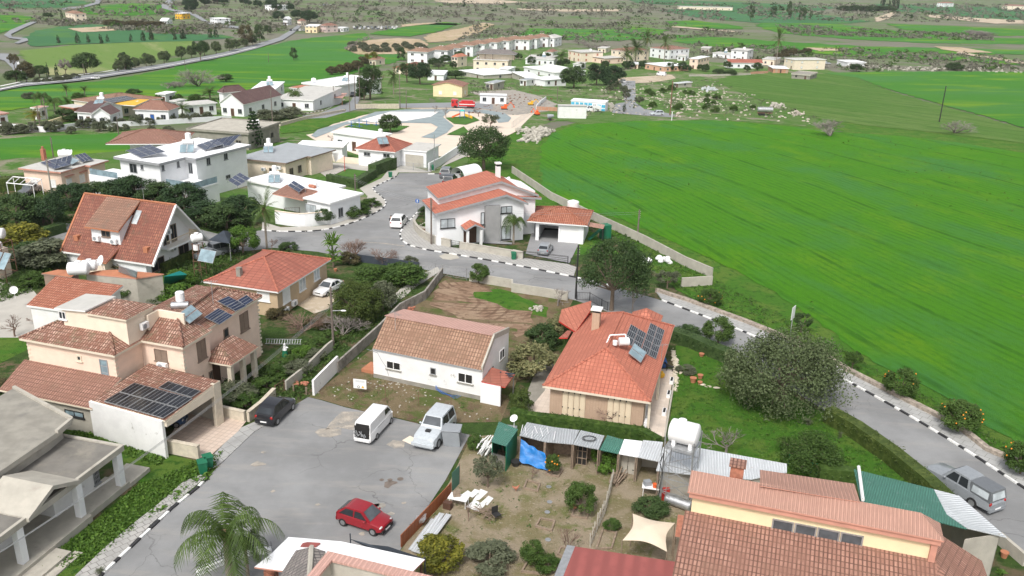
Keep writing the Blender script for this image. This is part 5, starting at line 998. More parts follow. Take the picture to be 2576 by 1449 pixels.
mb=MB();mb.box(fr,L+.05,L+dx+3.4,.8,yj[1]+.6,2.9,3.15);mb.box(fr,L-.5,L+dx+3.2,1.0,yj[1]+1,-1.2,2.9);h.b(mb,'terrace','white')
mb=MB()
for a in((L+.1,L+dx+3.35,.85,.88),(L+dx+3.32,L+dx+3.35,.88,yj[1]+.6)):mb.box(fr,a[0],a[1],a[2],a[3],3.16,4.1)
h.b(mb,'glass_balustrade','coll');mb=MB();mb.box(fr,-6,-.05,.3,.33,3.1,4.0);h.b(mb,'glass_balustrade','coll');mb=MB();mb.box(fr,-6.2,.5,.2,5,-1.2,3.05);h.b(mb,'side_terrace','white')
simple('hipped_pavilion','open pavilion with wide terracotta hip roof and white columns behind the flat-roofed villa',Q(0,0,1062,1449),Q(0,1,1840,0),Q(0,0,2340,1415),6.2,'hip','white','t_pan','trimwhite',1.5,windows=False,cat='pavilion',ov=.3,inset=3.0,depth=10)
fr=Fr(Q(0,1,180,240),Q(0,1,610,280),Q(0,1,1020,165),3.6);L,W=fr.L,fr.W
h=House('salmon_house','peach one-storey house with coral roof edge and dark solar arrays, left of the white villa','house',fr,(.5,L-.5,.5,W-.5))
polyflat(h,[(0,0),(L,0),(L,W*.55),(L+1,W*.55),(L+1,W),(0,W)],3.6,'peach','flatgrey','coral',.5,.25)
arrpx(h,fr,0,1,(400,185),(545,250),(560,145),3.8,4.4,3,2);arrpx(h,fr,0,1,(545,250),(705,205),(575,148),3.9,4.5,3,2);arrpx(h,fr,0,1,(830,180),(940,155),(745,110),3.9,4.5,3,2);rtank(h.root,fr.p(*fr.px(Q(0,1,650,110),4.2)[:2],3.7),.6,1.6,.3);arrpx(h,fr,0,1,(660,175),(720,205),(740,135),3.9,4.3,1,1,'coll');dish(h.root,fr.p(*fr.px(Q(0,1,725,115),4.2)[:2],3.7),.5)
autow(h,3.6,2,3,1,frame='trimwhite',pane='trimwhite',door=False)
for k in range(3):mb=MB();a=1.2+k*3.2;mb.box(fr,L-.5,L-.1,a,a+1.8,2.5,2.62);h.b(mb,'window_canopy','coral')
mb=MB();c=fr.px(Q(0,1,440,120),4.2);mb.box(fr,c[0]-.3,c[0]+.3,c[1]-.3,c[1]+.3,3.5,5.4);mb.tube(fr.p(c[0],c[1],5.4),fr.p(c[0],c[1],5.8),.2,None,8);h.b(mb,'chimney','clay')
simple('pink_house','pale pink house with thin clay mono roof at the left edge of the picture',Q(0,1,-260,185),Q(0,1,0,140),Q(0,1,375,65),5.0,'flat','pink','t_pan','coral',nf=2,ns=3)
fr=Fr(Q(1,1,470,535),Q(1,1,745,590),Q(1,1,1065,490),3.5);L,W=fr.L,fr.W;P=lambda x,y,z=3.5,c=1,r=1:fr.px(Q(c,r,x,y),z)
q=[P(300,550),P(470,548),P(745,590),P(1065,490),P(720,420),P(0,370),P(2130,440,3.5,0,1),P(2140,470,3.5,0,1)]
h=House('white_bungalow','white flat-roofed bungalow with solar panels on the inner side of the road bend','house',fr,(.4,L-.4,.4,W-.4))
polyflat(h,[(0,0),(L,0),(L,W),(-1,W),(-1,5),(-10,5),(-10,W+5),(-16,W+5),(-16,2.2),(0,2.2)]if False else[(0,0),(L,0),(L,W),(0,W)],3.5,'white','flatwhite','trimwhite',.4,.25)
polyflat(h,[(-15,2.5),(-.01,2.5),(-.01,W+2),(-15,W+2)],3.45,'white','flatwhite','trimwhite',.4,.25,nm='rear_roof')
h.winpx('F',Q(1,1,498,595),Q(1,1,607,690),frame='trimgrey',pane='curtain',sill=False);h.win('R',2,.8,3,2.2,frame='trimgrey');h.win('F',1.2,.2,2.4,2.3,frame='trimgrey')if L>9 else None
mb=MB();mb.slab([[fr.p(-6.5,.3,3.0),fr.p(-.3,.3,3.0),fr.p(-.3,3.4,3.75),fr.p(-6.5,3.4,3.75)]],.15);h.b(mb,'tiled_canopy',['t_pan','coral'])
arrpx(h,fr,1,1,(318,415),(430,485),(380,365),3.7,4.3,2,2);arrpx(h,fr,0,1,(2290,365),(2390,425),(2415,285),3.7,4.6,2,3)
heater(h.root,fr.p(*P(190,360,3.6)[:2],3.5),.2,.9);
mb=MB();mb.tube(fr.p(-3.5,5,3.7),fr.p(-2.3,5,3.7),.25,None,10);h.b(mb,'pipe_bundle','clay');h.ac('F',-4,3.7)if False else None
mb=MB();c=P(590,400,3.9);mb.box(fr,c[0]-.5,c[0]+.5,c[1]-.2,c[1]+.2,3.5,4.2);h.b(mb,'roof_air_conditioner','whitep')
fr=Fr(Q(1,1,0,155),Q(1,1,300,188),Q(1,1,780,78),3.4);L,W=fr.L,fr.W
h=House('metal_roof_house','beige house with brown-edged grey metal roof behind the concrete yard','house',fr,(.4,L-.4,.4,W-.4))
mb=MB();polyflat(h,[(-4,-.4),(L,0),(L,W*.5),(L+.8,W*.5),(L+1.2,W+1),(-4,W+2)],3.4,'cream','c_grey','brownshut',.5,.25)
h.rect=(-3.4,L-.5,.1,W);h.ac('F',L-5,1.6);h.ac('F',L-1.8,2.2);h.win('F',L-3.6,.6,L-2.4,2.2,frame='brownshut',pane='dark');h.rect=(0,L-.4,0,W);h.win('R',W*.55,0,W*.55+1.2,2.2,frame='door',pane='door',sill=False,name='door');h.win('R',W*.86,.6,W*.86+1,2.4,frame='brownshut');h.win('R',1.5,.9,2.5,2.1,frame='brownshut');h.win('R',4,.9,5,2.1,frame='brownshut')
heater(h.root,fr.p(*fr.px(Q(1,1,130,60),3.6)[:2],3.4),.2,.9)
fr=Fr(Q(1,1,1000,45),Q(1,1,1400,76),Q(1,1,1620,35),3.3);L,W=fr.L,max(fr.W,8)
h=House('white_compound_house','white house with faceted red hip roof and low white flat wings by the sliding gate','house',fr,(.4,L-.4,.4,W-.4))
h.walls('white',.4,L-.4,.4,W-.4,3.2);mb=MB();cp=MB();roof_hip(mb,fr,0,L,0,W,3.3,5.4,.1,.15,None,cp);h.b(mb,'roof',['t_red','trimwhite']);h.b(cp,'ridge_tiles','t_orange')
for a,b_ in(((1085,78),(1150,120)),((1280,92),(1345,135))):h.winpx('F',Q(1,1,*a),Q(1,1,*b_),frame='trimgrey')
h.winpx('R',Q(1,1,1488,98),Q(1,1,1505,148),frame='trimgrey',nm=1);heater(h.root,fr.p(L*.55,W*.25,4.4),.4,1)
h.walls('white',L-.3,L+4.8,3.5,W+2,3.0,name='wing_wall');mb=MB();mb.slab([[fr.p(L-.2,3.3,3.2),fr.p(L+5,3.3,3.2),fr.p(L+5,W+3,3.2),fr.p(L-.2,W+3,3.2)]],.2);h.b(mb,'wing_roof',['flatgrey','trimwhite'])
mb=MB();mb.box(fr,L+.6,L+4.2,3.38,3.45,0,2.3);h.b(mb,'garage_door','conclt')
simple('flat_wing','long white flat-roofed block behind the red hip roof, beside the park',Q(1,0,750,1325),Q(1,0,1200,1375),Q(1,0,1310,1335),3.6,'flat','white','flatwhite','trimwhite',nf=3,ns=1,cat='building',depth=6)
simple('white_annex','white flat annex with blank walls behind the beige metal-roofed house',Q(1,1,400,10),Q(1,1,880,25),Q(1,1,1010,5),2.9,'flat','white','flatwhite','trimwhite',nf=2,ns=1,cat='building',depth=5,windows=False)
H=simple('concrete_shell','grey unplastered concrete house with bare flat roof beside the tall norfolk pine',Q(0,0,1870,1300),Q(0,0,2500,1340),Q(1,0,245,1255),3.6,'flat','conc','conclt','conc',nf=3,ns=2,para=.2,pane='dark',frame='conc',door=False)
rtank(H.root,H.fr.p(H.fr.L*.85,H.fr.W*.5,3.7),.7,1.2,.4)
simple('maroon_roof_house','white house with dark maroon crossed gable roof in the left village',Q(0,0,750,1118),Q(0,0,915,1128),Q(0,0,1320,1085),3.2,'gabx','white','t_dark','trimwhite',1.6,nf=2,ns=3,tank=True)
simple('maroon_roof_wing','white gabled wing with maroon roof and wide window facing the olive trees',Q(0,0,915,1140),Q(0,0,1110,1145),Q(0,0,1200,1118),3.2,'gaby','white','t_dark','trimwhite',1.3,nf=1,ns=1,cat='building',door=False)
simple('blue_door_house','white house with salmon hip roof and a bright blue front door',Q(0,0,1335,1100),Q(0,0,1700,1112),Q(0,0,1785,1085),3.2,'hip','white','t_pan','trimwhite',1.8,nf=3,ns=1)
H=bpy.data.objects['blue_door_house']
for o in list(H.children):
 if o.name.startswith('door'):
  for c in o.children:c.data=c.data.copy();c.data.materials[0]=MT['blue']
simple('solar_roof_house','wide brown hip-roofed house with black solar field and yellow roof edge',Q(0,0,720,1005),Q(0,0,1130,1045),Q(0,0,1500,990),3.4,'hip','cream','t_old','trimwhite',1.5,nf=2,ns=2)
h=bpy.data.objects['solar_roof_house'];a,b_,c_=at(Q(0,0,1130,1035),3.9),at(Q(0,0,1390,995),3.9),at(Q(0,0,1000,1000),4.6);array(h,a,b_,c_,6,2,'pvk')
mb=MB();mb.slab([[at(Q(0,0,*q),z)for q,z in(((1135,1050),3.6),((1360,1062),3.6),((1505,1000),3.7),((1400,972),4.1))]],.2);mb.bd('yellow_roof',['ylw','trimwhite'],h)
simple('brick_house','dark red brick house half hidden by palms in the left village',Q(0,0,590,1065),Q(0,0,740,1080),Q(0,0,800,1060),3.3,'flat','clay','flatgrey','coral',nf=2,ns=1,pane='dark')
simple('white_flat_house','white flat-roofed house with open carport beside the palm in the left village',Q(0,0,1860,1060),Q(0,0,2190,1045),Q(0,0,2240,1020),2.9,'flat','white','flatgrey','trimwhite',nf=3,ns=1,pane='dark')
simple('dark_gable_house','white gabled house with dark brown roof and red door beside the carport',Q(0,0,2200,1025),Q(0,0,2450,1040),Q(1,0,60,975),3.6,'gaby','white','t_dark','trimwhite',2.4,nf=3,ns=3,ov=.3)
simple('rear_dark_roof_house','white house with dark roof just behind the dark gabled house',Q(0,0,2240,935),Q(0,0,2480,925),Q(0,0,2576,915),4.2,'hip','white','t_dark','trimwhite',1.6,nf=2,ns=1)
simple('red_edge_house','white house with rose metal roof at the left edge of the village',Q(0,0,-150,1165),Q(0,0,95,1145),Q(0,0,270,1105),3.0,'flat','white','c_rose','coral',nf=2,ns=2)
simple('white_roof_house','low house with bright white roof and two tanks above the yellow palm',Q(1,0,-60,900),Q(1,0,190,905),Q(1,0,320,865),3.2,'flat','white','flatwhite','trimwhite',nf=2,ns=2,tank=True)
H=simple('white_block_house','white flat house with twin roof tanks above the rose awning',Q(1,0,455,838),Q(1,0,790,860),Q(1,0,890,805),4.0,'flat','white','flatwhite','trimwhite',nf=3,ns=1,tank=True,para=.3);rtank(H.root,H.fr.p(3,3,4.1),.7,1.2,.1)
simple('scalloped_eaves_house','white flat house with scalloped porch eaves behind the yellow-green palm',Q(1,0,172,990),Q(1,0,580,1005),Q(1,0,700,930),3.2,'flat','white','flatgrey','trimwhite',nf=3,ns=2)
mb=MB();o=at(Q(1,0,700,970),2.6);mb.slab([[at(Q(1,0,690,970),2.5),at(Q(1,0,870,985),2.5),at(Q(1,0,920,935),2.7),at(Q(1,0,720,938),2.7)]],.1);t_=thing('awning_carport','rose corrugated awning carport beside the village lane','carport',V((o.x,o.y,TZ(o.x,o.y))));mb.bd('roof',['c_rose','coral'],t_)
for q in(at(Q(1,0,700,970),2.5),at(Q(1,0,865,982),2.5)):mb=MB();mb.tube(V((q.x,q.y,TZ(q.x,q.y))),q-Zv(.1),.06,None,5);mb.bd('post','clay',t_)
simple('yellow_gable_house','pale yellow gabled house with salmon roof and two white-shuttered windows','' if False else Q(1,0,1770,850),Q(1,0,2082,862),Q(1,0,2110,800),4.2,'gaby','yellow','t_pan','coral',1.2,nf=2,ns=1,pane='trimwhite',frame='trimwhite',depth=9,door=False)
simple('site_cabin','white prefabricated cabin with narrow dark windows beside the fire truck',Q(1,0,2250,955),Q(1,0,2525,962),Q(1,0,2530,938),2.9,'flat','white','flatwhite','trimgrey',nf=3,ns=1,cat='cabin',depth=4,inset=.15)
simple('garden_shed','small white garden shed behind the yellow gabled house',Q(1,0,1718,745),Q(1,0,1895,750),Q(1,0,1905,728),2.8,'flat','white','flatwhite','trimwhite',nf=1,ns=0,cat='shed',door=True)
simple('brown_roof_house','low house with reddish brown hip roof among the bare trees',Q(1,0,1370,680),Q(1,0,1560,690),Q(1,0,1600,660),3.0,'hip','cream','t_aframe','coral',1.6,nf=2,ns=1)
fr=Fr(Q(2,0,590,1008),Q(2,0,945,1025),Q(2,0,945,985),3.0);h=House('blue_cabin','white cabin painted with bright blue panels and white roof next to the blank white shed','cabin',fr,(.1,fr.L-.1,.1,3.5));polyflat(h,[(0,0),(fr.L,0),(fr.L,5),(0,5)],3.0,'white','flatwhite','trimwhite',.12,.2);h.rect=(.12,fr.L-.12,.12,5)
for k in range(8):
 if k==5:h.win('F',fr.L*k/8+.15,1.0,fr.L*(k+1)/8-.15,2.2);continue
 mb=MB();a=fr.L*k/8;
 if k==4:mb.box(fr,a+.1,a+fr.L/8-.1,.05,.1,.1,2.5)
 elif k<4:mb.box(fr,a+.2,a+fr.L/8-.15,.05,.1,1.7,2.5)
 else:mb.box(fr,a+.1,a+fr.L/8-.15,.05,.1,1.35,2.2);mb.box(fr,a+.1,a+fr.L/8-.15,.05,.1,.3,1.0)
 h.b(mb,'blue_panel','cyan')
simple('blank_shed','blank whitewashed box shed in front of the blue cabin',Q(2,0,466,1062),Q(2,0,757,1068),Q(2,0,750,1046),3.6,'flat','whitegrim','flatgrey','trimgrey',windows=False,cat='shed',depth=2.5,inset=.1)
simple('workshop','low white workshop with red side beside the round dark trees',Q(2,0,335,805),Q(2,0,556,800),Q(2,0,520,782),2.8,'flat','white','flatwhite','trimwhite',nf=3,ns=0,pane='dark',cat='shed')
simple('long_white_house','long low white house with stained flat roof left of the dark trees',Q(2,0,112,672),Q(2,0,430,712),Q(2,0,510,675),3.2,'flat','white','flatwhite','trimwhite',nf=3,ns=1,para=.2)
simple('old_store','old grey-white store with rounded corner left of the small workshop',Q(2,0,-10,720),Q(2,0,160,760),Q(2,0,240,740),3.2,'flat','conclt','flatwhite','conclt',nf=1,ns=1)
H=simple('veranda_house','white flat-roofed veranda house with tank beside the date palm',Q(2,0,130,588),Q(2,0,425,600),Q(2,0,440,560),3.3,'flat','white','flatgrey','trimwhite',nf=5,ns=0,tank=True)
H=simple('beige_two_storey','beige two-storey house with brick-red balcony door and roof tank',Q(2,0,558,503),Q(2,0,692,528),Q(2,0,852,508),6.0,'flat','cream','flatgrey','conclt',nf=3,ns=2,frame='coral',pane='clay');rtank(H.root,H.fr.p(H.fr.L*.7,H.fr.W*.6,6.1),.8,1.2,.1,False)
simple('shuttered_bungalow','beige house with rusty red pergola and shutters under a flat roof',Q(2,0,800,570),Q(2,0,935,590),Q(2,0,1032,565),3.2,'flat','peach','flatgrey','rust',nf=2,ns=2,pane='clay')
simple('palm_villa','cream two-storey villa with tiled hip roof behind the tall date palms',Q(2,0,992,498),Q(2,0,1170,520),Q(2,0,1345,500),6.0,'hip','cream','t_pan','trimwhite',1.6,nf=3,ns=3)
simple('white_hip_villa','white two-storey villa with orange-red hip roof between two fan palms',Q(2,0,1385,478),Q(2,0,1590,502),Q(2,0,1828,492),6.0,'hip','white','t_pan','trimwhite',1.5,nf=3,ns=4)
simple('salmon_flat_house','salmon pink flat-roofed house behind the white van',Q(2,0,1332,635),Q(2,0,1530,662),Q(2,0,1775,652),3.3,'flat','salmon','flatwhite','trimwhite',nf=3,ns=3,tank=False)
simple('cream_block_house','cream two-storey flat house with dark windows, right of the salmon house',Q(2,0,1782,585),Q(2,0,1875,592),Q(2,0,2160,582),6.0,'flat','peach','flatwhite','trimwhite',nf=1,ns=4,pane='dark')
H=simple('grey_modern_house','pale grey modern house with split flat roofs and a round roof tank',Q(2,0,2200,500),Q(2,0,2375,512),Q(2,0,2482,495),6.0,'flat','trimwhite','flatgrey','trimgrey',nf=2,ns=1);rtank(H.root,H.fr.p(H.fr.L*.6,H.fr.W*.5,6.1),.9,1.2,.1,False)
simple('low_grey_wing','low flat-roofed wing with tank in front of the pale grey modern house',Q(2,0,2015,530),Q(2,0,2200,545),Q(2,0,2300,535),3.0,'flat','white','flatgrey','trimwhite',nf=2,ns=1,tank=True)
simple('long_red_roof_house','long white house with plain red gable roof at the field corner',Q(2,0,2180,628),Q(2,0,2530,632),Q(2,0,2560,600),3.4,'gabx','white','t_red','trimwhite',1.6,nf=5,ns=0,depth=8)
simple('shuttered_house','pale two-storey house with large white shutters right of the red gable roof',Q(3,0,160,580),Q(3,0,268,600),Q(3,0,492,580),6.0,'flat','cream','flatgrey','trimwhite',nf=2,ns=2,pane='trimwhite')
simple('low_cream_wing','low cream wing left of the shuttered two-storey house',Q(3,0,-60,590),Q(3,0,80,600),Q(3,0,165,580),3.6,'flat','cream','flatgrey','trimwhite',nf=2,ns=0)
simple('brick_shed','small brick shed with white roof at the edge of the striped field',Q(3,0,50,685),Q(3,0,215,690),Q(3,0,215,668),2.8,'flat','brickw','flatwhite','trimwhite',nf=1,ns=0,cat='shed')
simple('ruined_shell','roofless concrete block ruin at the corner of the two fields',Q(3,0,232,745),Q(3,0,430,758),Q(3,0,546,742),2.4,'flat','conc','conc','conclt',nf=2,ns=1,pane='dark',frame='conc',cat='ruin',para=.5)
simple('scrap_shed','white shed with thin sheet roof in the scrub beyond the field',Q(3,0,690,600),Q(3,0,800,625),Q(3,0,882,602),3.0,'flat','white','flatwhite','trimwhite',windows=False,cat='shed')
simple('grey_lean_to','grey lean-to of old sheets beside the white shed in the scrub',Q(3,0,500,635),Q(3,0,640,640),Q(3,0,690,618),2.4,'flat','conc','c_grey','conc',windows=False,cat='shed')
H=simple('pavilion_building','tall cream building with dark hipped roof terrace above the village','' if False else Q(1,0,2180,600),Q(1,0,2540,612),Q(2,0,70,590),6.2,'flat','cream','flatgrey','trimcream',nf=4,ns=1)
f=H.fr;mb=MB();roof_hip(mb,f,1.5,f.L+3,4,12,9.2,11.2,.6,.2);H.b(mb,'pavilion_roof',['t_grey','trimgrey'])
for x in(1.8,6,10,f.L+2.6):
 mb=MB();mb.box(f,x-.2,x+.2,4,4.4,6.2,9.1);H.b(mb,'column','brownshut')
mb=MB();mb.box(f,2.5,f.L+2,6,11.5,6.2,9);H.b(mb,'upper_wall','cream')
simple('canvas_canopy_house','low cream house with white canopy in front of the tall pavilion building',Q(1,0,2040,705),Q(1,0,2290,735),Q(1,0,2400,700),2.8,'flat','conclt','flatwhite','trimwhite',nf=2,ns=1)
simple('grey_hip_house','white two-storey house with grey hip roof at the far end of the terrace row',Q(2,0,310,378),Q(2,0,430,385),Q(2,0,503,368),6.0,'hip','white','flatgrey','trimwhite',1.8,nf=2,ns=2)
f0=Fr(o=Zv(0),ang=0,L=8.5,W=9,z0=0);h=House('row_house','cream two-storey row house with salmon hip roof','house',f0,(.35,8.15,.35,8.65));
h.walls('white',.35,8.15,.35,8.65,5.95,-1.5);mb=MB();roof_hip(mb,f0,.35,8.15,.35,8.65,6,7.8,.5,.15);h.b(mb,'roof',['t_old','trimwhite']);autow(h,6,2,2,2);mb=MB();mb.tube(f0.p(3.5,5,7.2),f0.p(5,5,7.2),.5,None,10);h.b(mb,'roof_tank','whitep')
row=[(1,1512,527,0),(1,1722,510,0),(1,1852,488,0),(1,1990,462,0),(1,2110,447,0),(1,2240,430,0),(1,2365,415,0),(1,2490,402,0),(2,-5,405,0),(2,75,392,0),(2,190,378,0)]
LB=['first and nearest of the salmon-roofed row houses, full front visible','second salmon-roofed row house from the near end','third salmon-roofed row house from the near end','fourth salmon-roofed row house from the near end','fifth salmon-roofed row house, behind the red terrace','sixth salmon-roofed row house, left of the dark pavilion roof','seventh salmon-roofed row house, behind the dark pavilion roof','eighth salmon-roofed row house, right behind the pavilion roof','ninth salmon-roofed row house, beyond the pavilion','tenth salmon-roofed row house, second from the far end','last salmon-roofed row house beside the grey hip roof']
for i,(c,x,y,_)in enumerate(row):
 o=at(Q(c,0,x,y),6.0);dup(h.root,V((o.x,o.y,TZ(o.x,o.y))),R(-12),(1.5,1.5,1.12),LB[i],'house','terrace row of salmon-roofed houses')
kill(h.root)
for k,(c,x,y,w_,h_,kd,wl,rf,lb)in enumerate(((1,1130,600,120,3,'hip','cream','t_old','brown-roofed house behind the bare trees'),(1,2440,690,170,3.2,'flat','white','flatwhite','white flat house below the pavilion building'),(1,2300,830,150,2.8,'flat','conclt','c_grey','grey yard store behind the scrap yard'),(2,610,640,150,3,'flat','white','flatgrey','low white store between the veranda house and the pines'),(2,330,520,130,3,'hip','white','t_pan','small hip-roofed house behind the veranda house'),(2,860,480,140,3.2,'flat','cream','flatgrey','cream house behind the shuttered bungalow'),(2,1180,640,150,2.8,'flat','peach','flatwhite','peach annex under the date palms'),(2,1660,560,150,3,'flat','white','flatgrey','white garage wing below the white hip villa'),(2,1900,480,150,3.4,'flat','conclt','flatgrey','grey concrete house behind the cream block'),(2,70,800,130,2.6,'flat','white','c_grey','white yard shed beside the old store'),(2,1620,830,90,2.2,'flat','conclt','c_white','patched shack beside the pale track'),(1,1960,570,110,5.5,'hip','cream','clay','cream house with red terrace among the row houses'),(0,1560,940,170,3,'flat','white','flatwhite','white flat house behind the salmon hip roof'),(0,1700,1010,120,2.8,'flat','white','flatgrey','small grey-roofed house left of the carport house'),(0,300,1080,150,3,'flat','white','c_rose','rose-roofed shed at the far left of the village'),(1,330,880,150,3.2,'flat','white','clay','white house with red parapet behind the yellow-green palm'),(1,800,790,120,3,'flat','white','flatwhite','white annex behind the twin-tank house'))):
 simple('house' if w_>125 else 'shed',lb,Q(c,0,x,y),Q(c,0,x+w_*.62,y+5),Q(c,0,x+w_,y-10),h_,kd,wl,rf,'trimwhite',1.5,nf=2,ns=1,pane='dark')
far=[('farmhouse','cream farmhouse with dark cypresses on the far slope',(0,650,125),(0,745,140),(0,812,128),6,'hip','cream','t_old'),('far_orange_house','orange house among dark trees on the far winding road',(0,1755,130),(0,1830,135),(0,1880,128),5,'flat','ylw','flatwhite'),('far_white_house','white house above the bend of the far road',(0,2105,178),(0,2180,190),(0,2280,180),5,'flat','white','flatwhite'),('far_white_barn','long low white barn left of the far orange house',(0,1605,205),(0,1680,208),(0,1710,200),3,'gabx','white','flatwhite'),('roadside_shop','yellow roadside building with white roof and cars around it',(1,488,262),(1,615,265),(1,625,245),5,'flat','yellow','flatwhite'),('roadside_pink_house','pink roadside house with red roof right of the yellow building',(1,640,255),(1,700,262),(1,770,250),5,'hip','pink','t_pan'),('roadside_cabins','long white cabins right of the pink roadside house',(1,790,275),(1,880,280),(1,930,272),3.2,'flat','white','flatwhite'),('far_church','small white gabled building among dark trees by the far road',(1,265,190),(1,320,192),(1,345,185),5,'gaby','white','flatwhite'),('far_brown_house','small brown-roofed house right of the white gabled building',(1,410,210),(1,450,213),(1,480,207),4,'hip','cream','t_pan'),('far_flat_villa','flat white villa behind trees at the top of the picture',(1,85,52),(1,180,58),(1,300,50),5,'flat','white','flatwhite'),('hill_farm','farmhouse with red roof on the far right hill',(3,1700,28),(3,1770,32),(3,1830,28),6,'hip','white','t_pan'),('ridge_farm','pale farmhouse near the upper right corner',(3,2350,52),(3,2410,58),(3,2480,50),6,'hip','cream','t_pan'),('long_barn','very long low grey barn across the far green field',(2,1680,62),(2,2225,76),(2,2235,68),4,'flat','cream','flatgrey')]
for nme,lb,a,b_,c_,hh,kd,wl,rf in far:
 simple(nme,lb,Q(a[0],0,a[1],a[2]),Q(b_[0],0,b_[1],b_[2]),Q(c_[0],0,c_[1],c_[2]),hh,kd,wl,rf,'trimwhite',1.8,nf=3 if nme!='long_barn' else 8,ns=2,cat='house' if 'barn' not in nme else 'barn',depth=12 if nme=='long_barn' else None)
h=simple('pantile_house','low house with bright orange pantile roof behind the cream villa','' if False else Q(0,2,265,170),Q(0,2,1110,330),Q(0,2,1240,90),2.8,'flat','conclt','flatgrey','coral',windows=False,cat='house')if False else None
fr=Fr(Q(0,2,265,175),Q(0,2,560,205),None,2.9);p=fr.p
h=House('pantile_house','low house with bright orange pantile roof behind the cream villa','house',fr,(.2,10,.4,6));
A_=[at(Q(0,2,265,172),2.9),at(Q(0,2,900,262),2.9),at(Q(0,1,1240,1420),4.3),at(Q(0,1,560,1325),4.3)]
mb=MB();mb.slab([A_],.2);mb.ex=fr.ex;h.b(mb,'roof',['t_small','trimwhite'])
mb=MB();cc=sum(A_,Zv(0))/4;q=[v.lerp(cc,.08)for v in A_];mb.hexa([V((v.x,v.y,-1))for v in q],[v-Zv(.3)for v in q]);h.b(mb,'wall','whitegrim')
fr=Fr(Q(0,1,850,1300),Q(0,1,1650,1330),None,3.6);h=House('block_house','blockwork outbuilding with terracotta slab roof, tanks and a tilted collector','building',fr,(0,fr.L,.5,5))
g=[at(Q(0,1,*q),z)for q,z in(((850,1300),3.3),((1375,1350),3.3),((1650,1305),3.3),((1170,1262),3.5),((1000,1270),3.5))];g2=[at(Q(0,1,*q),3.2)for q in((415,1300),(720,1340),(800,1275),(580,1262))]
mb=MB();mb.slab([[g[0],g[1],g[2],g[3],g[4]]],.12);h.b(mb,'roof',['terra','coral']);mb=MB();mb.slab([g2],.15);h.b(mb,'side_roof',['terra','brownshut'])
mb=MB();cc=sum(g,Zv(0))/5;q=[v.lerp(cc,.04)for v in g];mb.hexa([V((v.x,v.y,-1))for v in q],[v-Zv(.13)for v in q]);h.b(mb,'wall','conclt');mb=MB();cc=sum(g2,Zv(0))/4;q=[v.lerp(cc,.1)for v in g2];mb.hexa([V((v.x,v.y,-1))for v in q],[v-Zv(.16)for v in q]);h.b(mb,'side_wall','brownshut')
rtank(h.root,at(Q(0,1,800,1330),3.3),.7,1.8,.2);rtank(h.root,at(Q(0,1,910,1290),3.4),.6,1.2,.2);dish(h.root,at(Q(0,1,1040,1270),3.4),.6);a=at(Q(0,1,1190,1285),3.5);module(a,at(Q(0,1,1370,1345),3.5),at(Q(0,1,1195,1225),4.6),.1,'coll',h.root,'collector')
A_=[at(Q(0,1,*q),z)for q,z in(((1650,1330),2.6),((1650,1418),.6),((1850,1370),.6),((1880,1310),2.2),((1810,1275),2.8))];mb=MB();mb.slab([A_],.04);tag(mb.bd('teal_sheet',['teal','teal'],None,org=V((A_[1].x,A_[1].y,0))),'bright turquoise sheet roof leaning beside the A-frame hedge','roof sheet')
b0=AQ(0,1,60,1449);t_=thing('tank_tower','steel tower with white water tanks and twin collectors at the left edge','tank tower',V((b0.x-1.5,b0.y+2,0)))
f=Fr(o=V((b0.x-1.5,b0.y+2,0)),ang=-.3,z0=0);mb=MB();mb.box(f,-3,-.3,-1.2,1.8,-.5,3.6);mb.bd('tower_base','cream',t_)
mb=MB()
for x in(-.2,1.6):
 for y in(-.8,.8):mb.tube(f.p(x,y,0),f.p(x,y,5.0),.05,None,5)
for z in(1.3,2.6,3.9,5):
 mb.path([f.p(-.2,-.8,z),f.p(1.6,-.8,z),f.p(1.6,.8,z),f.p(-.2,.8,z),f.p(-.2,-.8,z)],.035,4)
mb.bd('tower_frame','rust',t_);rtank(t_,f.p(.1,.2,5.0),.6,1.6,.1);rtank(t_,f.p(.3,-.3,3.9),.45,1.0,.1)
for k in range(2):a=f.p(1.2+k*1.15,-2.4,2.7);module(a,a+f.ex*1.05-f.ey*.1,a+f.ey*1.3+Zv(1.5),.08,'coll',t_,'collector')
dd=dish(None,at(Q(0,2,170,190),.2)+Zv(1.0),.42,(.3,-.8,.4));tag(dd,'white satellite dish on a steel stand left of the orange pantile roof','satellite dish')
b0=AQ(0,1,2020,1330);t_=thing('tank_stand','spindly rusty stand with two white tanks and a tilted collector beside the red hip roof','tank stand',V((b0.x,b0.y,0)))
f=Fr(o=b0,ang=-.3,z0=0);mb=MB()
for x in(-.5,.5):
 for y in(-.5,.5):mb.tube(f.p(x,y,-.2),f.p(x*.8,y*.8,4.2),.045,None,5)
for z in(1,2,3,4.1):mb.path([f.p(-.5,-.5,z),f.p(.5,-.5,z),f.p(.5,.5,z),f.p(-.5,.5,z),f.p(-.5,-.5,z)],.03,4)
mb.bd('stand_frame','rust',t_);rtank(t_,f.p(0,0,4.1),.5,1.0,.6);mb=MB();mb.tube(f.p(0,-.2,3.4),f.p(0,-.2,4.0),.4,None,12);mb.bd('cold_tank','whitep',t_);a=f.p(1.0,-1.6,2.6);module(a,a+f.ex*2.2-f.ey*.2,a+f.ey*.9+Zv(1.2),.08,'coll',t_,'collector')

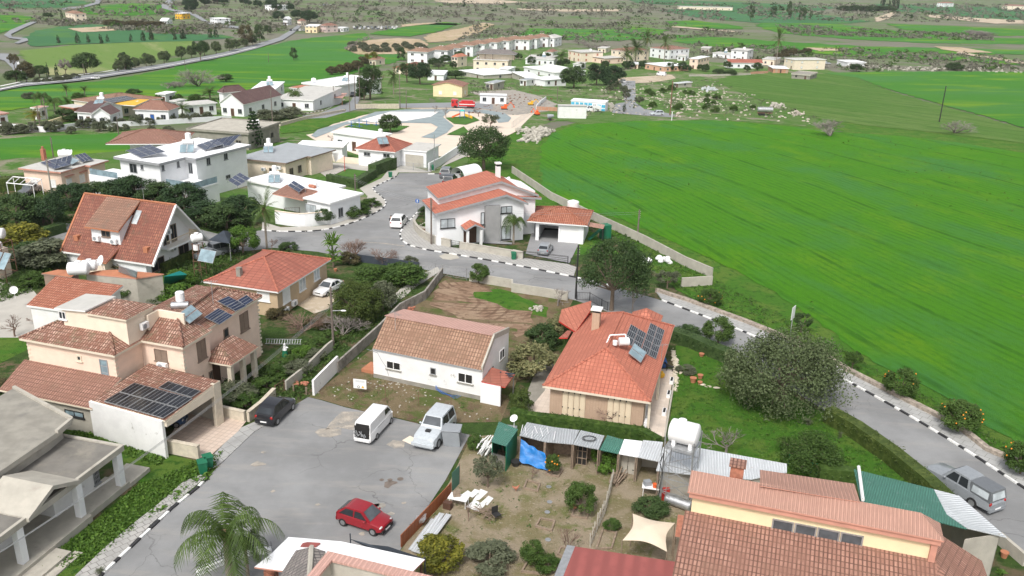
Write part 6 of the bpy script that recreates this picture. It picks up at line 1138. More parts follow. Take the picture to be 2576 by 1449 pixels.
# ==========================================================
CARP={'hatch':(3.75,1.66,1.5,.92,.88,1.6,3.0,3.66,.98,.3,.68,3.12),'suv':(4.3,1.8,1.62,1.02,1.1,1.85,3.75,4.2,1.05,.34,.8,3.45),'sedan':(4.6,1.75,1.42,.88,1.35,2.1,3.35,3.95,.98,.31,.85,3.6),'van':(4.7,1.7,1.98,1.15,.18,.85,4.45,4.66,1.2,.31,.55,3.5),'jeep':(4.1,1.75,1.85,1.12,1.35,1.85,3.85,4.02,1.1,.37,.75,3.3),'pickup':(5.1,1.75,1.75,1.05,1.45,2.05,3.35,3.6,1.05,.36,.85,3.9)}
def car(kind,color,label,P,ang,cat='car',name='parked_car',sc=1.0,group=None,simple_=False):
 L,Wd,Hh,zh,xa,xb,xc,xd,zr_,tr,fa,ra=CARP[kind];w=Wd/2
 root=thing(name,label,cat,P,group);root.rotation_euler=(0,0,ang);root.scale=(sc,)*3
 ORG[root.name]=Zv(0);f=Fr(o=Zv(0),ang=0,z0=0)
 f.p=lambda x,y,z=0:V((L/2-x,y,z))
 body=paint_mats[color]
 st=[(0,.42,.62,.78),(.06,.3,zh*.78,.9),(.35,.22,zh*.9,.97),(xa*.7+.1,.22,zh*.97,1.0),(max(xa,.45),.22,zh,1.0),(xb+.4,.22,zh+.02,1.0),((xb+xc)/2,.22,zh+.03,1.0),(xc,.22,(zh+zr_)/2+.03,1.0),(xd,.24,zr_,.97),(L-.12,.3,zr_*.93,.92),(L,.4,zr_*.78,.84)]
 st=sorted(st,key=lambda s:s[0]);mb=MB();vs=[]
 for x,zb,zt,k in st:
  for y,z in((-.8,zb),(-1,zb+.12),(-1.0,zb+(zt-zb)*.55),(-.96,zt-.06),(-.84,zt),(0,zt+.02),(.84,zt),(.96,zt-.06),(1.0,zb+(zt-zb)*.55),(1,zb+.12),(.8,zb)):vs.append(f.p(x,y*w*k,z))
 n=11;fs=[]
 for i in range(len(st)-1):
  for j in range(n):fs.append((i*n+j,(i+1)*n+j,(i+1)*n+(j+1)%n,i*n+(j+1)%n))
 m=len(st)-1;fs+=[tuple(range(n)),tuple(m*n+j for j in range(n-1,-1,-1))]
 mb.add(vs,[tuple(reversed(q))for q in fs]);mb.bd('body',body,root,35)
 zt=Hh;zs=zh-.03;wb=w*.93;wt=w*.74 if kind not in('van',)else w*.84
 prof=[(xa,zs),(xb,zt-.03),(xb+.25,zt),(xc-.25,zt),(xc,zt-.04),(xd,zr_-.03)]
 if kind=='pickup':pass
 vs=[]
 for x,z in prof:
  t=(z-zs)/(zt-zs);ww=wb+(wt-wb)*max(0,min(1,t));vs+=[f.p(x,-ww,z),f.p(x,ww,z)]
 k=len(prof);fs=[(2*i,2*i+1,2*i+3,2*i+2)for i in range(k-1)]+[tuple(2*i for i in range(k-1,-1,-1)),tuple(2*i+1 for i in range(k)),(0,2*k-2,2*k-1,1)]
 mb=MB();mb.add(vs,[tuple(reversed(q))for q in fs]);mb.bd('cabin',body,root,30)
 def q4(a,b_,c,d,name,mat,off):
  nrm=(b_-a).cross(d-a).normalized();
  mb=MB();mb.face([v+nrm*off for v in(a,b_,c,d)]);return mb.bd(name,mat,root)
 def sideg(x0,x1,x2,x3,sg,name,z0=None,z1=None):
  z0=zs+.07 if z0 is None else z0;z1=zt-.1 if z1 is None else z1
  yy=lambda z:(wb+(wt-wb)*(z-zs)/(zt-zs)+.012)*sg
  mb=MB();q=[f.p(x0,yy(z0),z0),f.p(x3,yy(z0),z0),f.p(x2,yy(z1),z1),f.p(x1,yy(z1),z1)];mb.face(q if sg<0 else q[::-1]);mb.bd(name,'glass',root)
 e=.1
 la,lb=f.p(xa+.08,-wb+.1,zs+.06),f.p(xa+.08,wb-.1,zs+.06);lc,ld=f.p(xb-.04,wt-.08,zt-.07),f.p(xb-.04,-wt+.08,zt-.07);
 q4(lb,la,ld,lc,'windscreen','glassw' if color=='c_red' else 'glass',.015)if False else None
 mb=MB();o=V((.012,0,.012));mb.face([v+o*1.5 for v in(la,lb,lc,ld)]);mb.bd('windscreen','wscr',root)
 mb=MB();o=V((-.014,0,.01));a=[f.p(xd-.06,-wb+.12,zr_+.06),f.p(xd-.06,wb-.12,zr_+.06),f.p(xc+.04,wt-.1,zt-.12),f.p(xc+.04,-wt+.1,zt-.12)]
 mb.face([v+o*1.5 for v in a][::-1]);
 mb.bd('rear_window','dark' if kind=='van' else 'glass',root)
 sx=(xd-xc)/(zt-zr_);fx=(xb-xa)/(zt-zs)
 for sg in(-1,1):
  if kind=='van':sideg(xa+.3,xb+.12,xb+.75,xb+.75,sg,'side_window',zs+.25)
  else:
   mid=(xb+xc)/2-.05
   sideg(xa+.3,xb+.12,mid-.05,mid-.05,sg,'side_window');sideg(mid+.05,mid+.05,xc-.1,xd-.22,sg,'side_window')
 for sg in(-1,1):
  for ax in(fa,ra):
   mb=MB();mb.tube(f.p(ax,sg*(w-.2),tr),f.p(ax,sg*(w+.015),tr),tr,None,18);wh=mb.bd('wheel','tyre',root,40)
   mb=MB();mb.tube(f.p(ax,sg*(w+.015),tr),f.p(ax,sg*(w+.025),tr),tr*.62,None,12);mb.bd('rim','rim',wh)
  if not simple_:
   mb=MB();mb.ball(f.p(.16,sg*w*.68,zh*.72),.13,.2,.1,10,6);mb.bd('headlight','lamp',root,40)
   mb=MB();mb.ball(f.p(L-.07,sg*w*.76,zr_*.8),.07,.13,.16,8,6);mb.bd('tail_light','tail',root,40)
   mb=MB();mb.ball(f.p(xa+.35,sg*(w+.08),zh+.06),.07,.11,.08,8,5);mb.bd('mirror',body,root,40)
 if simple_:return root
 mb=MB();mb.box(f,-.03,.12,-w*.8,w*.8,.25,.45);mb.bd('front_bumper',body if color not in('c_red','c_black')else 'tyre',root)
 mb=MB();mb.box(f,L-.1,L+.04,-w*.84,w*.84,.28,.52);mb.bd('rear_bumper',body,root)
 mb=MB();mb.box(f,-.045,-.03,-.26,.26,.33,.44);mb.bd('number_plate','whitep',root);mb=MB();mb.box(f,L+.04,L+.055,-.26,.26,.42,.53);mb.bd('number_plate','whitep',root)
 mb=MB();mb.box(f,-.01,.06,-w*.45,w*.45,.5,.62);mb.bd('grille','tyre',root)
 return root
paint_mats={}
for k,c_ in{'c_red':(.27,.008,.016),'c_black':(.012,.013,.017),'c_white':(.76,.76,.76),'c_silver':(.26,.28,.3),'c_grey':(.13,.14,.15),'c_pale':(.5,.54,.57),'c_blue':(.05,.1,.2),'c_fire':(.5,.02,.02)}.items():
 m=paint(k.replace('c_','car_paint_'),c_);paint_mats[k]=m
def carw(kind,color,label,rear,front,side='R',**k):
 """place by the ground contacts of the two wheels on one visible side"""
 a,b_=at(rear),at(front);L,Wd,_,_,_,_,_,_,_,tr,fa,ra=CARP[kind];d=b_-a;d.z=0;ang=math.atan2(d.y,d.x);d.normalize();mid=(a+b_)/2
 nn=V((-d.y,d.x,0))if side=='R' else V((d.y,-d.x,0));off=(fa+ra)/2-L/2
 P=mid+nn*(Wd/2)-d*0+d*(off)*1;s=(b_-a).length/(ra-fa);s=min(1.12,max(.92,s));P.z=TZ(P.x,P.y)+.06
 return car(kind,color,label,P,ang,sc=s,**k)
carw('hatch','c_red','red hatchback with black bumpers parked alone in the middle of the forecourt',Q(1,3,872,955),Q(1,3,1172,1055),'R')
carw('hatch','c_black','black hatchback at the kerb beside the villa driveway',Q(1,2,215,1383),Q(1,2,368,1235),'R')
v=carw('van','c_white','old white delivery van with its tailgate missing, parked in front of the plot',Q(1,3,1235,75),Q(1,2,1365,1378),'R',cat='van',name='delivery_van')
j=carw('jeep','c_pale','pale off-road car facing the forecourt beside the grey plastic box',Q(1,2,1975,1440),Q(1,3,1822,172),'L',cat='off-road car',name='off_road_car')
carw('suv','c_white','white crossover stopped at the junction with a man standing beside it',Q(1,1,1482,845),Q(1,1,1524,795),'R')
carw('hatch','c_silver','small silver hatchback on the grey paved drive behind the black gate',Q(2,1,378,1125),Q(2,1,414,1075),'R')
pk=carw('pickup','c_silver','grey pickup with rear canopy parked along the hedge on the right',Q(3,3,2050,770),Q(3,3,1640,520),'L',cat='pickup',name='pickup_truck')
f=Fr(o=Zv(0),ang=0,z0=0);f.p=lambda x,y,z=0:V((5.1/2-x,y,z));mb=MB();mb.hexa([f.p(3.45,-.8,1.0),f.p(5.05,-.8,1.0),f.p(5.05,.8,1.0),f.p(3.45,.8,1.0)],[f.p(3.45,-.68,1.68),f.p(4.9,-.68,1.68),f.p(4.9,.68,1.68),f.p(3.45,.68,1.68)]);ORG[pk.name]=Zv(0);cn=mb.bd('canopy',paint_mats['c_grey'],pk)
for sg in(-1,1):mb=MB();q=[f.p(3.65,.79*sg,1.12),f.p(4.85,.79*sg,1.12),f.p(4.8,.71*sg,1.55),f.p(3.65,.71*sg,1.55)];mb.face(q if sg<0 else q[::-1]);mb.bd('canopy_window','curtain',cn)
mb=MB();mb.face([f.p(5.07,-.6,1.1),f.p(5.07,.6,1.1),f.p(4.94,.55,1.55),f.p(4.94,-.55,1.55)][::-1]);mb.bd('canopy_window','curtain',cn)
carw('sedan','c_white','white sedan facing the camera on the dirt yard beside the tan house',Q(1,2,850,25),Q(1,2,735,88),'L')
carw('suv','c_grey','grey estate car in the end of the cul-de-sac next to the tent canopy',Q(1,1,1950,352),Q(1,1,1985,308),'R')
carw('suv','c_black','black crossover nearest the camera in the cul-de-sac, plate visible',Q(1,1,1985,430),Q(1,1,2022,385),'R')
carw('hatch','c_white','white car under the white tent canopy in the cul-de-sac',Q(1,1,2060,358),Q(1,1,2110,318),'R')
carw('suv','c_pale','white estate car seen side-on by the fence at the field edge',Q(2,0,1508,1168),Q(2,0,1428,1168),'L',simple_=True)
carw('van','c_white','white van parked in front of the salmon pink house',Q(2,0,1528,768),Q(2,0,1450,762),'L',cat='van',name='parked_van',simple_=True)
carw('van','c_white','small white van half in front of the blue panelled cabin',Q(2,0,850,1128),Q(2,0,790,1128),'L',cat='van',name='parked_van',simple_=True)
carw('hatch','c_white','little white car at the bend of the village lane under the dark trees',Q(2,0,1112,835),Q(2,0,1080,830),'L',simple_=True)
carw('hatch','c_black','dark car driving down the village lane beside the rose awning',Q(1,0,990,985),Q(1,0,1018,965),'R',simple_=True,name='moving_car')
carw('hatch','c_white','white car on the verge of the far road next to a low hedge',Q(0,0,990,800),Q(0,0,930,800),'L',simple_=True)
carw('hatch','c_silver','silver car further left on the verge of the far road',Q(0,0,795,805),Q(0,0,760,806),'L',simple_=True)
carw('pickup','c_grey','dark pickup parked under the bare white pergola frame',Q(0,1,390,490),Q(0,1,325,515),'L',cat='pickup',simple_=True)
carw('hatch','c_blue','dark blue car with only its nose out of the carport shade',Q(0,3,1560,-20),Q(0,3,1700,-25),'R')
carw('sedan','c_silver','silver car behind the red hip roof next to the rusty tank stand',Q(0,1,2110,1175),Q(0,1,2230,1140),'R',simple_=True)
carw('jeep','c_grey','grey off-road car under the shade net by the A-frame garden',Q(0,1,2240,1130),Q(0,1,2330,1110),'R',cat='off-road car',simple_=True)
ORG[v.name]=Zv(0);f.p=lambda x,y,z=0:V((4.7/2-x,y,z));mb=MB();mb.box(f,4.66,4.72,-.68,.68,.62,1.75);mb.bd('load_bay','dark',v)
mb=MB();rr=RND(2)
for k in range(9):a=f.p(4.7+rr.uniform(0,.1),rr.uniform(-.5,.5),rr.uniform(.65,.9));mb.tube(a,a+V((rr.uniform(-.1,.02),rr.uniform(-.4,.4),rr.uniform(.2,.6))),.04,None,5)
mb.bd('scrap_load','steel',v);mb=MB()
for sg in(-1,1):mb.box(f,1.9,3.3,sg*.856-.006,sg*.856+.006,1.05,1.07)
mb.bd('slide_rail','black',v)
ORG[j.name]=Zv(0);f.p=lambda x,y,z=0:V((4.1/2-x,y,z));mb=MB();mb.box(f,.75,1.05,-.18,.18,1.1,1.2);mb.bd('bonnet_scoop','black',j);mb=MB();mb.box(f,-.18,.0,-.85,.85,.42,.62);mb.bd('bull_bar',paint_mats['c_pale'],j);mb=MB();mb.box(f,1.2,3.2,-.95,-.8,.32,.4);mb.box(f,1.2,3.2,.8,.95,.32,.4);mb.bd('side_step','black',j)
rc=RND(11);pr={}
for c_ in('c_white','c_silver','c_grey','c_black','c_red'):
 pr[c_]=car('hatch',c_,'x',Zv(0),0,simple_=True)
n=0
for rw,(x0,x1,y,m_)in enumerate(((985,1415,285,13),(1000,1400,300,10),(352,485,318,5),(620,760,318,4),(650,790,60,5))):
 for k in range(m_):
  q=Q(1,0,x0+(x1-x0)*k/(m_-1),y+rc.uniform(-2,2));P=at(q);c_=rc.choice(['c_white','c_silver','c_grey','c_black','c_white','c_silver'])
  lb={'c_white':'white','c_silver':'silver','c_grey':'grey','c_black':'black','c_red':'red'}[c_]
  wh=['in the front row of the long far parking lot','in the rear row of the long far parking lot','left of the yellow roadside building','on the road edge right of the yellow roadside building','in the highest car park near the top edge'][rw]
  dup(pr[c_],V((P.x,P.y,TZ(P.x,P.y)+.45)),rc.uniform(1.1,1.9),(1,1,1),'tiny %s car %s'%(lb,wh),'car','far %s cars row %d'%(lb,rw+1)if False else '%s cars %s'%(lb,wh))
for k in pr.values():kill(k)
P=AQ(1,0,2090,1090);t_=thing('fire_truck','red fire truck with low water body parked beside the white cabin','fire truck',P);t_.rotation_euler=(0,0,R(178));ORG[t_.name]=Zv(0);f.p=lambda x,y,z=0:V((3.7-x,y,z))
mb=MB();mb.box(f,0,1.9,-1.1,1.1,.6,2.7);mb.bd('cab',paint_mats['c_fire'],t_);mb=MB();mb.box(f,2.3,7.2,-1.15,1.15,.8,2.1);mb.box(f,3.0,6.6,-.7,.7,2.1,2.5);mb.bd('body',paint_mats['c_fire'],t_)
mb=MB();mb.box(f,-.03,0,-.9,.9,1.6,2.4);mb.bd('windscreen','glass',t_);mb=MB();mb.box(f,2.4,7.1,-1.17,-1.15,1.3,1.5);mb.box(f,2.4,7.1,1.15,1.17,1.3,1.5);mb.bd('stripe','whitep',t_)
for ax in(1.2,5.3,6.4):
 for sg in(-1,1):mb=MB();mb.tube(f.p(ax,sg*.85,.5),f.p(ax,sg*1.13,.5),.5,None,14);mb.bd('wheel','tyre',t_,40)
for x in(.3,1.5):mb=MB();mb.box(f,x,x+.35,1.1,1.13,1.6,2.3);mb.box(f,x,x+.35,-1.13,-1.1,1.6,2.3);mb.bd('side_window','glass',t_)
def excav(c,r,x,y,label,ang,col='orange',s=1):
 P=AQ(c,r,x,y);t_=thing('excavator',label,'excavator',P);t_.rotation_euler=(0,0,ang);t_.scale=(s*.7,)*3;ORG[t_.name]=Zv(0);f.p=lambda x,y,z=0:V((x,y,z))
 for sg in(-1,1):mb=MB();mb.box(f,-1.3,1.3,sg*.8-.2,sg*.8+.2,0,.6);mb.bd('track','tyre',t_)
 mb=MB();mb.box(f,-1.5,.9,-.9,.9,.7,1.5);mb.bd('housing',col,t_);mb=MB();mb.box(f,-.2,1,-.9,.1,1.5,2.5);mb.bd('cab',col,t_)
 mb=MB();mb.tube(V((.9,.3,1.2)),V((2.8,.3,3.2)),.17,None,6);mb.tube(V((2.8,.3,3.2)),V((4.3,.3,1.5)),.14,None,6);mb.bd('boom',col,t_);mb=MB();mb.hexa([V((4,0,.9)),V((4.6,0,.9)),V((4.6,.6,.9)),V((4,.6,.9))],[V((4.1,0,1.6)),V((4.5,0,1.6)),V((4.5,.6,1.6)),V((4.1,.6,1.6))]);mb.bd('bucket',col,t_)
excav(1,0,2500,1105,'orange excavator left of the park corner beside the white cabin',.2);excav(2,0,250,1160,'small orange digger behind the rubble pile',2.2,s=.8);excav(2,0,190,1062,'yellow and orange mixer digger beside the low white wall',.3,'ylw',.9)
P=AQ(2,0,2540,1165);t_=thing('tanker_trailer','pale steel tanker trailer parked on the rocky ground','trailer',P);ORG[t_.name]=Zv(0);mb=MB();mb.tube(V((-2.2,0,1.9)),V((2.2,0,1.9)),.8,None,16);mb.ball(V((-2.2,0,1.9)),.2,.8,.8);mb.ball(V((2.2,0,1.9)),.2,.8,.8);mb.bd('tank','c_white' if False else 'steel',t_,50)
mb=MB();mb.box(f,-2.4,2.4,-.4,.4,.8,1.0);mb.bd('chassis','rust',t_)
for x in(-1.4,-.4):
 for sg in(-1,1):mb=MB();mb.tube(V((x,sg*.5,.45)),V((x,sg*.75,.45)),.45,None,12);mb.bd('wheel','tyre',t_,40)
def cmix(c,r,x,y,label):
 P=AQ(c,r,x,y);t_=thing('cement_mixer',label,'cement mixer',P);ORG[t_.name]=Zv(0);mb=MB();mb.tube(V((-.8,0,1.1)),V((.9,0,1.4)),.75,.4,14);mb.bd('drum','greyp',t_,40);mb=MB();mb.tube(V((-1,-.5,.4)),V((1.1,-.5,.4)),.06,None,5);mb.tube(V((-1,.5,.4)),V((1.1,.5,.4)),.06,None,5);mb.tube(V((-.6,.0,.3)),V((-.6,0,.9)),.08,None,5);mb.bd('chassis','rust',t_)
 for sg in(-1,1):mb=MB();mb.tube(V((0,sg*.6,.35)),V((0,sg*.75,.35)),.35,None,12);mb.bd('wheel','tyre',t_,40)
cmix(2,0,385,1215,'old grey mixer drum on wheels beside the blank white shed')

# ==========================================================
def wall(name,label,cat,px,th=.2,h=1.2,mat='block',cop=None,group=None,h2=None,smooth=False):
 P=resamp([at(q)for q in(smoothp(px,2)if smooth else px)],4);mb=MB();wallpath(mb,P,th,h,h2=h2);mb.ex=(P[-1]-P[0]).normalized();o=mb.bd(name,mat,None,org=P[0]);tag(o,label,cat,group)
 if cop:
  mb=MB();wallpath(mb,P,th+.1,.08,0,0,h);
  mb=MB();a=offp(P,th/2+.05);b=offp(P,-th/2-.05)
  for i in range(len(P)-1):
   lo=Zv(h+.003);hi=Zv(h+.08);mb.face([a[i]+hi,b[i]+hi,b[i+1]+hi,a[i+1]+hi]);mb.face([b[i]+lo,b[i+1]+lo,b[i+1]+hi,b[i]+hi]);mb.face([a[i+1]+lo,a[i]+lo,a[i]+hi,a[i+1]+hi])
  mb.bd('coping',cop,o)
 return o
wall('plot_wall','rendered block wall between the churned plot and the road','wall',QL(1,1,2150,1380,2576,1449)+QL(2,2,0,40,300,85,560,128),.2,1.1,'conclt')
wall('plot_wall','long crumbling side wall on the left edge of the bare plot','wall',QL(1,2,820,850,1250,460,1450,250,1700,120)+[(1113,695)],.2,1.1,'blockd')
wall('plot_wall','short peeling white and brick wall at the forecourt corner of the plot','wall',QL(1,2,580,1085,650,1010,825,830),.2,1.5,'whitegrim')
wall('retaining_wall','pale curved front wall of the modern white house following the pavement','wall',QL(1,1,1590,830,1600,870,1660,940,1780,1005,1960,1045),.22,1.1,'conclt','conclt',smooth=True)
wall('front_wall','grey rendered front wall between the footgate and the drive gate','wall',QL(1,1,2050,1060,2576,1145)+QL(2,1,0,1145,110,1162),.22,1.0,'trimgrey' if False else 'conclt','conclt')
wall('field_wall','long concrete wall separating the modern house garden from the crop field','wall',QL(2,1,0,290,390,560,860,790,1330,1010,1740,1230,2010,1345)[:6],.2,1.3,'conclt')
wall('field_wall','end section of the concrete wall turning back beside the vegetable bed','wall',QL(2,1,2010,1420,1700,1440),.2,1.2,'conclt')
wall('dry_stone_wall','low dry stone wall along the pavement beside the crop field','wall',QL(2,2,1450,40,1750,135,2000,225,2350,355)+[(1932,836),(2074,900),(2132,936),(2252,998),(2357,1051),(2422,1088),(2482,1136),(2576,1176),(2750,1290)],.5,.45,'stonewall')
wall('garden_wall','limestone front wall beside the villa drive and its hedge plants','wall',QL(0,2,2140,1275,2470,1350),.25,.95,'limewall','limewall')
wall('garden_wall','limestone wall stub running back from the drive corner','wall',[Q(0,2,2500,1350),Q(1,2,60,1240),Q(1,2,190,1105)],.25,.9,'limewall','limewall')
wall('garden_wall','low limestone wall between the villa drive and the weedy plot','wall',QL(0,3,1660,200,2010,270),.25,1.1,'limewall','limewall')
wall('garden_wall','rendered garden wall behind the olive bush next to the rusty gate','wall',QL(1,2,300,1040,500,880,720,660,770,620),.2,1.0,'conclt')
wall('courtyard_wall','curved white courtyard wall of the white bungalow at the bend','wall',QL(1,1,765,800,600,822,430,835,200,800),.2,1.9,'white','cream',smooth=True)
wall('boundary_wall','white garden wall in front of the left village houses','wall',QL(0,0,0,1290,460,1330,760,1290,1120,1280,1700,1250,2330,1210),.25,1.2,'white')
wall('boundary_wall','yellow curved entrance wall in the left village','wall',QL(0,0,455,1290,600,1240,690,1215),.25,1.4,'yellow')
wall('boundary_wall','white wall running beside the ramp of the gated compound','wall',QL(1,1,1740,275,1860,215,2070,70),.2,1.6,'white')
wall('boundary_wall','beige low wall between concrete yard and white compound','wall',QL(1,1,780,180,1150,215,1400,195),.2,1.2,'cream')
wall('park_wall','sandy stone retaining wall behind the park','wall',QL(1,0,1005,1100,1200,1095,1440,1095),.3,1.5,'limewall')
wall('lane_wall','low sandy wall along the verge beside the village lane','wall',QL(1,0,240,1270,480,1205,900,1125),.3,.8,'limewall')
wall('compound_wall','low white compound wall with brick return beside the blank shed','wall',QL(2,0,245,1100,290,1050,340,1010),.25,1.3,'white')
wall('brick_wall','low brick wall leading up to the blank white shed','wall',QL(2,0,245,1110,455,1120),.25,1.2,'brickw')
wall('brick_wall','orange brick wall in front of the long red-roofed house','wall',QL(2,0,2400,745,2576,735),.25,1.2,'brickw')
wall('terrace_edge','low stone kerb along the outer edge of the bungalow terrace','wall',[(1700,935),(1672,1100)],.15,.12,'conclt')
wall('village_wall','grey wall along the edge of the striped field below the white houses','wall',QL(2,0,1780,770,2100,765,2400,755),.25,1.0,'conclt')
wall('garden_wall','pale garden wall at the lower right corner by the road','wall',QL(3,3,2310,1120,2576,1350),.25,.9,'conclt')
def fence(name,label,px,h=1.2,step=1.2,mat='black',rails=(.1,1.0),bars=0,r=.025,post_r=.04,cat='fence',panel=None):
 P=resamp([at(q)for q in px],step);t_=thing(name,label,cat,P[0]);
 for p_ in P:mb=MB();mb.tube(p_-Zv(.2),p_+Zv(h),post_r,None,5);mb.bd('post',mat,t_)
 mb=MB()
 for z in rails:mb.path([p_+Zv(h*z)for p_ in P],r,4)
 if bars:
  for a,b_ in zip(P[:-1],P[1:]):
   for k in range(bars):c=a.lerp(b_,(k+.5)/bars);mb.tube(c+Zv(h*rails[0]),c+Zv(h*rails[-1]),.012,None,4,cap=False)
 mb.bd('rails',mat,t_)
 if panel:
  mb=MB()
  for a,b_ in zip(P[:-1],P[1:]):d=(b_-a).normalized();nn=V((-d.y,d.x,0))*.02;mb.hexa([a-nn,b_-nn,b_+nn,a+nn],[a-nn+Zv(h),b_-nn+Zv(h),b_+nn+Zv(h),a+nn+Zv(h)])
  mb.bd('panel',panel,t_)
 return t_
fence('sliding_gate','long black railed sliding gate in front of the silver hatchback',QL(2,1,118,1160,560,1215),1.15,3.6,'black',(.08,.3,.5,.7,.9,1.0),0,.03,.05,'gate')
fence('fence_section','short black railing right of the sliding gate',QL(2,1,590,1225,640,1235),1.1,1.5,'black',(.1,.5,.9),0)
fence('pedestrian_gate','small black footgate in the front wall of the modern house',QL(1,1,1965,1045,2045,1055),1.1,1.6,'black',(.08,.3,.5,.7,.95),3,.025,.05,'gate')
fence('railing','black spiked railing behind the orange rear roof of the bungalow',[Q(2,2,650,125),Q(2,2,780,130),Q(2,2,900,200),Q(2,2,960,230)],1.1,1.6,'black',(.1,.9),8)
fence('compound_gate','grey sliding gate closing the white compound',QL(1,1,1440,250,1730,285),1.5,2.6,'greyp',(.06,.5,.95),24,.025,.04,'gate')
fence('gate','faint wire double gate at the top left corner of the plot',QL(1,1,1690,1340,1880,1330,2120,1370),1.5,3.0,'steel',(.1,.95),8,.015,.04,'gate')
fence('garden_gate','rusty garden gate between limestone walls beside the villa',QL(1,2,200,1100,290,1040),1.2,1.2,'rust',(.1,.95),6,.02,.04,'gate')
fence('mesh_fence','green shade mesh fence in front of the overgrown garden by the road',QL(1,1,1020,1180,1060,1190,1640,1265),1.0,3.0,'black',(.05,.95),0,panel='shade')
for k,q in enumerate(QL(1,2,967,1060,1303,1125,1638,1188,1962,1250,650,995)):
 P=at(q);mb=MB();mb.tube(P-Zv(.2),P+Zv(1.45),.025,None,5);tag(mb.bd('fence_post','rust',None,org=P),['thin rusty post left of the plot notice board','thin rusty post right of the notice board','thin rusty post below the small middle window','thin rusty post by the blue cables','thin dark post at the plot corner wall'][k],'post')
fence('park_fence','thin metal fence of the park edge beside the rubble',[Q(2,0,0,1290),Q(2,0,220,1130)],1.6,2.5,'steel',(.05,.95),0);fence('field_fence','thin wire fence along the far side of the crop field',QL(2,0,1040,1165,1500,1170,2000,1175,2400,1180),1.0,4,'rust',(.5,.95),0,.012)
fence('court_fence','green wire fence on the park retaining wall',QL(1,0,1015,1060,1440,1055),1.3,4,'steel',(.1,.95),0,.02)
a,b_=AQ(1,2,985,1060),AQ(1,2,1115,1075);d=(b_-a).normalized();f=Fr(o=a,ang=math.atan2(d.y,d.x),z0=0);t_=thing('notice_board','white notice board with round and triangular signs on the plot fence','sign',a)
mb=MB();W_=(b_-a).length;mb.box(f,0,W_,-.03,0,.55,1.45);mb.bd('board','whitep',t_)
mb=MB();mb.ex=f.ex
for k in range(3):mb.box(f,.2,W_-.15,-.035,-.031,1.18+k*.07,1.2+k*.07)
mb.bd('lettering','greyp',t_)
mb=MB();c=f.p(W_*.4,-.036,.72);k=len(mb.v);n=14;pts=[c+f.ex*cos(i*6.283/n)*.12+V((0,0,sin(i*6.283/n)*.12))for i in range(n)];pin=[c+f.ex*cos(i*6.283/n)*.08+V((0,0,sin(i*6.283/n)*.08))for i in range(n)];mb.add(pts+pin,[(i,(i+1)%n,(i+1)%n+n,i+n)for i in range(n)]);mb.bd('round_symbol','black',t_)
mb=MB();c=f.p(W_*.72,-.036,.68);mb.face([c-f.ex*.14-Zv(.05),c+f.ex*.14-Zv(.05),c+Zv(.2)]);mb.bd('warning_triangle','ylw',t_)
def pole(c,r,xb,yb,xt,yt,label,mat='pole',rad=.13,arms=True,lamp=None,cat='utility pole',h=None):
 P=AQ(c,r,xb,yb);H_=h or min(11,max(4,hgt(Q(c,r,xb,yb),Q(c,r,xt,yt))));t_=thing('utility_pole',label,cat,P);mb=MB();mb.tube(P-Zv(.5),P+Zv(H_),rad,rad*.75,8);mb.bd('pole_shaft',mat,t_)
 if arms:
  mb=MB()
  for k in range(4):z=H_-.25-k*.3;mb.tube(P+V((-.12,0,z)),P+V((.22,0,z)),.05,None,5)
  mb.bd('insulators','conc',t_)
 if lamp:mb=MB();mb.tube(P+Zv(H_*lamp),P+V((1.0,-.2,H_*lamp+.15)),.035,None,5);o=mb.bd('lamp_arm','steel',t_);mb=MB();mb.ball(P+V((1.2,-.25,H_*lamp+.15)),.28,.12,.08);mb.bd('lamp_head','whitep',o,40)
 return P+Zv(H_)
pA=pole(1,2,780,610,757,-10,'timber pole with lamp between the cypress and the villa garden',lamp=.62)
pB=pole(1,1,1765,1015,1735,545,'timber pole with lamp in front of the modern house','conclt' and 'pole',lamp=.55)
pC=pole(1,1,1005,600,990,300,'timber pole beside the citrus bushes of the white bungalow')
pD=pole(1,1,1795,270,1797,-95,'slim pole by the green bin at the compound gate','steel',.09,False)
pE=pole(2,2,640,110,650,-435,'tall dark pole in front of the big dark tree','black',.12)
pF=pole(2,1,1262,935,1262,820,'pole standing behind the big tree at the field wall')
pG=pole(3,0,1722,1230,1787,865,'lone timber pole in the striped field at the right','black',.19)
pH=pole(2,0,1588,1165,1607,810,'lone timber pole by the field edge beside the white estate car','rust',.19)
pole(3,0,62,660,90,430,'pole beside the brick shed');pole(1,0,945,1130,925,700,'tall pole at the park end of the village lane');pole(1,0,1000,1100,990,760,'second pole at the lane corner near the bare trees');pole(1,0,1045,1020,1035,640,'pole with transformer frame behind the park');pole(1,0,1450,1095,1437,750,'left pole of the pair on the park wall');pole(1,0,1513,1100,1500,900,'right shorter pole of the pair on the park wall');pole(1,0,168,1235,140,900,'pole with white base among olive trees',);pole(1,0,785,1060,775,860,'pole in front of the rose awning')
pole(0,0,410,1310,372,1060,'pole left of the yellow palm');pole(0,0,475,1260,440,980,'pole between palms in the left village');pole(0,0,1195,1360,1172,1170,'thin pole by the olive row');pole(0,0,850,770,830,640,'pole beside the big tree on the far road');pole(0,0,1865,705,1855,600,'pole beside the far tree-lined road');pole(1,0,128,630,118,530,'stub pole in the big green field');pole(2,0,455,1020,475,870,'pole behind the compound wall');pole(2,0,185,650,190,500,'pole in front of the veranda house');pole(0,1,525,520,450,150,'tall grey pole left of the dark tree row','conc');pole(0,1,540,140,510,-10,'pole behind the peach house');pole(0,1,1795,360,1785,250,'short black pole against the white villa')
mb=MB();
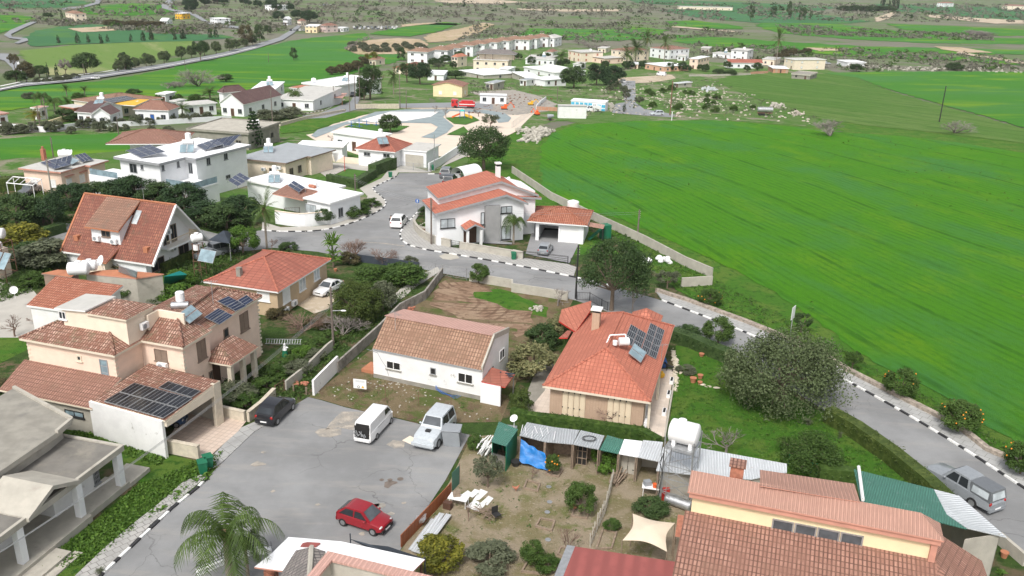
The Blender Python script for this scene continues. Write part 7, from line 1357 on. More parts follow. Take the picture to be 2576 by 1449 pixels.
P0=AQ(2,0,1606,1215);mb.tube(P0-Zv(.2),P0+Zv(2.6),.12,None,8);tag(mb.bd('marker_post','whitep',None,org=P0),'short white marker post at the edge of the crop field','post')
P=AQ(1,1,1625,735);t_=thing('road_sign','round blue sign on a thin post at the junction bend','road sign',P);mb=MB();mb.tube(P-Zv(.1),P+Zv(2.6),.03,None,6);mb.bd('post','steel',t_)
n_=V((-.3,-1,0)).normalized();h_=V((1,-.3,0)).normalized();c=P+Zv(2.5);mb=MB();mb.face([c+h_*cos(i*.4488)*.34+V((0,0,sin(i*.4488)*.34))for i in range(14)][::1]);mb.bd('disc','blue',t_);mb=MB();q=c+n_*.02;mb.face([q-h_*.07-Zv(.2),q+h_*.07-Zv(.2),q+h_*.07+Zv(.2),q-h_*.07+Zv(.2)]);mb.bd('symbol','whitep',t_)
P=AQ(3,2,222,480);t_=thing('road_sign_board','tall white rectangular sign seen from behind beside the field road','road sign',P);f=Fr(o=P,ang=R(55),z0=0);mb=MB();mb.tube(P-Zv(.2),P+Zv(2.2),.05,None,6);mb.bd('post','steel',t_);mb=MB();mb.box(f,-.5,.5,-.02,.02,1.9,3.3);mb.bd('panel','whitep',t_)
def wires(label,A_,B_,n,sp,dz=0.0,sag=1.0,r=.022):
 mb=MB();d=(B_-A_);d.z=0;d.normalize();nn=V((-d.y,d.x,0))
 for k in range(n):
  o=nn*(k-(n-1)/2)*sp+Zv(-k*dz);pts=[A_.lerp(B_,i/14)+o+V((0,0,-4*sag*(i/14)*(1-i/14)))for i in range(15)];mb.path(pts,r,3)
 tag(mb.bd('power_line','steel',None,org=A_),label,'overhead wires')
wires('bundle of five overhead wires crossing from the bottom left to the garden pole',at(Q(0,3,-100,1170),5.4),pA-Zv(1.2),5,.42,.3,.9,.009)
wires('thin overhead wires from the white bungalow pole to the modern house',pC-Zv(.5),pB-Zv(.4),3,.1,.3,.6,.012);wires('thin wires from the modern house pole across to the field pole',pB-Zv(.4),pF-Zv(.3),2,.1,.3,.8,.012)
def bin_(q,label,ang=0,s=1):
 P=at(q);t_=thing('wheelie_bin',label,'bin',P);t_.rotation_euler=(0,0,ang);t_.scale=(s,)*3;ORG[t_.name]=Zv(0);mb=MB();X=lambda a,z:[V((-a,-a*1.1,z)),V((a,-a*1.1,z)),V((a,a*1.1,z)),V((-a,a*1.1,z))];mb.hexa(X(.24,.08),X(.31,.98));mb.bd('bin_body','green',t_)
 mb=MB();mb.hexa(X(.34,.985),X(.32,1.04));mb.bd('lid','green',t_)
 for sg in(-1,1):mb=MB();mb.tube(V((sg*.22,.3,.1)),V((sg*.28,.3,.1)),.1,None,10);mb.bd('wheel','tyre',t_)
bin_(Q(0,3,2045,415),'front green wheelie bin with open top on the weedy verge',.5,1.05);bin_(Q(0,3,2100,360),'rear green wheelie bin behind its twin on the verge',.6,1.05);bin_(Q(1,1,1352,338),'green wheelie bin beside the clipped hedge',.3);bin_(Q(1,1,1783,265),'bright green bin by the compound wall pole',.2);bin_(Q(2,1,15,1165),'green bin in front of the grey front wall',.1);bin_(Q(0,0,115,1320),'green bin by the white wall in the left village',.1,1.3)
P=AQ(1,3,1990,120);f=Fr(o=P,ang=R(-5),z0=P.z);mb=MB();mb.hexa([f.p(-.75,-.5,.02),f.p(.6,-.5,.02),f.p(.6,.5,.02),f.p(-.75,.5,.02)],[f.p(-.9,-.6,1.5),f.p(.5,-.6,1.3),f.p(.5,.6,1.3),f.p(-.9,.6,1.5)]);mb.box(f,-.95,.6,-.66,.66,1.42,1.5);t_=mb.bd('plastic_box','greyp',None,org=P);m_=t_.modifiers.new('b','BEVEL');m_.width=.09;m_.segments=2;tag(t_,'large grey moulded plastic box standing beside the pale off-road car','box')
mb=MB();q=[at(Q(1,3,x,y),.03)for x,y in((1470,85),(1550,38),(1640,85),(1590,138))];mb.hexa([v-Zv(.02)for v in q][::-1],[v+Zv(.02)for v in q][::-1]);tag(mb.bd('cardboard_sheet','cream',None,org=q[0]),'tan cardboard sheet lying in front of the off-road car','sheet')
a,b_=AQ(1,3,1460,1165),AQ(1,3,1965,625);d=(b_-a).normalized();t_=thing('sheet_fence','orange-brown profiled metal fence along the forecourt edge','fence',a);nn=V((-d.y,d.x,0))*.03
H1=hgt(Q(1,3,1965,625),Q(1,3,1962,505));mb=MB();mb.hexa([a-nn,b_-nn,b_+nn,a+nn],[a-nn+Zv(H1),b_-nn+Zv(H1),b_+nn+Zv(H1),a+nn+Zv(H1)]);mb.bd('panel','c_orange',t_)
a2=AQ(1,3,1975,600);b2=AQ(1,3,2048,520);t2=thing('green_fence_panel','short green sheet panel at the end of the orange-brown fence','fence',a2);nn=V((.02,.02,0));mb=MB();mb.hexa([a2-nn,b2-nn,b2+nn,a2+nn],[a2-nn+Zv(1.6),b2-nn+Zv(1.6),b2+nn+Zv(1.6),a2+nn+Zv(1.6)]);mb.bd('panel','c_green',t2);mb=MB();mb.tube(b2,b2+Zv(1.75),.04,None,5);mb.bd('post','wood',t2)
P=AQ(1,3,1555,985);t_=thing('wheelbarrow','upturned wheelbarrow leaning on the orange-brown fence','wheelbarrow',P);mb=MB();mb.tube(P+V((-.05,0,.22)),P+V((.05,0,.22)),.22,None,12);mb.bd('wheel','tyre',t_);mb=MB();mb.tube(P+Zv(.22),P+V((.9,.5,.8)),.025,None,5);mb.tube(P+V((.2,-.1,.2)),P+V((1.1,.3,.8)),.025,None,5);mb.bd('handles','rust',t_);mb=MB();mb.hexa([P+V((.4,.2,.3)),P+V((.9,.2,.5)),P+V((.9,.7,.5)),P+V((.4,.7,.3))],[P+V((.3,.1,.6)),P+V((1.0,.1,.8)),P+V((1.0,.8,.8)),P+V((.3,.8,.6))]);mb.bd('tray','steel',t_)
for k,(x0,y0,x1,y1)in enumerate(((1560,1190,1790,880),(1590,1205,1840,850),(1620,1215,1870,820),(1650,1225,1940,830))):
 A_=at(Q(1,3,x0,y0),.15+.06*k);B_=at(Q(1,3,x1,y1),.15+.06*k);d=(B_-A_).normalized();nn=V((-d.y,d.x,0))*.2;mb=MB();mb.hexa([A_-nn,B_-nn,B_+nn,A_+nn],[v+Zv(.05)for v in(A_-nn,B_-nn,B_+nn,A_+nn)]);mb.ex=nn.normalized();tag(mb.bd('roof_sheet','c_white',None,org=A_),['outermost long white sheet next to the orange-brown fence','second long white sheet from the fence','third long white sheet from the fence','innermost long white sheet on the yard side'][k],'roofing sheet','long white roofing sheets behind the fence')
mats=[(2180,690,2260,570,2335,600,2250,680),(2050,640,2130,585,2190,620,2110,680),(2250,720,2340,640,2390,665,2330,735),(2110,750,2200,680,2260,710,2190,780),(2190,780,2270,715,2310,730,2240,800),(2130,640,2200,570,2260,590,2180,660)]
for k,m_ in enumerate(mats):
 q=[at(Q(1,3,m_[i],m_[i+1]),.05+.012*k)for i in(0,2,4,6)];mb=MB();mb.hexa([v-Zv(.01)for v in q],[v for v in q]);tag(mb.bd('white_board','whitegrim',None,org=q[0]),'dirty white board lying flat in the patch beside the orange-brown fence','board','dirty white boards laid on the ground')
P=AQ(1,3,2040,740);t_=thing('yard_table','white plastic table with a crate on it behind the fence','table',P);f=Fr(o=P,ang=-.3,z0=P.z);mb=MB();mb.box(f,-.7,.7,-.4,.4,.68,.73);mb.bd('tabletop','whitep',t_)
for x in(-.6,.6):
 for y in(-.3,.3):mb=MB();mb.tube(f.p(x,y,0),f.p(x,y,.68),.03,None,5);mb.bd('leg','whitep',t_)
P2=f.p(-.2,.1,.735);mb=MB();mb.box(Fr(o=P2,ang=.2,z0=P2.z),-.25,.25,-.2,.2,0,.3);tag(mb.bd('crate','wood',None,org=P2),'small wooden crate on the white yard table','crate')
P=AQ(1,3,1930,770);mb=MB();f=Fr(o=P,ang=-.4,z0=P.z);mb.box(f,-.3,.3,-.2,.2,0,.55);tag(mb.bd('cabinet','door',None,org=P),'small dark brown cabinet at the inner side of the fence','cabinet')
P=AQ(1,3,2420,880);t_=thing('garden_chair','black garden chair tipped beside the brushwood heap','chair',P);f=Fr(o=P,ang=.6,z0=P.z);mb=MB();mb.box(f,-.25,.25,-.25,.25,.4,.45);mb.bd('seat','black',t_);mb=MB();mb.box(f,-.25,.25,.22,.27,.45,.95);mb.bd('backrest','black',t_)
for x in(-.22,.22):
 for y in(-.22,.22):mb=MB();mb.tube(f.p(x,y,0),f.p(x,y,.42),.02,None,4);mb.bd('leg','black',t_)
def heap(c,r,x,y,n,rad,h,label,mat,name,ln=.8,rr_=.02,cat='heap'):
 rr=RND(n+int(x));P=AQ(c,r,x,y);mb=MB()
 for k in range(n):
  a=P+V((rr.uniform(-rad,rad),rr.uniform(-rad,rad),rr.uniform(0,h)));an=rr.uniform(0,6.28)if ln<1 else rr.gauss(1.2,.12);mb.tube(a,a+V((cos(an),sin(an),rr.uniform(-.1,.3)))*ln,rr_,None,4)
 o=tag(mb.bd(name,mat,None,org=P),label,cat);return o
heap(1,3,2340,840,60,.5,.35,'heap of cut branches beside the black chair','wood','brushwood');heap(1,3,2300,240,40,.6,.9,'stack of old white planks at the shed corner','whitegrim','plank_stack',1.3,.05,'planks');heap(2,3,1020,540,24,.4,.5,'leaning bundle of weathered boards at the hen yard fence','wood','plank_bundle',1.5,.06,'planks')
def rocks(px,n,smin,smax,label,seed,mat='rock',name='rubble_pile',pile=0,cat='rubble'):
 rr=RND(seed);P=[at(q)for q in px];c=sum(P,Zv(0))/len(P);mb=MB()
 for k in range(n):
  a=rr.choice(P);b_=rr.choice(P);p_=c.lerp(a.lerp(b_,rr.random()),rr.random()**.6);s=rr.uniform(smin,smax);z=TZ(p_.x,p_.y)+pile*max(0,1-(p_-c).length/max((q-c).length for q in P))*rr.random()
  ex=V((cos(k),sin(k),rr.uniform(-.3,.3)));k0=len(mb.v);mb.ball(V((p_.x,p_.y,z+s*.25)),s,s*rr.uniform(.5,.9),s*rr.uniform(.35,.7),5,3,0,ex.normalized(),V((-ex.y,ex.x,0)).normalized())
 o=mb.bd(name,mat,None,org=V((c.x,c.y,TZ(c.x,c.y))));tag(o,label,cat);return o
rocks(QL(2,0,30,1300,290,1280,430,1330,300,1400,250,1449,60,1430),520,.2,.7,'long pile of pale broken stone between park fence and crop field',3,'conclt',pile=1.2)
rocks(QL(2,2,170,230,230,180,310,190,320,235,250,250),46,.12,.3,'small stack of pale stones in the grass corner of the churned plot',4,'conclt',pile=.4);rocks(QL(1,2,1480,260,1520,210,1600,190,1590,220,1500,270),50,.1,.2,'row of broken red bricks along the plot wall',5,'clay','brick_heap',.3)
rocks(QL(3,0,20,1080,60,1040,160,1080,100,1095),60,.3,.8,'pale rubble heap at the left end of the striped field',6,'conclt',pile=1);rocks(QL(3,0,200,1160,280,1110,370,1160,290,1175),80,.2,.5,'small rubble heap beside the tanker trailer',7,'rock',pile=1);rocks(QL(2,0,1880,900,1980,880,2080,910,1960,930),90,.3,.8,'heap of bluish white rubbish in the rocky plot',8,'c_white',pile=1.2)
rocks(QL(2,0,960,1060,1000,1040,1050,1110,1000,1130),60,.3,.6,'white rubble slope beside the blue cabin',9,'conclt',pile=1.2)
o=rocks([(1440,225),(1560,215),(1800,205),(1900,240),(2030,290),(2040,312),(1700,296),(1420,292)],420,.25,.75,'x',10,'rock','rock_outcrops');
for k in('label','category'):del o[k]
o['kind']='stuff'
o=rocks([(1100,230),(1380,215),(1420,250),(1300,290),(1180,285)],170,.2,.55,'x',12,'rust','scrap_clutter');o['kind']='stuff';del o['label'];del o['category']
o=rocks([(2150,165),(2560,170),(2600,185),(2200,178)],160,.3,1.2,'x',13,'conclt','scattered_stones');o['kind']='stuff';del o['label'];del o['category']
o=rocks(QL(2,2,1620,600,1660,700,1700,860,1660,1060,1640,1050,1600,620),120,.1,.3,'x',14,'limewall','edging_stones');o['kind']='stuff';del o['label'];del o['category']
o=rocks([(790,990),(900,900),(1000,1040),(1240,1060),(1260,900),(940,960)],240,.04,.13,'x',15,'conclt','loose_stones');o['kind']='stuff';del o['label'];del o['category']
def planter(pts,label,h=.18):
 P=[at(q)for q in pts];t_=thing('planter_frame',label,'planter',P[0]);c=sum(P,Zv(0))/4
 for i in range(4):
  a,b_=P[i],P[(i+1)%4];d=(b_-a).normalized();nn=V((-d.y,d.x,0))*.06;mb=MB();e=d*.055 if i%2 else-d*.055;mb.hexa([a+e-nn,b_-e-nn,b_-e+nn,a+e+nn][::1],[v+Zv(h)for v in(a+e-nn,b_-e-nn,b_-e+nn,a+e+nn)]);mb.bd('edge_board','wood' if h<.2 else 'conclt',t_)
planter(QL(2,3,120,575,150,495,280,530,255,605),'small square wooden planter nearest the blue tarpaulin');planter(QL(2,3,240,960,285,880,428,905,395,1005),'empty square wooden planter in the middle of the dirt yard');planter(QL(2,3,600,855,640,740,780,785,750,880),'square planter around the citrus tree with red plants');planter(QL(2,3,340,430,400,370,505,400,465,460),'square planter under the orange tree beside the tarpaulin');planter(QL(2,3,460,1240,490,1170,600,1195,560,1285),'square planter around the bare fig tree');planter(QL(2,3,100,1415,160,1310,330,1360,300,1440),'pale square planter at the bottom of the dirt yard');planter(QL(2,3,845,1190,915,990,1050,1020,1000,1180),'long low planter along the hen yard fence')
for k,(x,y)in enumerate(((370,555),(378,708),(355,810),(362,1088),(1355,0))[:4]):
 P=at(Q(2,3,x,y),.02);mb=MB();mb.tube(P,P+Zv(.06),.17,.2,14);tag(mb.bd('round_cover','steel',None,org=P),['pale round dish on the yard, farthest of the four','pale round dish, second farthest','pale round dish, third, beside the empty planter','pale round dish nearest the camera'][k],'dish')
def pot(q,label,r=.2,h=.35,mat='terra'):
 P=at(q);mb=MB();mb.tube(P,P+Zv(h),r*.7,r,12);mb.tube(P+Zv(h),P+Zv(h+.04),r*1.1,None,12);tag(mb.bd('plant_pot',mat,None,org=P),label,'plant pot')
pot(Q(2,2,1820,955),'large terracotta pot on the lawn right of the terrace',.3,.5);pot(Q(2,2,1892,915),'terracotta pot under the big grey-green tree',.25,.4);pot(Q(2,2,1890,970),'small low terracotta pot near the stepping stones',.22,.25);pot(Q(2,2,1905,690),'terracotta pot below the hedge row',.25,.3);pot(Q(1,3,2545,280),'brown pot with white rim beside the grey cabinet',.28,.45,'door');pot(Q(2,3,35,340),'black plastic tub left of the tarpaulin',.35,.4,'black');pot(Q(3,3,2370,1260),'terracotta pot on the pillar at the right corner',.25,.4);pot(Q(1,1,800,1280),'small terracotta pot by the garden path',.2,.3)
for k,(x,y)in enumerate(((1975,990),(2060,1002),(1915,970))):
 P=at(Q(2,2,x,y),.07);mb=MB();mb.ball(P,.35,.22,.05,8,4);tag(mb.bd('stepping_stone','limewall',None,org=P),['middle pale stepping stone on the lawn','right-hand pale stepping stone on the lawn','left-hand pale stepping stone on the lawn'][k],'stepping stone')
for k,(x,y)in enumerate(((1605,950),(1575,1085),(1530,1265))):
 P=at(Q(2,2,x,y),.1);f=Fr(o=P,ang=R(75),z0=P.z);t_=thing('flower_trough',['white rectangular trough on the terrace, farthest','white rectangular trough on the terrace, middle one','white rectangular trough on the terrace, nearest'][k],'planter',P);mb=MB();mb.box(f,-.45,.45,-.17,.17,0,.35);mb.bd('trough','whitep',t_);mb=MB();mb.box(f,-.38,.38,-.1,.1,.34,.37);mb.bd('soil','dark',t_)
def toy(q,label,mat,name,rx,ry,rz,z=.1):
 P=at(q,z);mb=MB();mb.ball(P+Zv(rz),rx,ry,rz,10,6);mb.ball(P+Zv(rz*2),rx*.5,ry*.5,rz*.5,8,5);tag(mb.bd(name,mat,None,org=P,smooth=50),label,'toy')
toy(Q(2,2,1528,805),'bright blue plastic drum at the terrace corner','blue','plastic_drum',.3,.3,.45);toy(Q(2,2,1500,905),'yellow ride-on toy against the bungalow wall','ylw','ride_on_toy',.35,.22,.3);toy(Q(2,2,1452,952),'yellow toy truck further along the bungalow wall','ylw','toy_truck',.25,.2,.25);toy(Q(2,2,1478,880),'red toy wagon between the yellow toys','red','toy_wagon',.25,.2,.3)
def shed(label,pts,z,mat,h0=None,name='animal_shed',wallm='wood',thk=.06,posts_=True,wallback=True):
 P=[at(q,zz)for q,zz in zip(pts,z)];o=V((P[0].x,P[0].y,TZ(P[0].x,P[0].y)));t_=thing(name,label,'shed',o);mb=MB();mb.slab([P[::-1]if(P[1]-P[0]).cross(P[2]-P[1]).z<0 else P],thk);mb.ex=(P[1]-P[0]).normalized();mb.bd('roof',[mat,mat],t_)
 c=sum(P,Zv(0))/len(P)
 if posts_:
  for v in P:v2=v.lerp(c,.04);mb=MB();mb.tube(V((v2.x,v2.y,-.2)),v2-Zv(thk),.045,None,5);mb.bd('post','wood',t_)
 if wallback:
  q=[v.lerp(c,.06)for v in P];i=len(q)
  for a,b_ in((q[2],q[3]),(q[1],q[2]),(q[3],q[0])):
   d=(b_-a).normalized();nn=V((-d.y,d.x,0))*.03;mb=MB();mb.hexa([V((a.x,a.y,-.2))-nn,V((b_.x,b_.y,-.2))-nn,V((b_.x,b_.y,-.2))+nn,V((a.x,a.y,-.2))+nn],[a-nn-Zv(.08),b_-nn-Zv(.08),b_+nn-Zv(.08),a+nn-Zv(.08)]);mb.bd('wall',wallm,t_)
 return t_,P
t_,P=shed('dark green ribbed shed with teal roof at the left end of the shed row',QL(1,3,2370,95,2520,140)+[Q(2,3,60,-30),(1255,1060)],(2.3,2.3,2.3,2.4),'c_green',wallm='green',posts_=False)
a,b_=P[0],P[1];mb=MB();d=(b_-a).normalized();nn=V((d.y,-d.x,0))*.05
for k in range(14):q=a.lerp(b_,.05+k*.065);mb.tube(V((q.x,q.y,.2))+nn,V((q.x,q.y,1.4))+nn,.02,None,4)
mb.bd('barred_front','steel',t_)
shed('open-fronted grey shed with corrugated roof behind the tarpaulin',QL(2,3,75,30,330,95,420,-50,150,-100),(2.2,2.2,2.3,2.3),'c_grey');shed('grey corrugated hen house with loose pipes on its roof',QL(2,3,330,95,610,120,680,-20,420,-50),(2.2,2.2,2.3,2.3),'c_grey');t_,P=shed('hen house bay with coiled hose on its roof and wire doors',QL(2,3,612,120,872,172,930,35,692,-20),(2.25,2.25,2.35,2.35),'c_grey')
mb=MB();c=sum(P,Zv(0))/4+Zv(.1)
for k in range(2):
 pts=[c+V((cos(i*.4488)*(.55-.1*k),sin(i*.4488)*(.42-.08*k),.03*k))for i in range(15)];mb.path(pts,.025,4)
tag(mb.bd('coiled_hose','black',None,org=c),'coiled black hose lying on the hen house roof','hose')
shed('small lean-to with brown and green sheet roof beside the lemon tree',QL(2,3,880,175,1070,215,1130,80,960,30),(2.1,2.1,2.2,2.2),'c_green');shed('shed with bright white patched roof above the grey double door',QL(2,3,1075,215,1265,250,1310,90,1130,70),(2.2,2.2,2.3,2.3),'flatwhite',wallm='conclt');shed('shed roofed with loose pale strips left of the tank tower',QL(2,3,1240,245,1480,295,1520,100,1320,80),(2.2,2.2,2.3,2.3),'c_white',wallm='conclt')
a,b_=AQ(2,3,1075,400),AQ(2,3,1245,435);d=(b_-a).normalized();f=Fr(o=a,ang=math.atan2(d.y,d.x),z0=a.z);t_=thing('shed_door','pair of pale grey doors in the shed row','door',a);W_=(b_-a).length
for k in range(2):mb=MB();mb.box(f,W_/2*k+.02,W_/2*(k+1)-.02,-.06,0,.05,2.0);mb.bd('door_leaf','trimgrey' if False else 'curtain' if False else 'conclt',t_)
mb=MB();
for x in(.05,W_-.3):
 for z in(.4,1.6):mb.box(f,x,x+.25,-.08,-.061,z,z+.06)
mb.bd('hinge','black',t_)
t_,P=shed('long pale corrugated roof shed running behind the yellow house',QL(2,3,1450,385,1830,430,2410,475)+[Q(3,3,190,405),Q(3,3,190,318)]+QL(2,3,1830,150,1520,150),(2.4,2.4,2.4,2.4,2.5,2.6,2.6),'c_white',name='long_shed',wallm='conclt')
t_,P=shed('wire-fronted cage with grey mesh doors under the hose roof',QL(2,3,612,325,745,345,760,150,620,125),(.05,.05,2.1,2.1),'c_grey')if False else(None,None)
def cage(c,r,x0,y0,x1,y1,h,label):
 a,b_=AQ(c,r,x0,y0),AQ(c,r,x1,y1);t_=thing('wire_door',label,'door',a);mb=MB();n=3;
 for k in range(n+1):q=a.lerp(b_,k/n);mb.tube(q,q+Zv(h),.035,None,4)
 for z in(.05,h*.33,h*.66,h):mb.tube(a+Zv(z),b_+Zv(z),.035,None,4)
 mb.bd('frame','wood',t_);mb=MB();d=(b_-a).normalized();nn=V((-d.y,d.x,0))*.05;mb.face([a+nn,b_+nn,b_+nn+Zv(h),a+nn+Zv(h)]);mb.bd('mesh','dark',t_)
cage(2,3,612,320,745,342,1.9,'framed wire door under the coiled hose');cage(2,3,345,195,525,215,1.5,'wire cage front in the middle of the hen house');cage(2,3,160,150,330,185,1.3,'wire cage front partly behind the blue tarpaulin')
A_=[at(Q(2,3,90,70),1.9),at(Q(2,3,330,215),1.2),at(Q(2,3,380,400),.05),at(Q(2,3,75,290),.5)];mb=MB();n=12;vs=[]
rr=RND(9)
for i in range(n+1):
 for k in range(n+1):
  s,t=i/n,k/n;p_=(A_[0].lerp(A_[1],s)).lerp(A_[3].lerp(A_[2],s),t);z=.28*noise.noise(V((s*4,t*3,2)))+.12*sin(s*14+t*3);p_+=V((0,-abs(z)*.5,z*.5));p_.z=max(.04,p_.z);vs.append(p_)
mb.add(vs,[(i*(n+1)+k,(i+1)*(n+1)+k,(i+1)*(n+1)+k+1,i*(n+1)+k+1)for i in range(n)for k in range(n)]);tag(mb.bd('tarpaulin','tarp',None,80,org=V((A_[3].x,A_[3].y,0))),'bright blue tarpaulin draped from the shed to the yard','tarpaulin')
P=AQ(1,3,2550,190);f=Fr(o=P,ang=-.2,z0=P.z);t_=thing('grey_cabinet','grey steel cabinet raised on legs at the left of the tarpaulin','cabinet',P);mb=MB();mb.box(f,-.6,.5,-.4,.4,1.0,2.1);mb.bd('box','steel',t_)
for x in(-.5,.4):mb=MB();mb.box(f,x-.05,x+.05,-.35,.35,0,1.0);mb.bd('leg','wood',t_)
dd=dish(None,at(Q(2,2,20,1410),2.1),.32,(-.4,-.5,.8));tag(dd,'white satellite dish on the teal shed roof','satellite dish')
mb=MB();rr=RND(21)
for k in range(7):a=at(Q(2,3,90+k*55,20+rr.uniform(-30,60)),2.38);b_=a+V((rr.uniform(-.2,.3),rr.uniform(.8,1.3),.05));mb.tube(a,b_,.03,None,4)
tag(mb.bd('loose_pipes','whitep',None,org=AQ(2,3,200,20)),'loose white pipes lying across the shed roofs','pipes')
f=Fr(Q(2,3,1480,720),Q(2,3,1760,800),None,0);b0=f.o;t_=thing('tank_scaffold','tall scaffold tower carrying a big white water tank above the sheds','scaffold',b0);W_=f.L;D_=2.0;Ht=4.6;mb=MB()
for x in(0,W_):
 for y in(0,D_):mb.tube(f.p(x,y,-.2),f.p(x,y,Ht+(.9 if y==0 else.9)),.05,None,5)
for z in(1.1,2.2,3.3,Ht):mb.path([f.p(0,0,z),f.p(W_,0,z),f.p(W_,D_,z),f.p(0,D_,z),f.p(0,0,z)],.035,4)
for z in(0,1.1,2.2,3.3):mb.tube(f.p(0,0,z),f.p(W_,0,z+1.1),.025,None,4);mb.tube(f.p(W_,0,z),f.p(0,0,z+1.1),.025,None,4);mb.tube(f.p(W_,0,z),f.p(W_,D_,z+1.1),.025,None,4)
for x in(.1,.4):mb.tube(f.p(x,-.1,0),f.p(x+.1,-.1,Ht+.4),.025,None,4)
mb.bd('frame','steel',t_)
mb=MB();mb.box(f,.0,W_,.1,D_,Ht,Ht+.06);mb.bd('platform','steel',t_)
mb=MB();c0=f.p(.15,D_*.55,Ht+.95);c1=f.p(W_-.15,D_*.55,Ht+.95);mb.tube(c0,c1,.82,None,24);mb.ball(c0,.22,.82,.82,24,10,0,f.ex,f.ey);mb.ball(c1,.22,.82,.82,24,10,0,f.ex,f.ey);mb.tube(f.p(W_*.4,D_*.55,Ht+1.7),f.p(W_*.4,D_*.55,Ht+1.9),.3,None,14)
for x in(.35,W_-.5):mb.box(f,x,x+.25,D_*.2,D_*.85,Ht+.06,Ht+.5)
tk=mb.bd('water_tank','whitep',None,50,org=b0);tag(tk,'big white cylindrical water tank on top of the scaffold tower','water tank')
mb=MB();
for k in range(4):
 pts=[f.p(-.05+rr.uniform(-.1,.1),-.1,Ht-.4-i*.8)+V((rr.uniform(-.1,.1),rr.uniform(-.1,.1),0))for i in range(6)];mb.path(pts,.02,4)
mb.bd('hanging_hoses','black',t_)
P=f.p(.7,-.4,0);mb=MB();mb.tube(f.p(.4,.3,.45),f.p(2.2,.1,.45),.38,None,16);mb.ball(f.p(.4,.3,.45),.12,.38,.38,16,8,0,f.ex,f.ey);mb.ball(f.p(2.2,.1,.45),.12,.38,.38,16,8,0,f.ex,f.ey);mb.box(f,.5,.6,0,.5,0,.2);mb.box(f,2,2.1,0,.5,0,.2);tag(mb.bd('gas_cylinder','steel',None,50,org=P),'horizontal grey pressure tank at the foot of the scaffold','tank')
P=AQ(2,3,1540,680);mb=MB();ff=Fr(o=P,ang=.1,z0=P.z);mb.box(ff,-.3,.3,-.2,.2,0,.5);mb.box(ff,-.25,.25,-.15,.15,.5,1.0);tag(mb.bd('red_crates','red',None,org=P),'stack of red crates beside the dark shrub','crates')
P=AQ(2,3,1400,640);t_=thing('work_table','cluttered white table with orange bucket below the scaffold','table',P);ff=Fr(o=P,ang=-.2,z0=P.z);mb=MB();mb.box(ff,-.7,.6,-.35,.35,.75,.8);mb.bd('tabletop','whitep',t_)
for x in(-.6,.5):
 for y in(-.25,.25):mb=MB();mb.tube(ff.p(x,y,0),ff.p(x,y,.75),.03,None,4);mb.bd('leg','whitep',t_)
b_=ff.p(.2,-.1,.805);mb=MB();mb.tube(b_,b_+Zv(.3),.14,.17,12);tag(mb.bd('bucket','orange',None,org=b_),'orange bucket on the cluttered white table','bucket');b_=ff.p(-.35,.1,.805);mb=MB();mb.box(Fr(o=b_,ang=.3,z0=b_.z),-.25,.25,-.2,.2,0,.35);tag(mb.bd('cool_box','greyp',None,org=b_),'grey-blue cool box on the cluttered white table','box')
K=[at(Q(2,3,1215,820),2.6),at(Q(2,3,1640,915),2.6),at(Q(2,3,1560,1205),2.3),at(Q(2,3,1110,1090),2.3)];c=sum(K,Zv(0))/4+Zv(.35);t_=thing('canvas_canopy','beige four-point canvas canopy beside the yellow house','canopy',V((K[3].x,K[3].y,0)));n=8;vs=[];mb=MB()
for i in range(n+1):
 for k in range(n+1):
  s,t=i/n,k/n;p_=K[0].lerp(K[1],s).lerp(K[3].lerp(K[2],s),t);e=min(s,1-s)*2;e2=min(t,1-t)*2;pull=(1-abs(2*t-1))*(1-e)*.55;
  p_=p_.lerp(c,.22*((4*s*(1-s))*(1-min(1,e2*2))+(4*t*(1-t))*(1-min(1,e*2))));p_.z+=.45*min(e,e2)-.0;vs.append(p_)
mb.add(vs,[tuple(reversed((i*(n+1)+k,(i+1)*(n+1)+k,(i+1)*(n+1)+k+1,i*(n+1)+k+1)))for i in range(n)for k in range(n)]);mb.bd('canvas','canvas',t_,60)
for v in K:mb=MB();mb.tube(V((v.x,v.y,-.1)),v,.035,None,5);mb.bd('post','wood',t_)
q=[at(Q(2,3,1640,1050),2.3),at(Q(2,3,1700,1060),2.4),at(Q(2,3,1740,840),2.5),at(Q(2,3,1670,830),2.4)];t_=thing('timber_awning','narrow brown board awning along the yellow house wall','awning',V((q[0].x,q[0].y,0)));mb=MB();mb.slab([q],.05);mb.bd('boards',['clay','wood'],t_)
for v in(q[0],q[3]):mb=MB();mb.tube(V((v.x,v.y,-.1)),v,.04,None,5);mb.bd('post','wood',t_)
Pf=resamp([at(q)for q in QL(2,3,785,1160,860,980,930,830,980,640,1010,500)],.35);t_=thing('picket_fence','crooked weathered picket fence dividing the dirt yard','fence',Pf[0]);rr=RND(3)
mb=MB()
for p_ in Pf:mb.tube(p_,p_+V((rr.uniform(-.06,.06),rr.uniform(-.06,.06),rr.uniform(.9,1.4))),.05,None,4)
mb.bd('pickets','conclt',t_);mb=MB();mb.path([p_+Zv(.7)for p_ in Pf],.03,4);mb.bd('rail','wood',t_)
fence('mesh_railing','green wire fence behind the ribbed pink roof',QL(3,3,200,335,430,420,860,480),1.0,2.2,'green',(.1,.5,.95),0,.02)
P=AQ(1,1,2075,370);t_=thing('tent_canopy','white arched tent canopy over the white car','canopy',P);ff=Fr(o=P,ang=R(48),z0=P.z);mb=MB();n=10;vs=[]
for i in range(n+1):
 a=math.pi*i/n
 for x in(-1.2,3.4):vs.append(ff.p(x,-1.7*cos(a),1.1+1.5*sin(a)))
mb.add(vs,[(2*i,2*i+1,2*i+3,2*i+2)for i in range(n)]);mb.bd('cover','canvas' if False else 'whitep',t_,60)
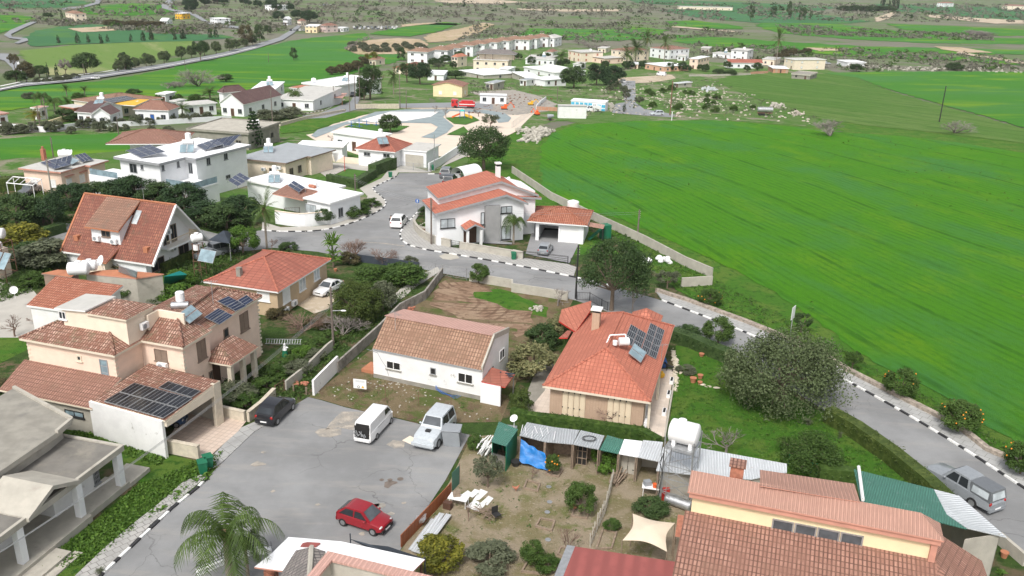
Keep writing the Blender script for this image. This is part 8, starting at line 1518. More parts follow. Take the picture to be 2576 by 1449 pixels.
for x in(-1.2,3.4):
 for sg in(-1,1):mb=MB();mb.tube(ff.p(x,sg*1.7,0),ff.p(x,sg*1.7,1.1),.04,None,5);mb.bd('post','steel',t_)
q=[at(Q(0,1,2095,965),2.6),at(Q(0,1,2310,1000),2.4),at(Q(0,1,2330,880),2.6),at(Q(0,1,2250,868),3.2)];t_=thing('shade_sail','dark blue-grey shade sail beside the A-frame gable','shade sail',V((q[1].x,q[1].y,0)));mb=MB();mb.slab([q],.03);mb.bd('sail',['shade','shade'],t_)
for v in(q[1],q[2]):mb=MB();mb.tube(V((v.x,v.y,0)),v,.05,None,5);mb.bd('post','steel',t_)
q=[at(Q(0,1,65,390),2.5),at(Q(0,1,330,415),2.5),at(Q(0,1,415,355),2.5),at(Q(0,1,130,328),2.5)];t_=thing('carport_frame','bare white pergola frame over the dark pickup','pergola',V((q[1].x,q[1].y,0)));mb=MB()
for i in range(4):mb.tube(q[i],q[(i+1)%4],.09,None,5)
for s in(.25,.5,.75):mb.tube(q[0].lerp(q[1],s),q[3].lerp(q[2],s),.06,None,5)
mb.bd('beams','whitep',t_)
for v in q:mb=MB();mb.tube(V((v.x,v.y,TZ(v.x,v.y))),v,.06,None,5);mb.bd('post','whitep',t_)
q=[at(Q(1,1,770,85),3),at(Q(1,1,795,180),1.2),at(Q(1,1,888,118),3),at(Q(1,1,850,98),2.8)];t_=thing('white_sail','white shade sail at the corner of the beige metal-roofed house','shade sail',V((q[1].x,q[1].y,TZ(q[1].x,q[1].y))));mb=MB();mb.slab([q],.03);mb.bd('sail',['whitep','whitep'],t_);mb=MB();v=q[2];mb.tube(V((v.x,v.y,TZ(v.x,v.y))),v,.06,None,5);mb.bd('post','red',t_)
P=AQ(2,1,840,960);t_=thing('play_slide','dark green garden slide and play hut by the garage','slide',P);mb=MB();ff=Fr(o=P,ang=R(30),z0=P.z);mb.hexa([ff.p(-1.2,-.3,.1),ff.p(1.0,-.3,1.5),ff.p(1.0,.3,1.5),ff.p(-1.2,.3,.1)],[ff.p(-1.2,-.3,.2),ff.p(1.0,-.3,1.6),ff.p(1.0,.3,1.6),ff.p(-1.2,.3,.2)]);mb.bd('chute','green',t_);mb=MB();mb.box(ff,1.0,2.2,-.6,.6,0,2.0);mb.bd('hut','green',t_)
P=AQ(1,0,2075,1195);t_=thing('playground_slide','orange and yellow playground slide tower in the park','playground',P);t_.scale=(.62,)*3;mb=MB();
for x in(-1,1,3):
 for y in(-.8,.8):mb.tube(P+V((x,y,0)),P+V((x,y,3.6)),.09,None,6)
mb.bd('tower_posts','blue',t_);mb=MB();mb.hexa([P+V((-4.6,-.5,.3)),P+V((-1,-.5,1.8)),P+V((-1,.5,1.8)),P+V((-4.6,.5,.3))],[P+V((-4.6,-.5,.9)),P+V((-1,-.5,2.6)),P+V((-1,.5,2.6)),P+V((-4.6,.5,.9))]);mb.bd('slide','orange',t_)
mb=MB();mb.hexa([P+V((1,-.7,1.5)),P+V((4.5,-.7,.2)),P+V((4.5,.7,.2)),P+V((1,.7,1.5))],[P+V((1,-.7,2.3)),P+V((4.5,-.7,1.2)),P+V((4.5,.7,1.2)),P+V((1,.7,2.3))]);mb.bd('ramp','ylw',t_);mb=MB();mb.hexa([P+V((-1.1,-.9,3.4)),P+V((1.1,-.9,3.4)),P+V((1.1,.9,3.4)),P+V((-1.1,.9,3.4))],[P+V((-.1,-.1,4.4)),P+V((.1,-.1,4.4)),P+V((.1,.1,4.4)),P+V((-.1,.1,4.4))]);mb.bd('tower_roof','teal',t_)
for k,(x,y)in enumerate(((960,1285),(1040,1290),(1115,1270),(1210,1275))):
 P=AQ(1,0,x,y);t_=thing('exercise_machine','blue outdoor gym machine, %s from the left on the artificial turf'%['first','second','third','fourth'][k],'gym machine',P);mb=MB();mb.tube(P,P+Zv(2.4 if k==1 else 1.6),.09,None,6);mb.tube(P+V((-.8,0,.5)),P+V((.8,0,.5)),.06,None,5);mb.bd('frame','blue',t_);mb=MB();mb.tube(P+V((-.7,0,1.4)),P+V((.7,0,1.4)),.06,None,5);mb.bd('handlebar','steel',t_)
P=AQ(1,2,295,690);t_=thing('garden_statue','white and dark green figure statue among the villa shrubs','statue',P);mb=MB();mb.tube(P,P+Zv(.7),.32,.22,10);mb.bd('draped_base','green',t_,50);mb=MB();mb.tube(P+Zv(.7),P+Zv(1.15),.22,.12,10);mb.ball(P+Zv(1.28),.12);mb.ball(P+V((.15,0,.95)),.2,.1,.1);mb.bd('figure','whitep',t_,50)
a,b_=at(Q(1,2,90,560),.6),at(Q(1,2,455,565),.6);t_=thing('ladder','aluminium ladder lying on its side in the villa garden','ladder',V((a.x,a.y,0)));u=V((0,.35,.35));mb=MB();mb.tube(a,b_,.03,None,4);mb.tube(a+u,b_+u,.03,None,4);mb.bd('stile','steel',t_);mb=MB()
for k in range(14):q=a.lerp(b_,(k+.5)/14);mb.tube(q,q+u,.022,None,4)
mb.bd('rungs','steel',t_)
P=AQ(1,1,1670,885);t_=thing('driftwood_log','dark brown driftwood log in the gravel front garden','log',P);mb=MB();mb.path([P+V((-.9,0,.15)),P+V((0,.2,.35)),P+V((.7,.1,.3)),P+V((1.1,.4,.7))],.16,7);mb.tube(P+V((.5,.1,.3)),P+V((.8,-.3,.05)),.1,.05,6);mb.bd('trunk','rust',t_,50)
for k,(c,r,x,y,s)in enumerate(((2,1,1350,1200,.7),(2,1,1530,1190,.8))):
 P=AQ(c,r,x,y);mb=MB();rr=RND(k)
 for i in range(9):mb.ball(P+V((rr.uniform(-1,1)*s,rr.uniform(-.7,.7)*s,rr.uniform(.2,.9)*s)),.5*s,.4*s,.35*s,8,5)
 tag(mb.bd('white_sheeting','whitep',None,50,org=P),['heap of white sheeting seen through the big dark tree','crumpled white sheeting against the concrete field wall'][k],'sheeting')
for k,(x,y)in enumerate(((380,1050),(508,1075))):P=AQ(1,2,x,y);mb=MB();mb.tube(P,P+Zv(.75),.07,None,7);tag(mb.bd('bollard','wood',None,org=P),['left leaning wooden stump beside the black hatchback','right leaning wooden stump beside the black hatchback'][k],'post')
P=AQ(1,2,445,975);mb=MB();rr=RND(4)
for i in range(14):mb.ball(P+V((rr.uniform(-.7,.7),rr.uniform(-.3,.3),.15)),.2,.12,.14,6,4)
tag(mb.bd('rubbish_bags','clay',None,org=P),'scatter of reddish rubbish bags by the garden gate','rubbish')
P=at(Q(1,2,2520,890),2.25);mb=MB();rr=RND(6)
for i in range(9):a=P+V((rr.uniform(-.9,.7),rr.uniform(-.5,.5),rr.uniform(.05,.25)));mb.tube(a,a+V((rr.uniform(-.6,.6),rr.uniform(-.3,.3),.1)),.06,None,5)
tag(mb.bd('scrap_metal','shade',None,org=P),'dark scrap lying on the small red porch roof','scrap')
mb=MB();P=at(Q(1,2,1810,1010),.3)
for k,cc in enumerate((0,1,2)):mb.path([P+Zv(.3),P+V((.1*k,-.2,.05)),P+V((.6+.2*k,-.6,-.2)),P+V((1.8,-.8-.3*k,-.25)),P+V((2.3,-.2-.3*k,-.25))],.02,4)
tag(mb.bd('loose_cables','blue',None,org=P),'blue cables trailing from the wall of the white house','cables')
fence('porch_railing','white terrace railing by the gas heater','' if False else QL(1,1,290,700,440,690),.9,1.5,'rust',(.1,.95),5)
px=[Q(0,3,1990,1449),Q(0,3,2200,1350),Q(0,3,2400,1270),Q(0,3,2576,1225),Q(1,3,160,1225)]
wall('street_wall','low curved white wall with dark lattice at the bottom edge by the palm','wall',px,.25,.35,'white','whitep');P=resamp([at(q)for q in px],.25);t_=thing('lattice_fence','dark iron lattice on the low curved wall behind the palm','fence',P[0]);mb=MB()
for p_ in P:mb.tube(p_+Zv(.43),p_+Zv(.95),.02,None,4)
for z in(.5,.72,.95):mb.path([p_+Zv(z)for p_ in P[::4]],.022,4)
mb.bd('lattice','black',t_)

# ==========================================================
def skin(name,verts,edges,mat,org,parent=None,root=0,sub=1):
 me=bpy.data.meshes.new(name);me.from_pydata([V(v[:3])for v in verts],edges,[]);me.materials.append(MT[mat]);o=bpy.data.objects.new(name,me);COL.objects.link(o)
 m=o.modifiers.new('skin','SKIN');s=me.skin_vertices[0].data
 for i,v in enumerate(verts):s[i].radius=(v[3],v[4]if len(v)>4 else v[3]);s[i].use_root=(i==root)
 m2=o.modifiers.new('sub','SUBSURF');m2.levels=sub;m2.render_levels=sub
 if parent is not None:o.parent=parent
 else:o.location=org
 return o
P=at(Q(1,1,1362,838),.05);vs=[(0,0,.95,.15,.11),(0,0,1.15,.15,.1),(0,0,1.38,.19,.11),(0,0,1.5,.07,.07),(0,.01,1.6,.09,.1),(0,.01,1.7,.085,.095)];ed=[(0,1),(1,2),(2,3),(3,4),(4,5)]
for sg in(-1,1):
 k=len(vs);vs+=[(sg*.1,0,.88,.1,.1),(sg*.12,.02,.5,.07,.07),(sg*.13,-.02,.1,.045,.045),(sg*.14,-.0,.04,.05,.04),(sg*.15,-.16,.03,.045,.03)];ed+=[(0,k),(k,k+1),(k+1,k+2),(k+2,k+3),(k+3,k+4)]
 k=len(vs);vs+=[(sg*.22,0,1.4,.06,.06),(sg*.28,.02,1.13,.045,.045),(sg*.25,-.18,1.02,.032,.032),(sg*.2,-.27,1.05,.035,.02)];ed+=[(2,k),(k,k+1),(k+1,k+2),(k+2,k+3)]
 h0=k+3
 for j in range(5):k2=len(vs);dx=(j-2)*.018*sg;L_=(.05,.07,.075,.07,.055)[j];vs+=[(sg*.2+dx,-.27-L_*.6,1.06,.009),(sg*.2+dx*1.1-.01*sg,-.27-L_,1.04,.008)];ed+=[(h0,k2),(k2,k2+1)]
pr=thing('person','person in dark jacket and trousers standing beside the white crossover','person',P);pr.rotation_euler=(0,0,R(30));b_=skin('body',vs,ed,'skin',P,pr)
vj=[(0,0,.93,.17,.13),(0,0,1.15,.17,.12),(0,0,1.4,.21,.13)];ej=[(0,1),(1,2)]
for sg in(-1,1):k=len(vj);vj+=[(sg*.23,0,1.4,.075,.075),(sg*.285,.02,1.13,.06,.06),(sg*.255,-.15,1.03,.045,.045)];ej+=[(2,k),(k,k+1),(k+1,k+2)]
skin('jacket',vj,ej,'cloth',P,pr);vt=[(0,0,.92,.165,.125)];et=[]
for sg in(-1,1):k=len(vt);vt+=[(sg*.1,0,.86,.115,.115),(sg*.12,.02,.5,.085,.085),(sg*.13,-.02,.1,.07,.07)];et+=[(0,k),(k,k+1),(k+1,k+2)]
skin('trousers',vt,et,'cloth',P,pr)
mb=MB();mb.ball(V((0,.035,1.7)),.105,.11,.1,10,6);ORG[pr.name]=Zv(0);mb.bd('hair','hair',pr,50)
P=at(Q(2,2,1585,835),.1);vd=[(0,0,.5,.1,.11),(.22,0,.52,.13,.15),(-.25,0,.5,.08,.09),(.38,0,.66,.07,.08),(.48,0,.78,.07,.075),(.62,0,.75,.035,.035),(-.4,0,.6,.02,.02),(-.5,0,.72,.012,.012),(.47,.05,.86,.02,.02),(.47,-.05,.86,.02,.02)];ed=[(0,1),(0,2),(1,3),(3,4),(4,5),(2,6),(6,7),(4,8),(4,9)]
for x,b2,kx in((.26,1,-.02),(-.26,2,.05)):
 for sg in(-1,1):k=len(vd);vd+=[(x,sg*.09,.4,.05,.06),(x+(.04 if x<0 else-.02),sg*.1,.24,.03,.03),(x-(.05 if x<0 else 0),sg*.1,.12,.022,.022),(x+.03,sg*.1,.03,.03,.02)];ed+=[(b2,k),(k,k+1),(k+1,k+2),(k+2,k+3)]
dg=skin('dog',vd,ed,'tyre',P);dg.rotation_euler=(0,0,R(160));tag(dg,'black dog standing at the back corner of the bungalow terrace','dog')
for k,(c,r,x,y)in enumerate(((2,3,35,595),(2,3,630,790),(2,3,690,800))):
 P=at(Q(c,r,x,y),.03);vh=[(0,0,.2,.1,.09),(.1,0,.25,.07,.07),(.17,0,.36,.035,.035),(.2,0,.42,.03,.03),(.25,0,.41,.01,.01),(-.13,0,.27,.05,.04),(-.2,0,.36,.03,.02),(.02,.04,.08,.012,.012),(.03,.04,.01,.014,.014),(.02,-.04,.08,.012,.012),(.03,-.04,.01,.014,.014)];eh=[(0,1),(1,2),(2,3),(3,4),(0,5),(5,6),(0,7),(7,8),(0,9),(9,10)]
 hn=skin('hen',vh,eh,'clay',P);hn.rotation_euler=(0,0,k*2.1);hn.scale=(1.3,)*3;tag(hn,['reddish hen alone near the blue tarpaulin','reddish hen left of the citrus tree trunk','reddish hen closest to the citrus tree trunk'][k],'hen')

# ==========================================================
def leafmesh(cl,nper,ls,seed,squash=1.0,up=.3):
 """clumps of small leaf faces: cl = [(x,y,z,r)]"""
 rr=RND(seed);vs=[];fs=[];G=rr.gauss;U=rr.uniform
 for(x,y,z,r)in cl:
  for _ in range(nper):
   d=V((G(0,1),G(0,1),G(0,1)+.25)).normalized();q=r*U(.55,1.08);c=V((x+d.x*q,y+d.y*q,z+d.z*q*squash))
   n=(d+V((G(0,.55),G(0,.55),G(0,.55)+up))).normalized();a=n.orthogonal().normalized();an=U(0,6.28);a=(a*cos(an)+n.cross(a)*sin(an));b=n.cross(a);s=ls*U(.6,1.35);k=len(vs)
   vs+=[c-a*s,c-b*s*.55,c+a*s,c+b*s*.55+n*s*.2];fs.append((k,k+1,k+2,k+3))
 return vs,fs
def quick(name,vs,fs,mat,parent=None):
 me=bpy.data.meshes.new(name);me.from_pydata(vs,[],fs);me.materials.append(MT[mat]);o=bpy.data.objects.new(name,me);COL.objects.link(o)
 if parent is not None:o.parent=parent
 return o
def clumps(kind,seed):
 rr=RND(seed);cl=[];U=rr.uniform
 if kind=='round':
  for i in range(46):
   th=U(0,6.28);ph=math.acos(U(-.75,1));q=U(.55,1)**.5;cl.append((sin(ph)*cos(th)*.38*q,sin(ph)*sin(th)*.38*q,.55+cos(ph)*.36*q,U(.09,.15)))
 elif kind=='loose':
  for i in range(30):
   th=U(0,6.28);ph=math.acos(U(-.7,1));q=U(.4,1)**.5*U(.85,1.15);cl.append((sin(ph)*cos(th)*.38*q,sin(ph)*sin(th)*.38*q,.62+cos(ph)*.27*q,U(.06,.12)))
 elif kind=='bush':
  for i in range(44):
   th=U(0,6.28);ph=math.acos(U(-.2,1));q=U(.5,1)**.5;cl.append((sin(ph)*cos(th)*.38*q,sin(ph)*sin(th)*.38*q,.32+cos(ph)*.52*q,U(.09,.15)))
 elif kind=='cone':
  for i in range(40):z=U(.06,.97);w_=.36*(1-z)**.55*(1 if z>.12 else.7);th=U(0,6.28);cl.append((cos(th)*w_*.8,sin(th)*w_*.8,z,.11*(1.15-z)))
 elif kind=='tall':
  for i in range(36):z=U(.22,.95);w_=.34*sin(min(1,(1.08-z)/.8)*math.pi*.62+.15);th=U(0,6.28);cl.append((cos(th)*w_*U(.5,1),sin(th)*w_*U(.5,1),z,U(.07,.13)))
 return cl
def branches(mb,P,d,L,r,depth,rr,spread=.6,mi=0):
 e=P+d*L;mb.tube(P,e,r,r*.68,5 if depth>2 else 3,mi,cap=False)
 if depth==0:return
 for k in range(3 if depth>1 else 4):
  nd_=(d+V((rr.gauss(0,spread),rr.gauss(0,spread),rr.gauss(.12,spread*.45)))).normalized();branches(mb,P.lerp(e,rr.uniform(.55,1)),nd_,L*rr.uniform(.62,.82),r*.6,depth-1,rr,spread,mi)
PR={}
def proto(kind,mat,var=0):
 key=(kind,mat,var)
 if key in PR:return PR[key]
 rt=thing('tree','x','tree',Zv(0));ORG[rt.name]=Zv(0);rr=RND(var*31+len(kind))
 if kind in('round','loose','bush','cone','tall'):
  base=PR.get(('mesh',kind,var))
  if base is None:
   cl=clumps(kind,var*7+3);nper={'round':150,'loose':120,'bush':110,'cone':90,'tall':110}[kind];ls={'round':.024,'loose':.023,'bush':.028,'cone':.022,'tall':.022}[kind]
   vs,fs=leafmesh(cl,nper,ls,var+5);me=bpy.data.meshes.new('crown');me.from_pydata(vs,[],fs);me.materials.append(None);base=(me,cl);PR[('mesh',kind,var)]=base
  me=base[0].copy();me.materials[0]=MT[mat];o=bpy.data.objects.new('crown',me);COL.objects.link(o);o.parent=rt
  mb=MB();
  if kind in('round','loose','tall'):
   mb.tube(Zv(-.03),V((.01,0,.32)),.03,.02,7)
   for c in base[1][:14]:mb.tube(V((.01,0,.28)),V(c[:3]),.012,.004,4,cap=False)
  else:
   mb.tube(Zv(-.03),Zv(.6),.03,.01,6)
   for c in base[1][:10]:mb.tube(Zv(.08),V(c[:3]),.012,.004,4,cap=False)
  mb.bd('trunk','bark',rt)
 elif kind=='bare':
  mb=MB();branches(mb,Zv(-.02),V((.03,0,1)),.26,.022,5,rr,.5);mb.bd('branches',mat,rt)
 elif kind=='barebush':
  mb=MB()
  for k in range(9):branches(mb,Zv(0),V((rr.gauss(0,.6),rr.gauss(0,.6),1)).normalized(),.3,.014,4,rr,.5)
  mb.bd('branches',mat,rt)
 elif kind=='norfolk':
  mb=MB();mb.tube(Zv(0),Zv(.98),.018,.004,6);mb.bd('trunk','bark',rt);cl=[]
  for t in range(11):
   z=.1+t*.082;w_=.36*(1-z)**.8+.03
   for k in range(7):
    a=k*.9+t*.5
    for s in(.35,.65,1):cl.append((cos(a)*w_*s,sin(a)*w_*s,z+.02*s,.035))
  vs,fs=leafmesh(cl,30,.024,3,.5);quick('crown',vs,fs,mat,rt)
 elif kind in('palm','fan','date'):
  mb=MB();h_={'palm':.66,'fan':.78,'date':.7}[kind];n=12
  for k in range(n):mb.tube(Zv(h_*k/n),V((0,0,h_*(k+1)/n)),.042-.001*k if kind!='fan' else.03,.036-.001*k if kind!='fan' else.026,9,cap=False)
  mb.bd('trunk','palmtrunk',rt);vs=[];fs=[];nf={'palm':27,'fan':34,'date':44}[kind]
  for k in range(nf):
   az=k*2.4+rr.uniform(-.2,.2);el=rr.uniform(.0,1.35)if kind=='palm' else rr.uniform(-.7,1.3);L=rr.uniform(.4,.52)if kind!='fan' else rr.uniform(.34,.44);p_=Zv(h_);seg=12;dz=sin(el);dh=cos(el)
   for s in range(seg):
    t=s/seg;drop=(3.9 if kind=='palm' else 1.5 if kind=='date' else 1.1)*t*t*.9;dv=V((cos(az)*dh,sin(az)*dh,dz-drop)).normalized();q=p_+dv*L/seg*1.25;side=dv.cross(Zv(1))
    side=side.normalized()if side.length>.01 else V((1,0,0));w0=L*.3*sin(math.pi*min(1,t*.85+.12))*(1 if kind!='fan' else.8)
    for sg in(-1,1):
     for m in(0,.5):
      b0=p_.lerp(q,m);b1=p_.lerp(q,m+.32);hang=V((0,0,-w0*(.95 if kind=='palm' else.25)*rr.uniform(.6,1.1)));tip=b0+side*sg*w0*rr.uniform(.7,1)+dv*w0*.5+hang;kk=len(vs);vs+=[b0,b1,tip];fs.append((kk,kk+1,kk+2))
    p_=q
  quick('fronds',vs,fs,mat,rt);
  cl=[(0,0,h_-.03-.035*i,.05)for i in range(4 if kind=='fan' else 2)];vs,fs=leafmesh(cl,60,.03,5,1,-1);quick('dead_fronds',vs,fs,'thatch',rt)
 elif kind=='spiky':
  vs=[];fs=[]
  for k in range(70):
   az=rr.uniform(0,6.28);el=rr.uniform(.1,1.4);c=V((rr.gauss(0,.05),rr.gauss(0,.05),rr.choice([.15,.35,.55,.62])if var else.08));d=V((cos(az)*cos(el),sin(az)*cos(el),sin(el)));L=rr.uniform(.3,.45);s=d.orthogonal().normalized()*.018;kk=len(vs);m=c+d*L*.6;vs+=[c-s,c+s,m+s,m-s,c+d*L-Zv(.1*L*3)];fs+=[(kk,kk+1,kk+2,kk+3),(kk+3,kk+2,kk+4)]
  quick('leaves',vs,fs,mat,rt);mb=MB();mb.tube(Zv(0),Zv(.5 if var else.1),.03,.02,6);mb.bd('stem','bark',rt)
 rt['sh']=kind;PR[key]=rt;return rt
rv=RND(77)
def T(kind,mat,c,r,xc,yb,yt,wp,label,name='tree',cat='tree',group=None,var=None,fruit=None,hm=None):
 q=Q(c,r,xc,yb);P=at(q);Wm=wp/4*mpp(P);bushy=kind in('bush','barebush')
 if bushy:d=V((P.x,P.y,0)).normalized();P=P+d*Wm*.36;P.z=TZ(P.x,P.y)
 H_=hm or max(.3,hgt(q if not bushy else q,Q(c,r,xc,yt))*(.8 if bushy else.9));
 if bushy:H_=max(H_-Wm*.12,Wm*.3)
 var=rv.randint(0,2)if var is None else var
 if kind in('palm','fan','date'):var=rv.randint(0,1)
 if bushy:Wm*=1.25;H_=max(H_*1.1,Wm*(.55 if kind=='barebush' else.42))
 if kind=='palm':Wm*=1.0
 if kind=='fan':Wm*=1.3
 if kind=='spiky':Wm*=1.2
 if kind in('bare','barebush'):H_*=1.15;Wm*=1.15
 o=dup(proto(kind,mat,var),P,rv.uniform(0,6.28),(Wm*1.08,Wm*1.08,H_*1.04),label,cat,group,name)
 if fruit:
  rr=RND(int(xc));mb=MB()
  for k in range(fruit):a=rr.uniform(0,6.28);z=rr.uniform(.35,.92);w_=.47*sin(math.acos(min(1,abs(z-.6)/.42)))*Wm;mb.ball(P+V((cos(a)*w_,sin(a)*w_,z*H_)),.07,None,None,6,4)
  f=mb.bd('fruit','orangef',None,50,org=Zv(0));f.parent=o;f.matrix_parent_inverse=Matrix.LocRotScale(o.location,o.rotation_euler,o.scale).inverted()
 return o
D='l_dark';M_='l_mid';O='l_olive';G='l_grey';B='l_brt';Yl='l_yel';PN='l_pine';BR='l_brown';SC_='l_scrub'
def bigcrown(label,c,r,xc,yb,yt,wp,mat,seed,nper,ls,name='tree',thin=1,bush=False,nc=90):
 q=Q(c,r,xc,yb);P=at(q);Wm=wp/4*mpp(P);
 if bush:d=V((P.x,P.y,0)).normalized();P+=d*Wm*.3
 H_=hgt(q,Q(c,r,xc,yt))*(.72 if bush else.9);rr=RND(seed);cl=[]
 for i in range(nc):
  th=rr.uniform(0,6.28);ph=math.acos(rr.uniform(-.6 if bush else-.7,1));qq=rr.uniform(.45,1)**.5*rr.uniform(.88,1.1);cl.append((sin(ph)*cos(th)*Wm*.42*qq,sin(ph)*sin(th)*Wm*.42*qq,(H_*.42 if bush else H_*.6)+cos(ph)*H_*(.5 if bush else.36)*qq,rr.uniform(.07,.12)*Wm*thin))
 t_=thing(name,label,'tree',P);ORG[t_.name]=Zv(0);vs,fs=leafmesh(cl,nper,ls,seed);quick('crown',vs,fs,mat,t_);mb=MB();mb.tube(Zv(-.2),Zv(H_*.35),.03*Wm,.022*Wm,9)
 for c_ in cl[:26]:mb.tube(Zv(H_*.3),V(c_[:3]),.012*Wm,.003*Wm,5,cap=False)
 mb.bd('trunk','bark',t_);return t_
bigcrown('huge spreading grey-green tree covering the bend of the road below the field',3,2,90,1330,400,1400,G,3,210,.11,bush=True,nc=130)
bigcrown('big dark evergreen in front of the drive gate by the road',2,1,1000,1449+230,900,780,D,4,190,.1,nc=100)
bigcrown('broad dark tree standing on the grass beside the crop field, above the cul-de-sac',1,1,2290,255,-210,600,D,5,150,.15,nc=80)
bigcrown('large rounded citrus-like bush on the lawn behind the corrugated roof',3,3,400,430,60,700,M_,6,150,.07,bush=True)
bigcrown('dense green-gold cypress bush at the left wall of the plot',1,2,1010,400,-190,600,'l_hedge',8,190,.08,bush=True)
L_=[('bare','twig',2,2,1210,245,-250,330,'tall bare grey tree rising in front of the big dark evergreen'),('round',M_,2,2,2070,560,270,330,'sparse green street tree at the edge of the road by the hedge'),('loose',D,3,2,330,450,230,210,'small dark tree beside the tall white sign'),('loose',M_,3,2,840,830,600,190,'young thin tree on the dry stone wall, first beyond the sign'),('round',M_,3,2,1320,1100,780,330,'orange tree on the dry stone wall in the middle of the verge',12),('round',M_,3,2,1900,1440,1110,390,'orange tree full of fruit on the verge further right',16),('round',M_,3,3,2530,430,60,330,'orange tree at the right edge of the picture',10),('bush','l_cream',2,2,210,960,480,430,'cream-flowering mimosa bush leaning over the plot boundary'),('bush','l_cream',2,2,480,500,230,250,'small cream-flowering bush above the bungalow eaves'),('bush',D,2,2,300,640,330,330,'dark green bush between the two cream-flowering ones'),('bush','l_hedge',2,2,90,1290,960,220,'yellow-green rounded hedge bush at the plot corner'),('bare','twigb',2,2,1010,1390,1060,420,'leafless small tree in front of the cream shutters'),('bare','twig',2,3,2150,220,-180,520,'wide leafless grey fig tree on the lawn'),('bush',D,2,2,1750,540,350,260,'round dark bush by the road hedge'),('bush',O,2,2,1750,880,770,170,'low dark shrub in the middle of the lawn'),('loose',O,2,1,1560,1449,1250,280,'yellowish olive shrub beside the vegetable bed wall'),('round',M_,2,2,1980,170,0,260,'orange tree between the road wall and the field near the corner',10),('round',M_,1,1,2240,1400,1190,230,'small round tree just inside the plot on the road wall'),('bare','twig',2,2,460,180,-80,330,'leafless grey shrub tree at the back right corner of the plot'),('bush',O,1,2,1280,260,-140,250,'dull olive bush beyond the golden cypress'),('bush',M_,1,1,1480,1449,1170,420,'overgrown green bush behind the mesh fence'),('bush',M_,1,1,1180,1449,1210,380,'olive-grey bush in the wild garden'),('barebush','twigb',1,1,1280,1210,1000,200,'thin leafless reddish shrub at the mesh fence'),('bush','l_olive',1,1,1560,1230,1100,130,'tuft of tall pale reeds at the mesh fence'),('spiky',B,1,1,780,1240,790,240,'tall shaggy yucca at the end of the red roof',1),('barebush','twigb',1,1,980,1200,890,220,'leafless shrub with orange-brown seed heads'),('bush',BR,1,1,940,1230,1050,180,'dark brown bush beside the shaggy yucca'),('bush',D,1,1,330,1080,965,160,'clipped green bush behind the red hip roof'),('bare','twigb',1,1,160,1060,890,150,'small leafless tree at the junction corner'),('spiky',B,1,1,1695,830,720,120,'small palm-like plant in the gravel front garden',0),('bush',D,1,1,1720,740,600,170,'dark shrub at the corner of the modern house'),('round',D,1,1,690,810,630,220,'dark round tree against the white courtyard wall'),('bush',M_,1,1,930,760,550,210,'citrus bush left in the bungalow hedge'),('bush',M_,1,1,1040,730,560,200,'citrus bush in the middle of the bungalow hedge'),('bush',M_,1,1,1160,650,510,170,'citrus bush right in the bungalow hedge'),('fan',"l_palm",1,1,110,1050,500,260,'stout fan palm with brown skirt at the bungalow terrace'),('round',B,0,1,2450,1110,800,330,'bright green leafy tree left of the fan palm'),('palm','l_palm',2,1,15,1000,640,270,'slim feather palm in front of the modern house'),('spiky',B,1,2,1450,0,-60,90,'x')]
for e in L_[:-1]:
 k=e[0];args=list(e[:9]);ex=e[9]if len(e)>9 else None;T(*args,fruit=ex if ex and k=='round' else None,var=ex if k=='spiky' and ex is not None else None,name={'bush':'bush','barebush':'shrub','spiky':'yucca','fan':'palm_tree','palm':'palm_tree','bare':'bare_tree'}.get(k,'tree'),cat={'bush':'bush','barebush':'shrub','spiky':'plant','fan':'palm','palm':'palm'}.get(k,'tree'))
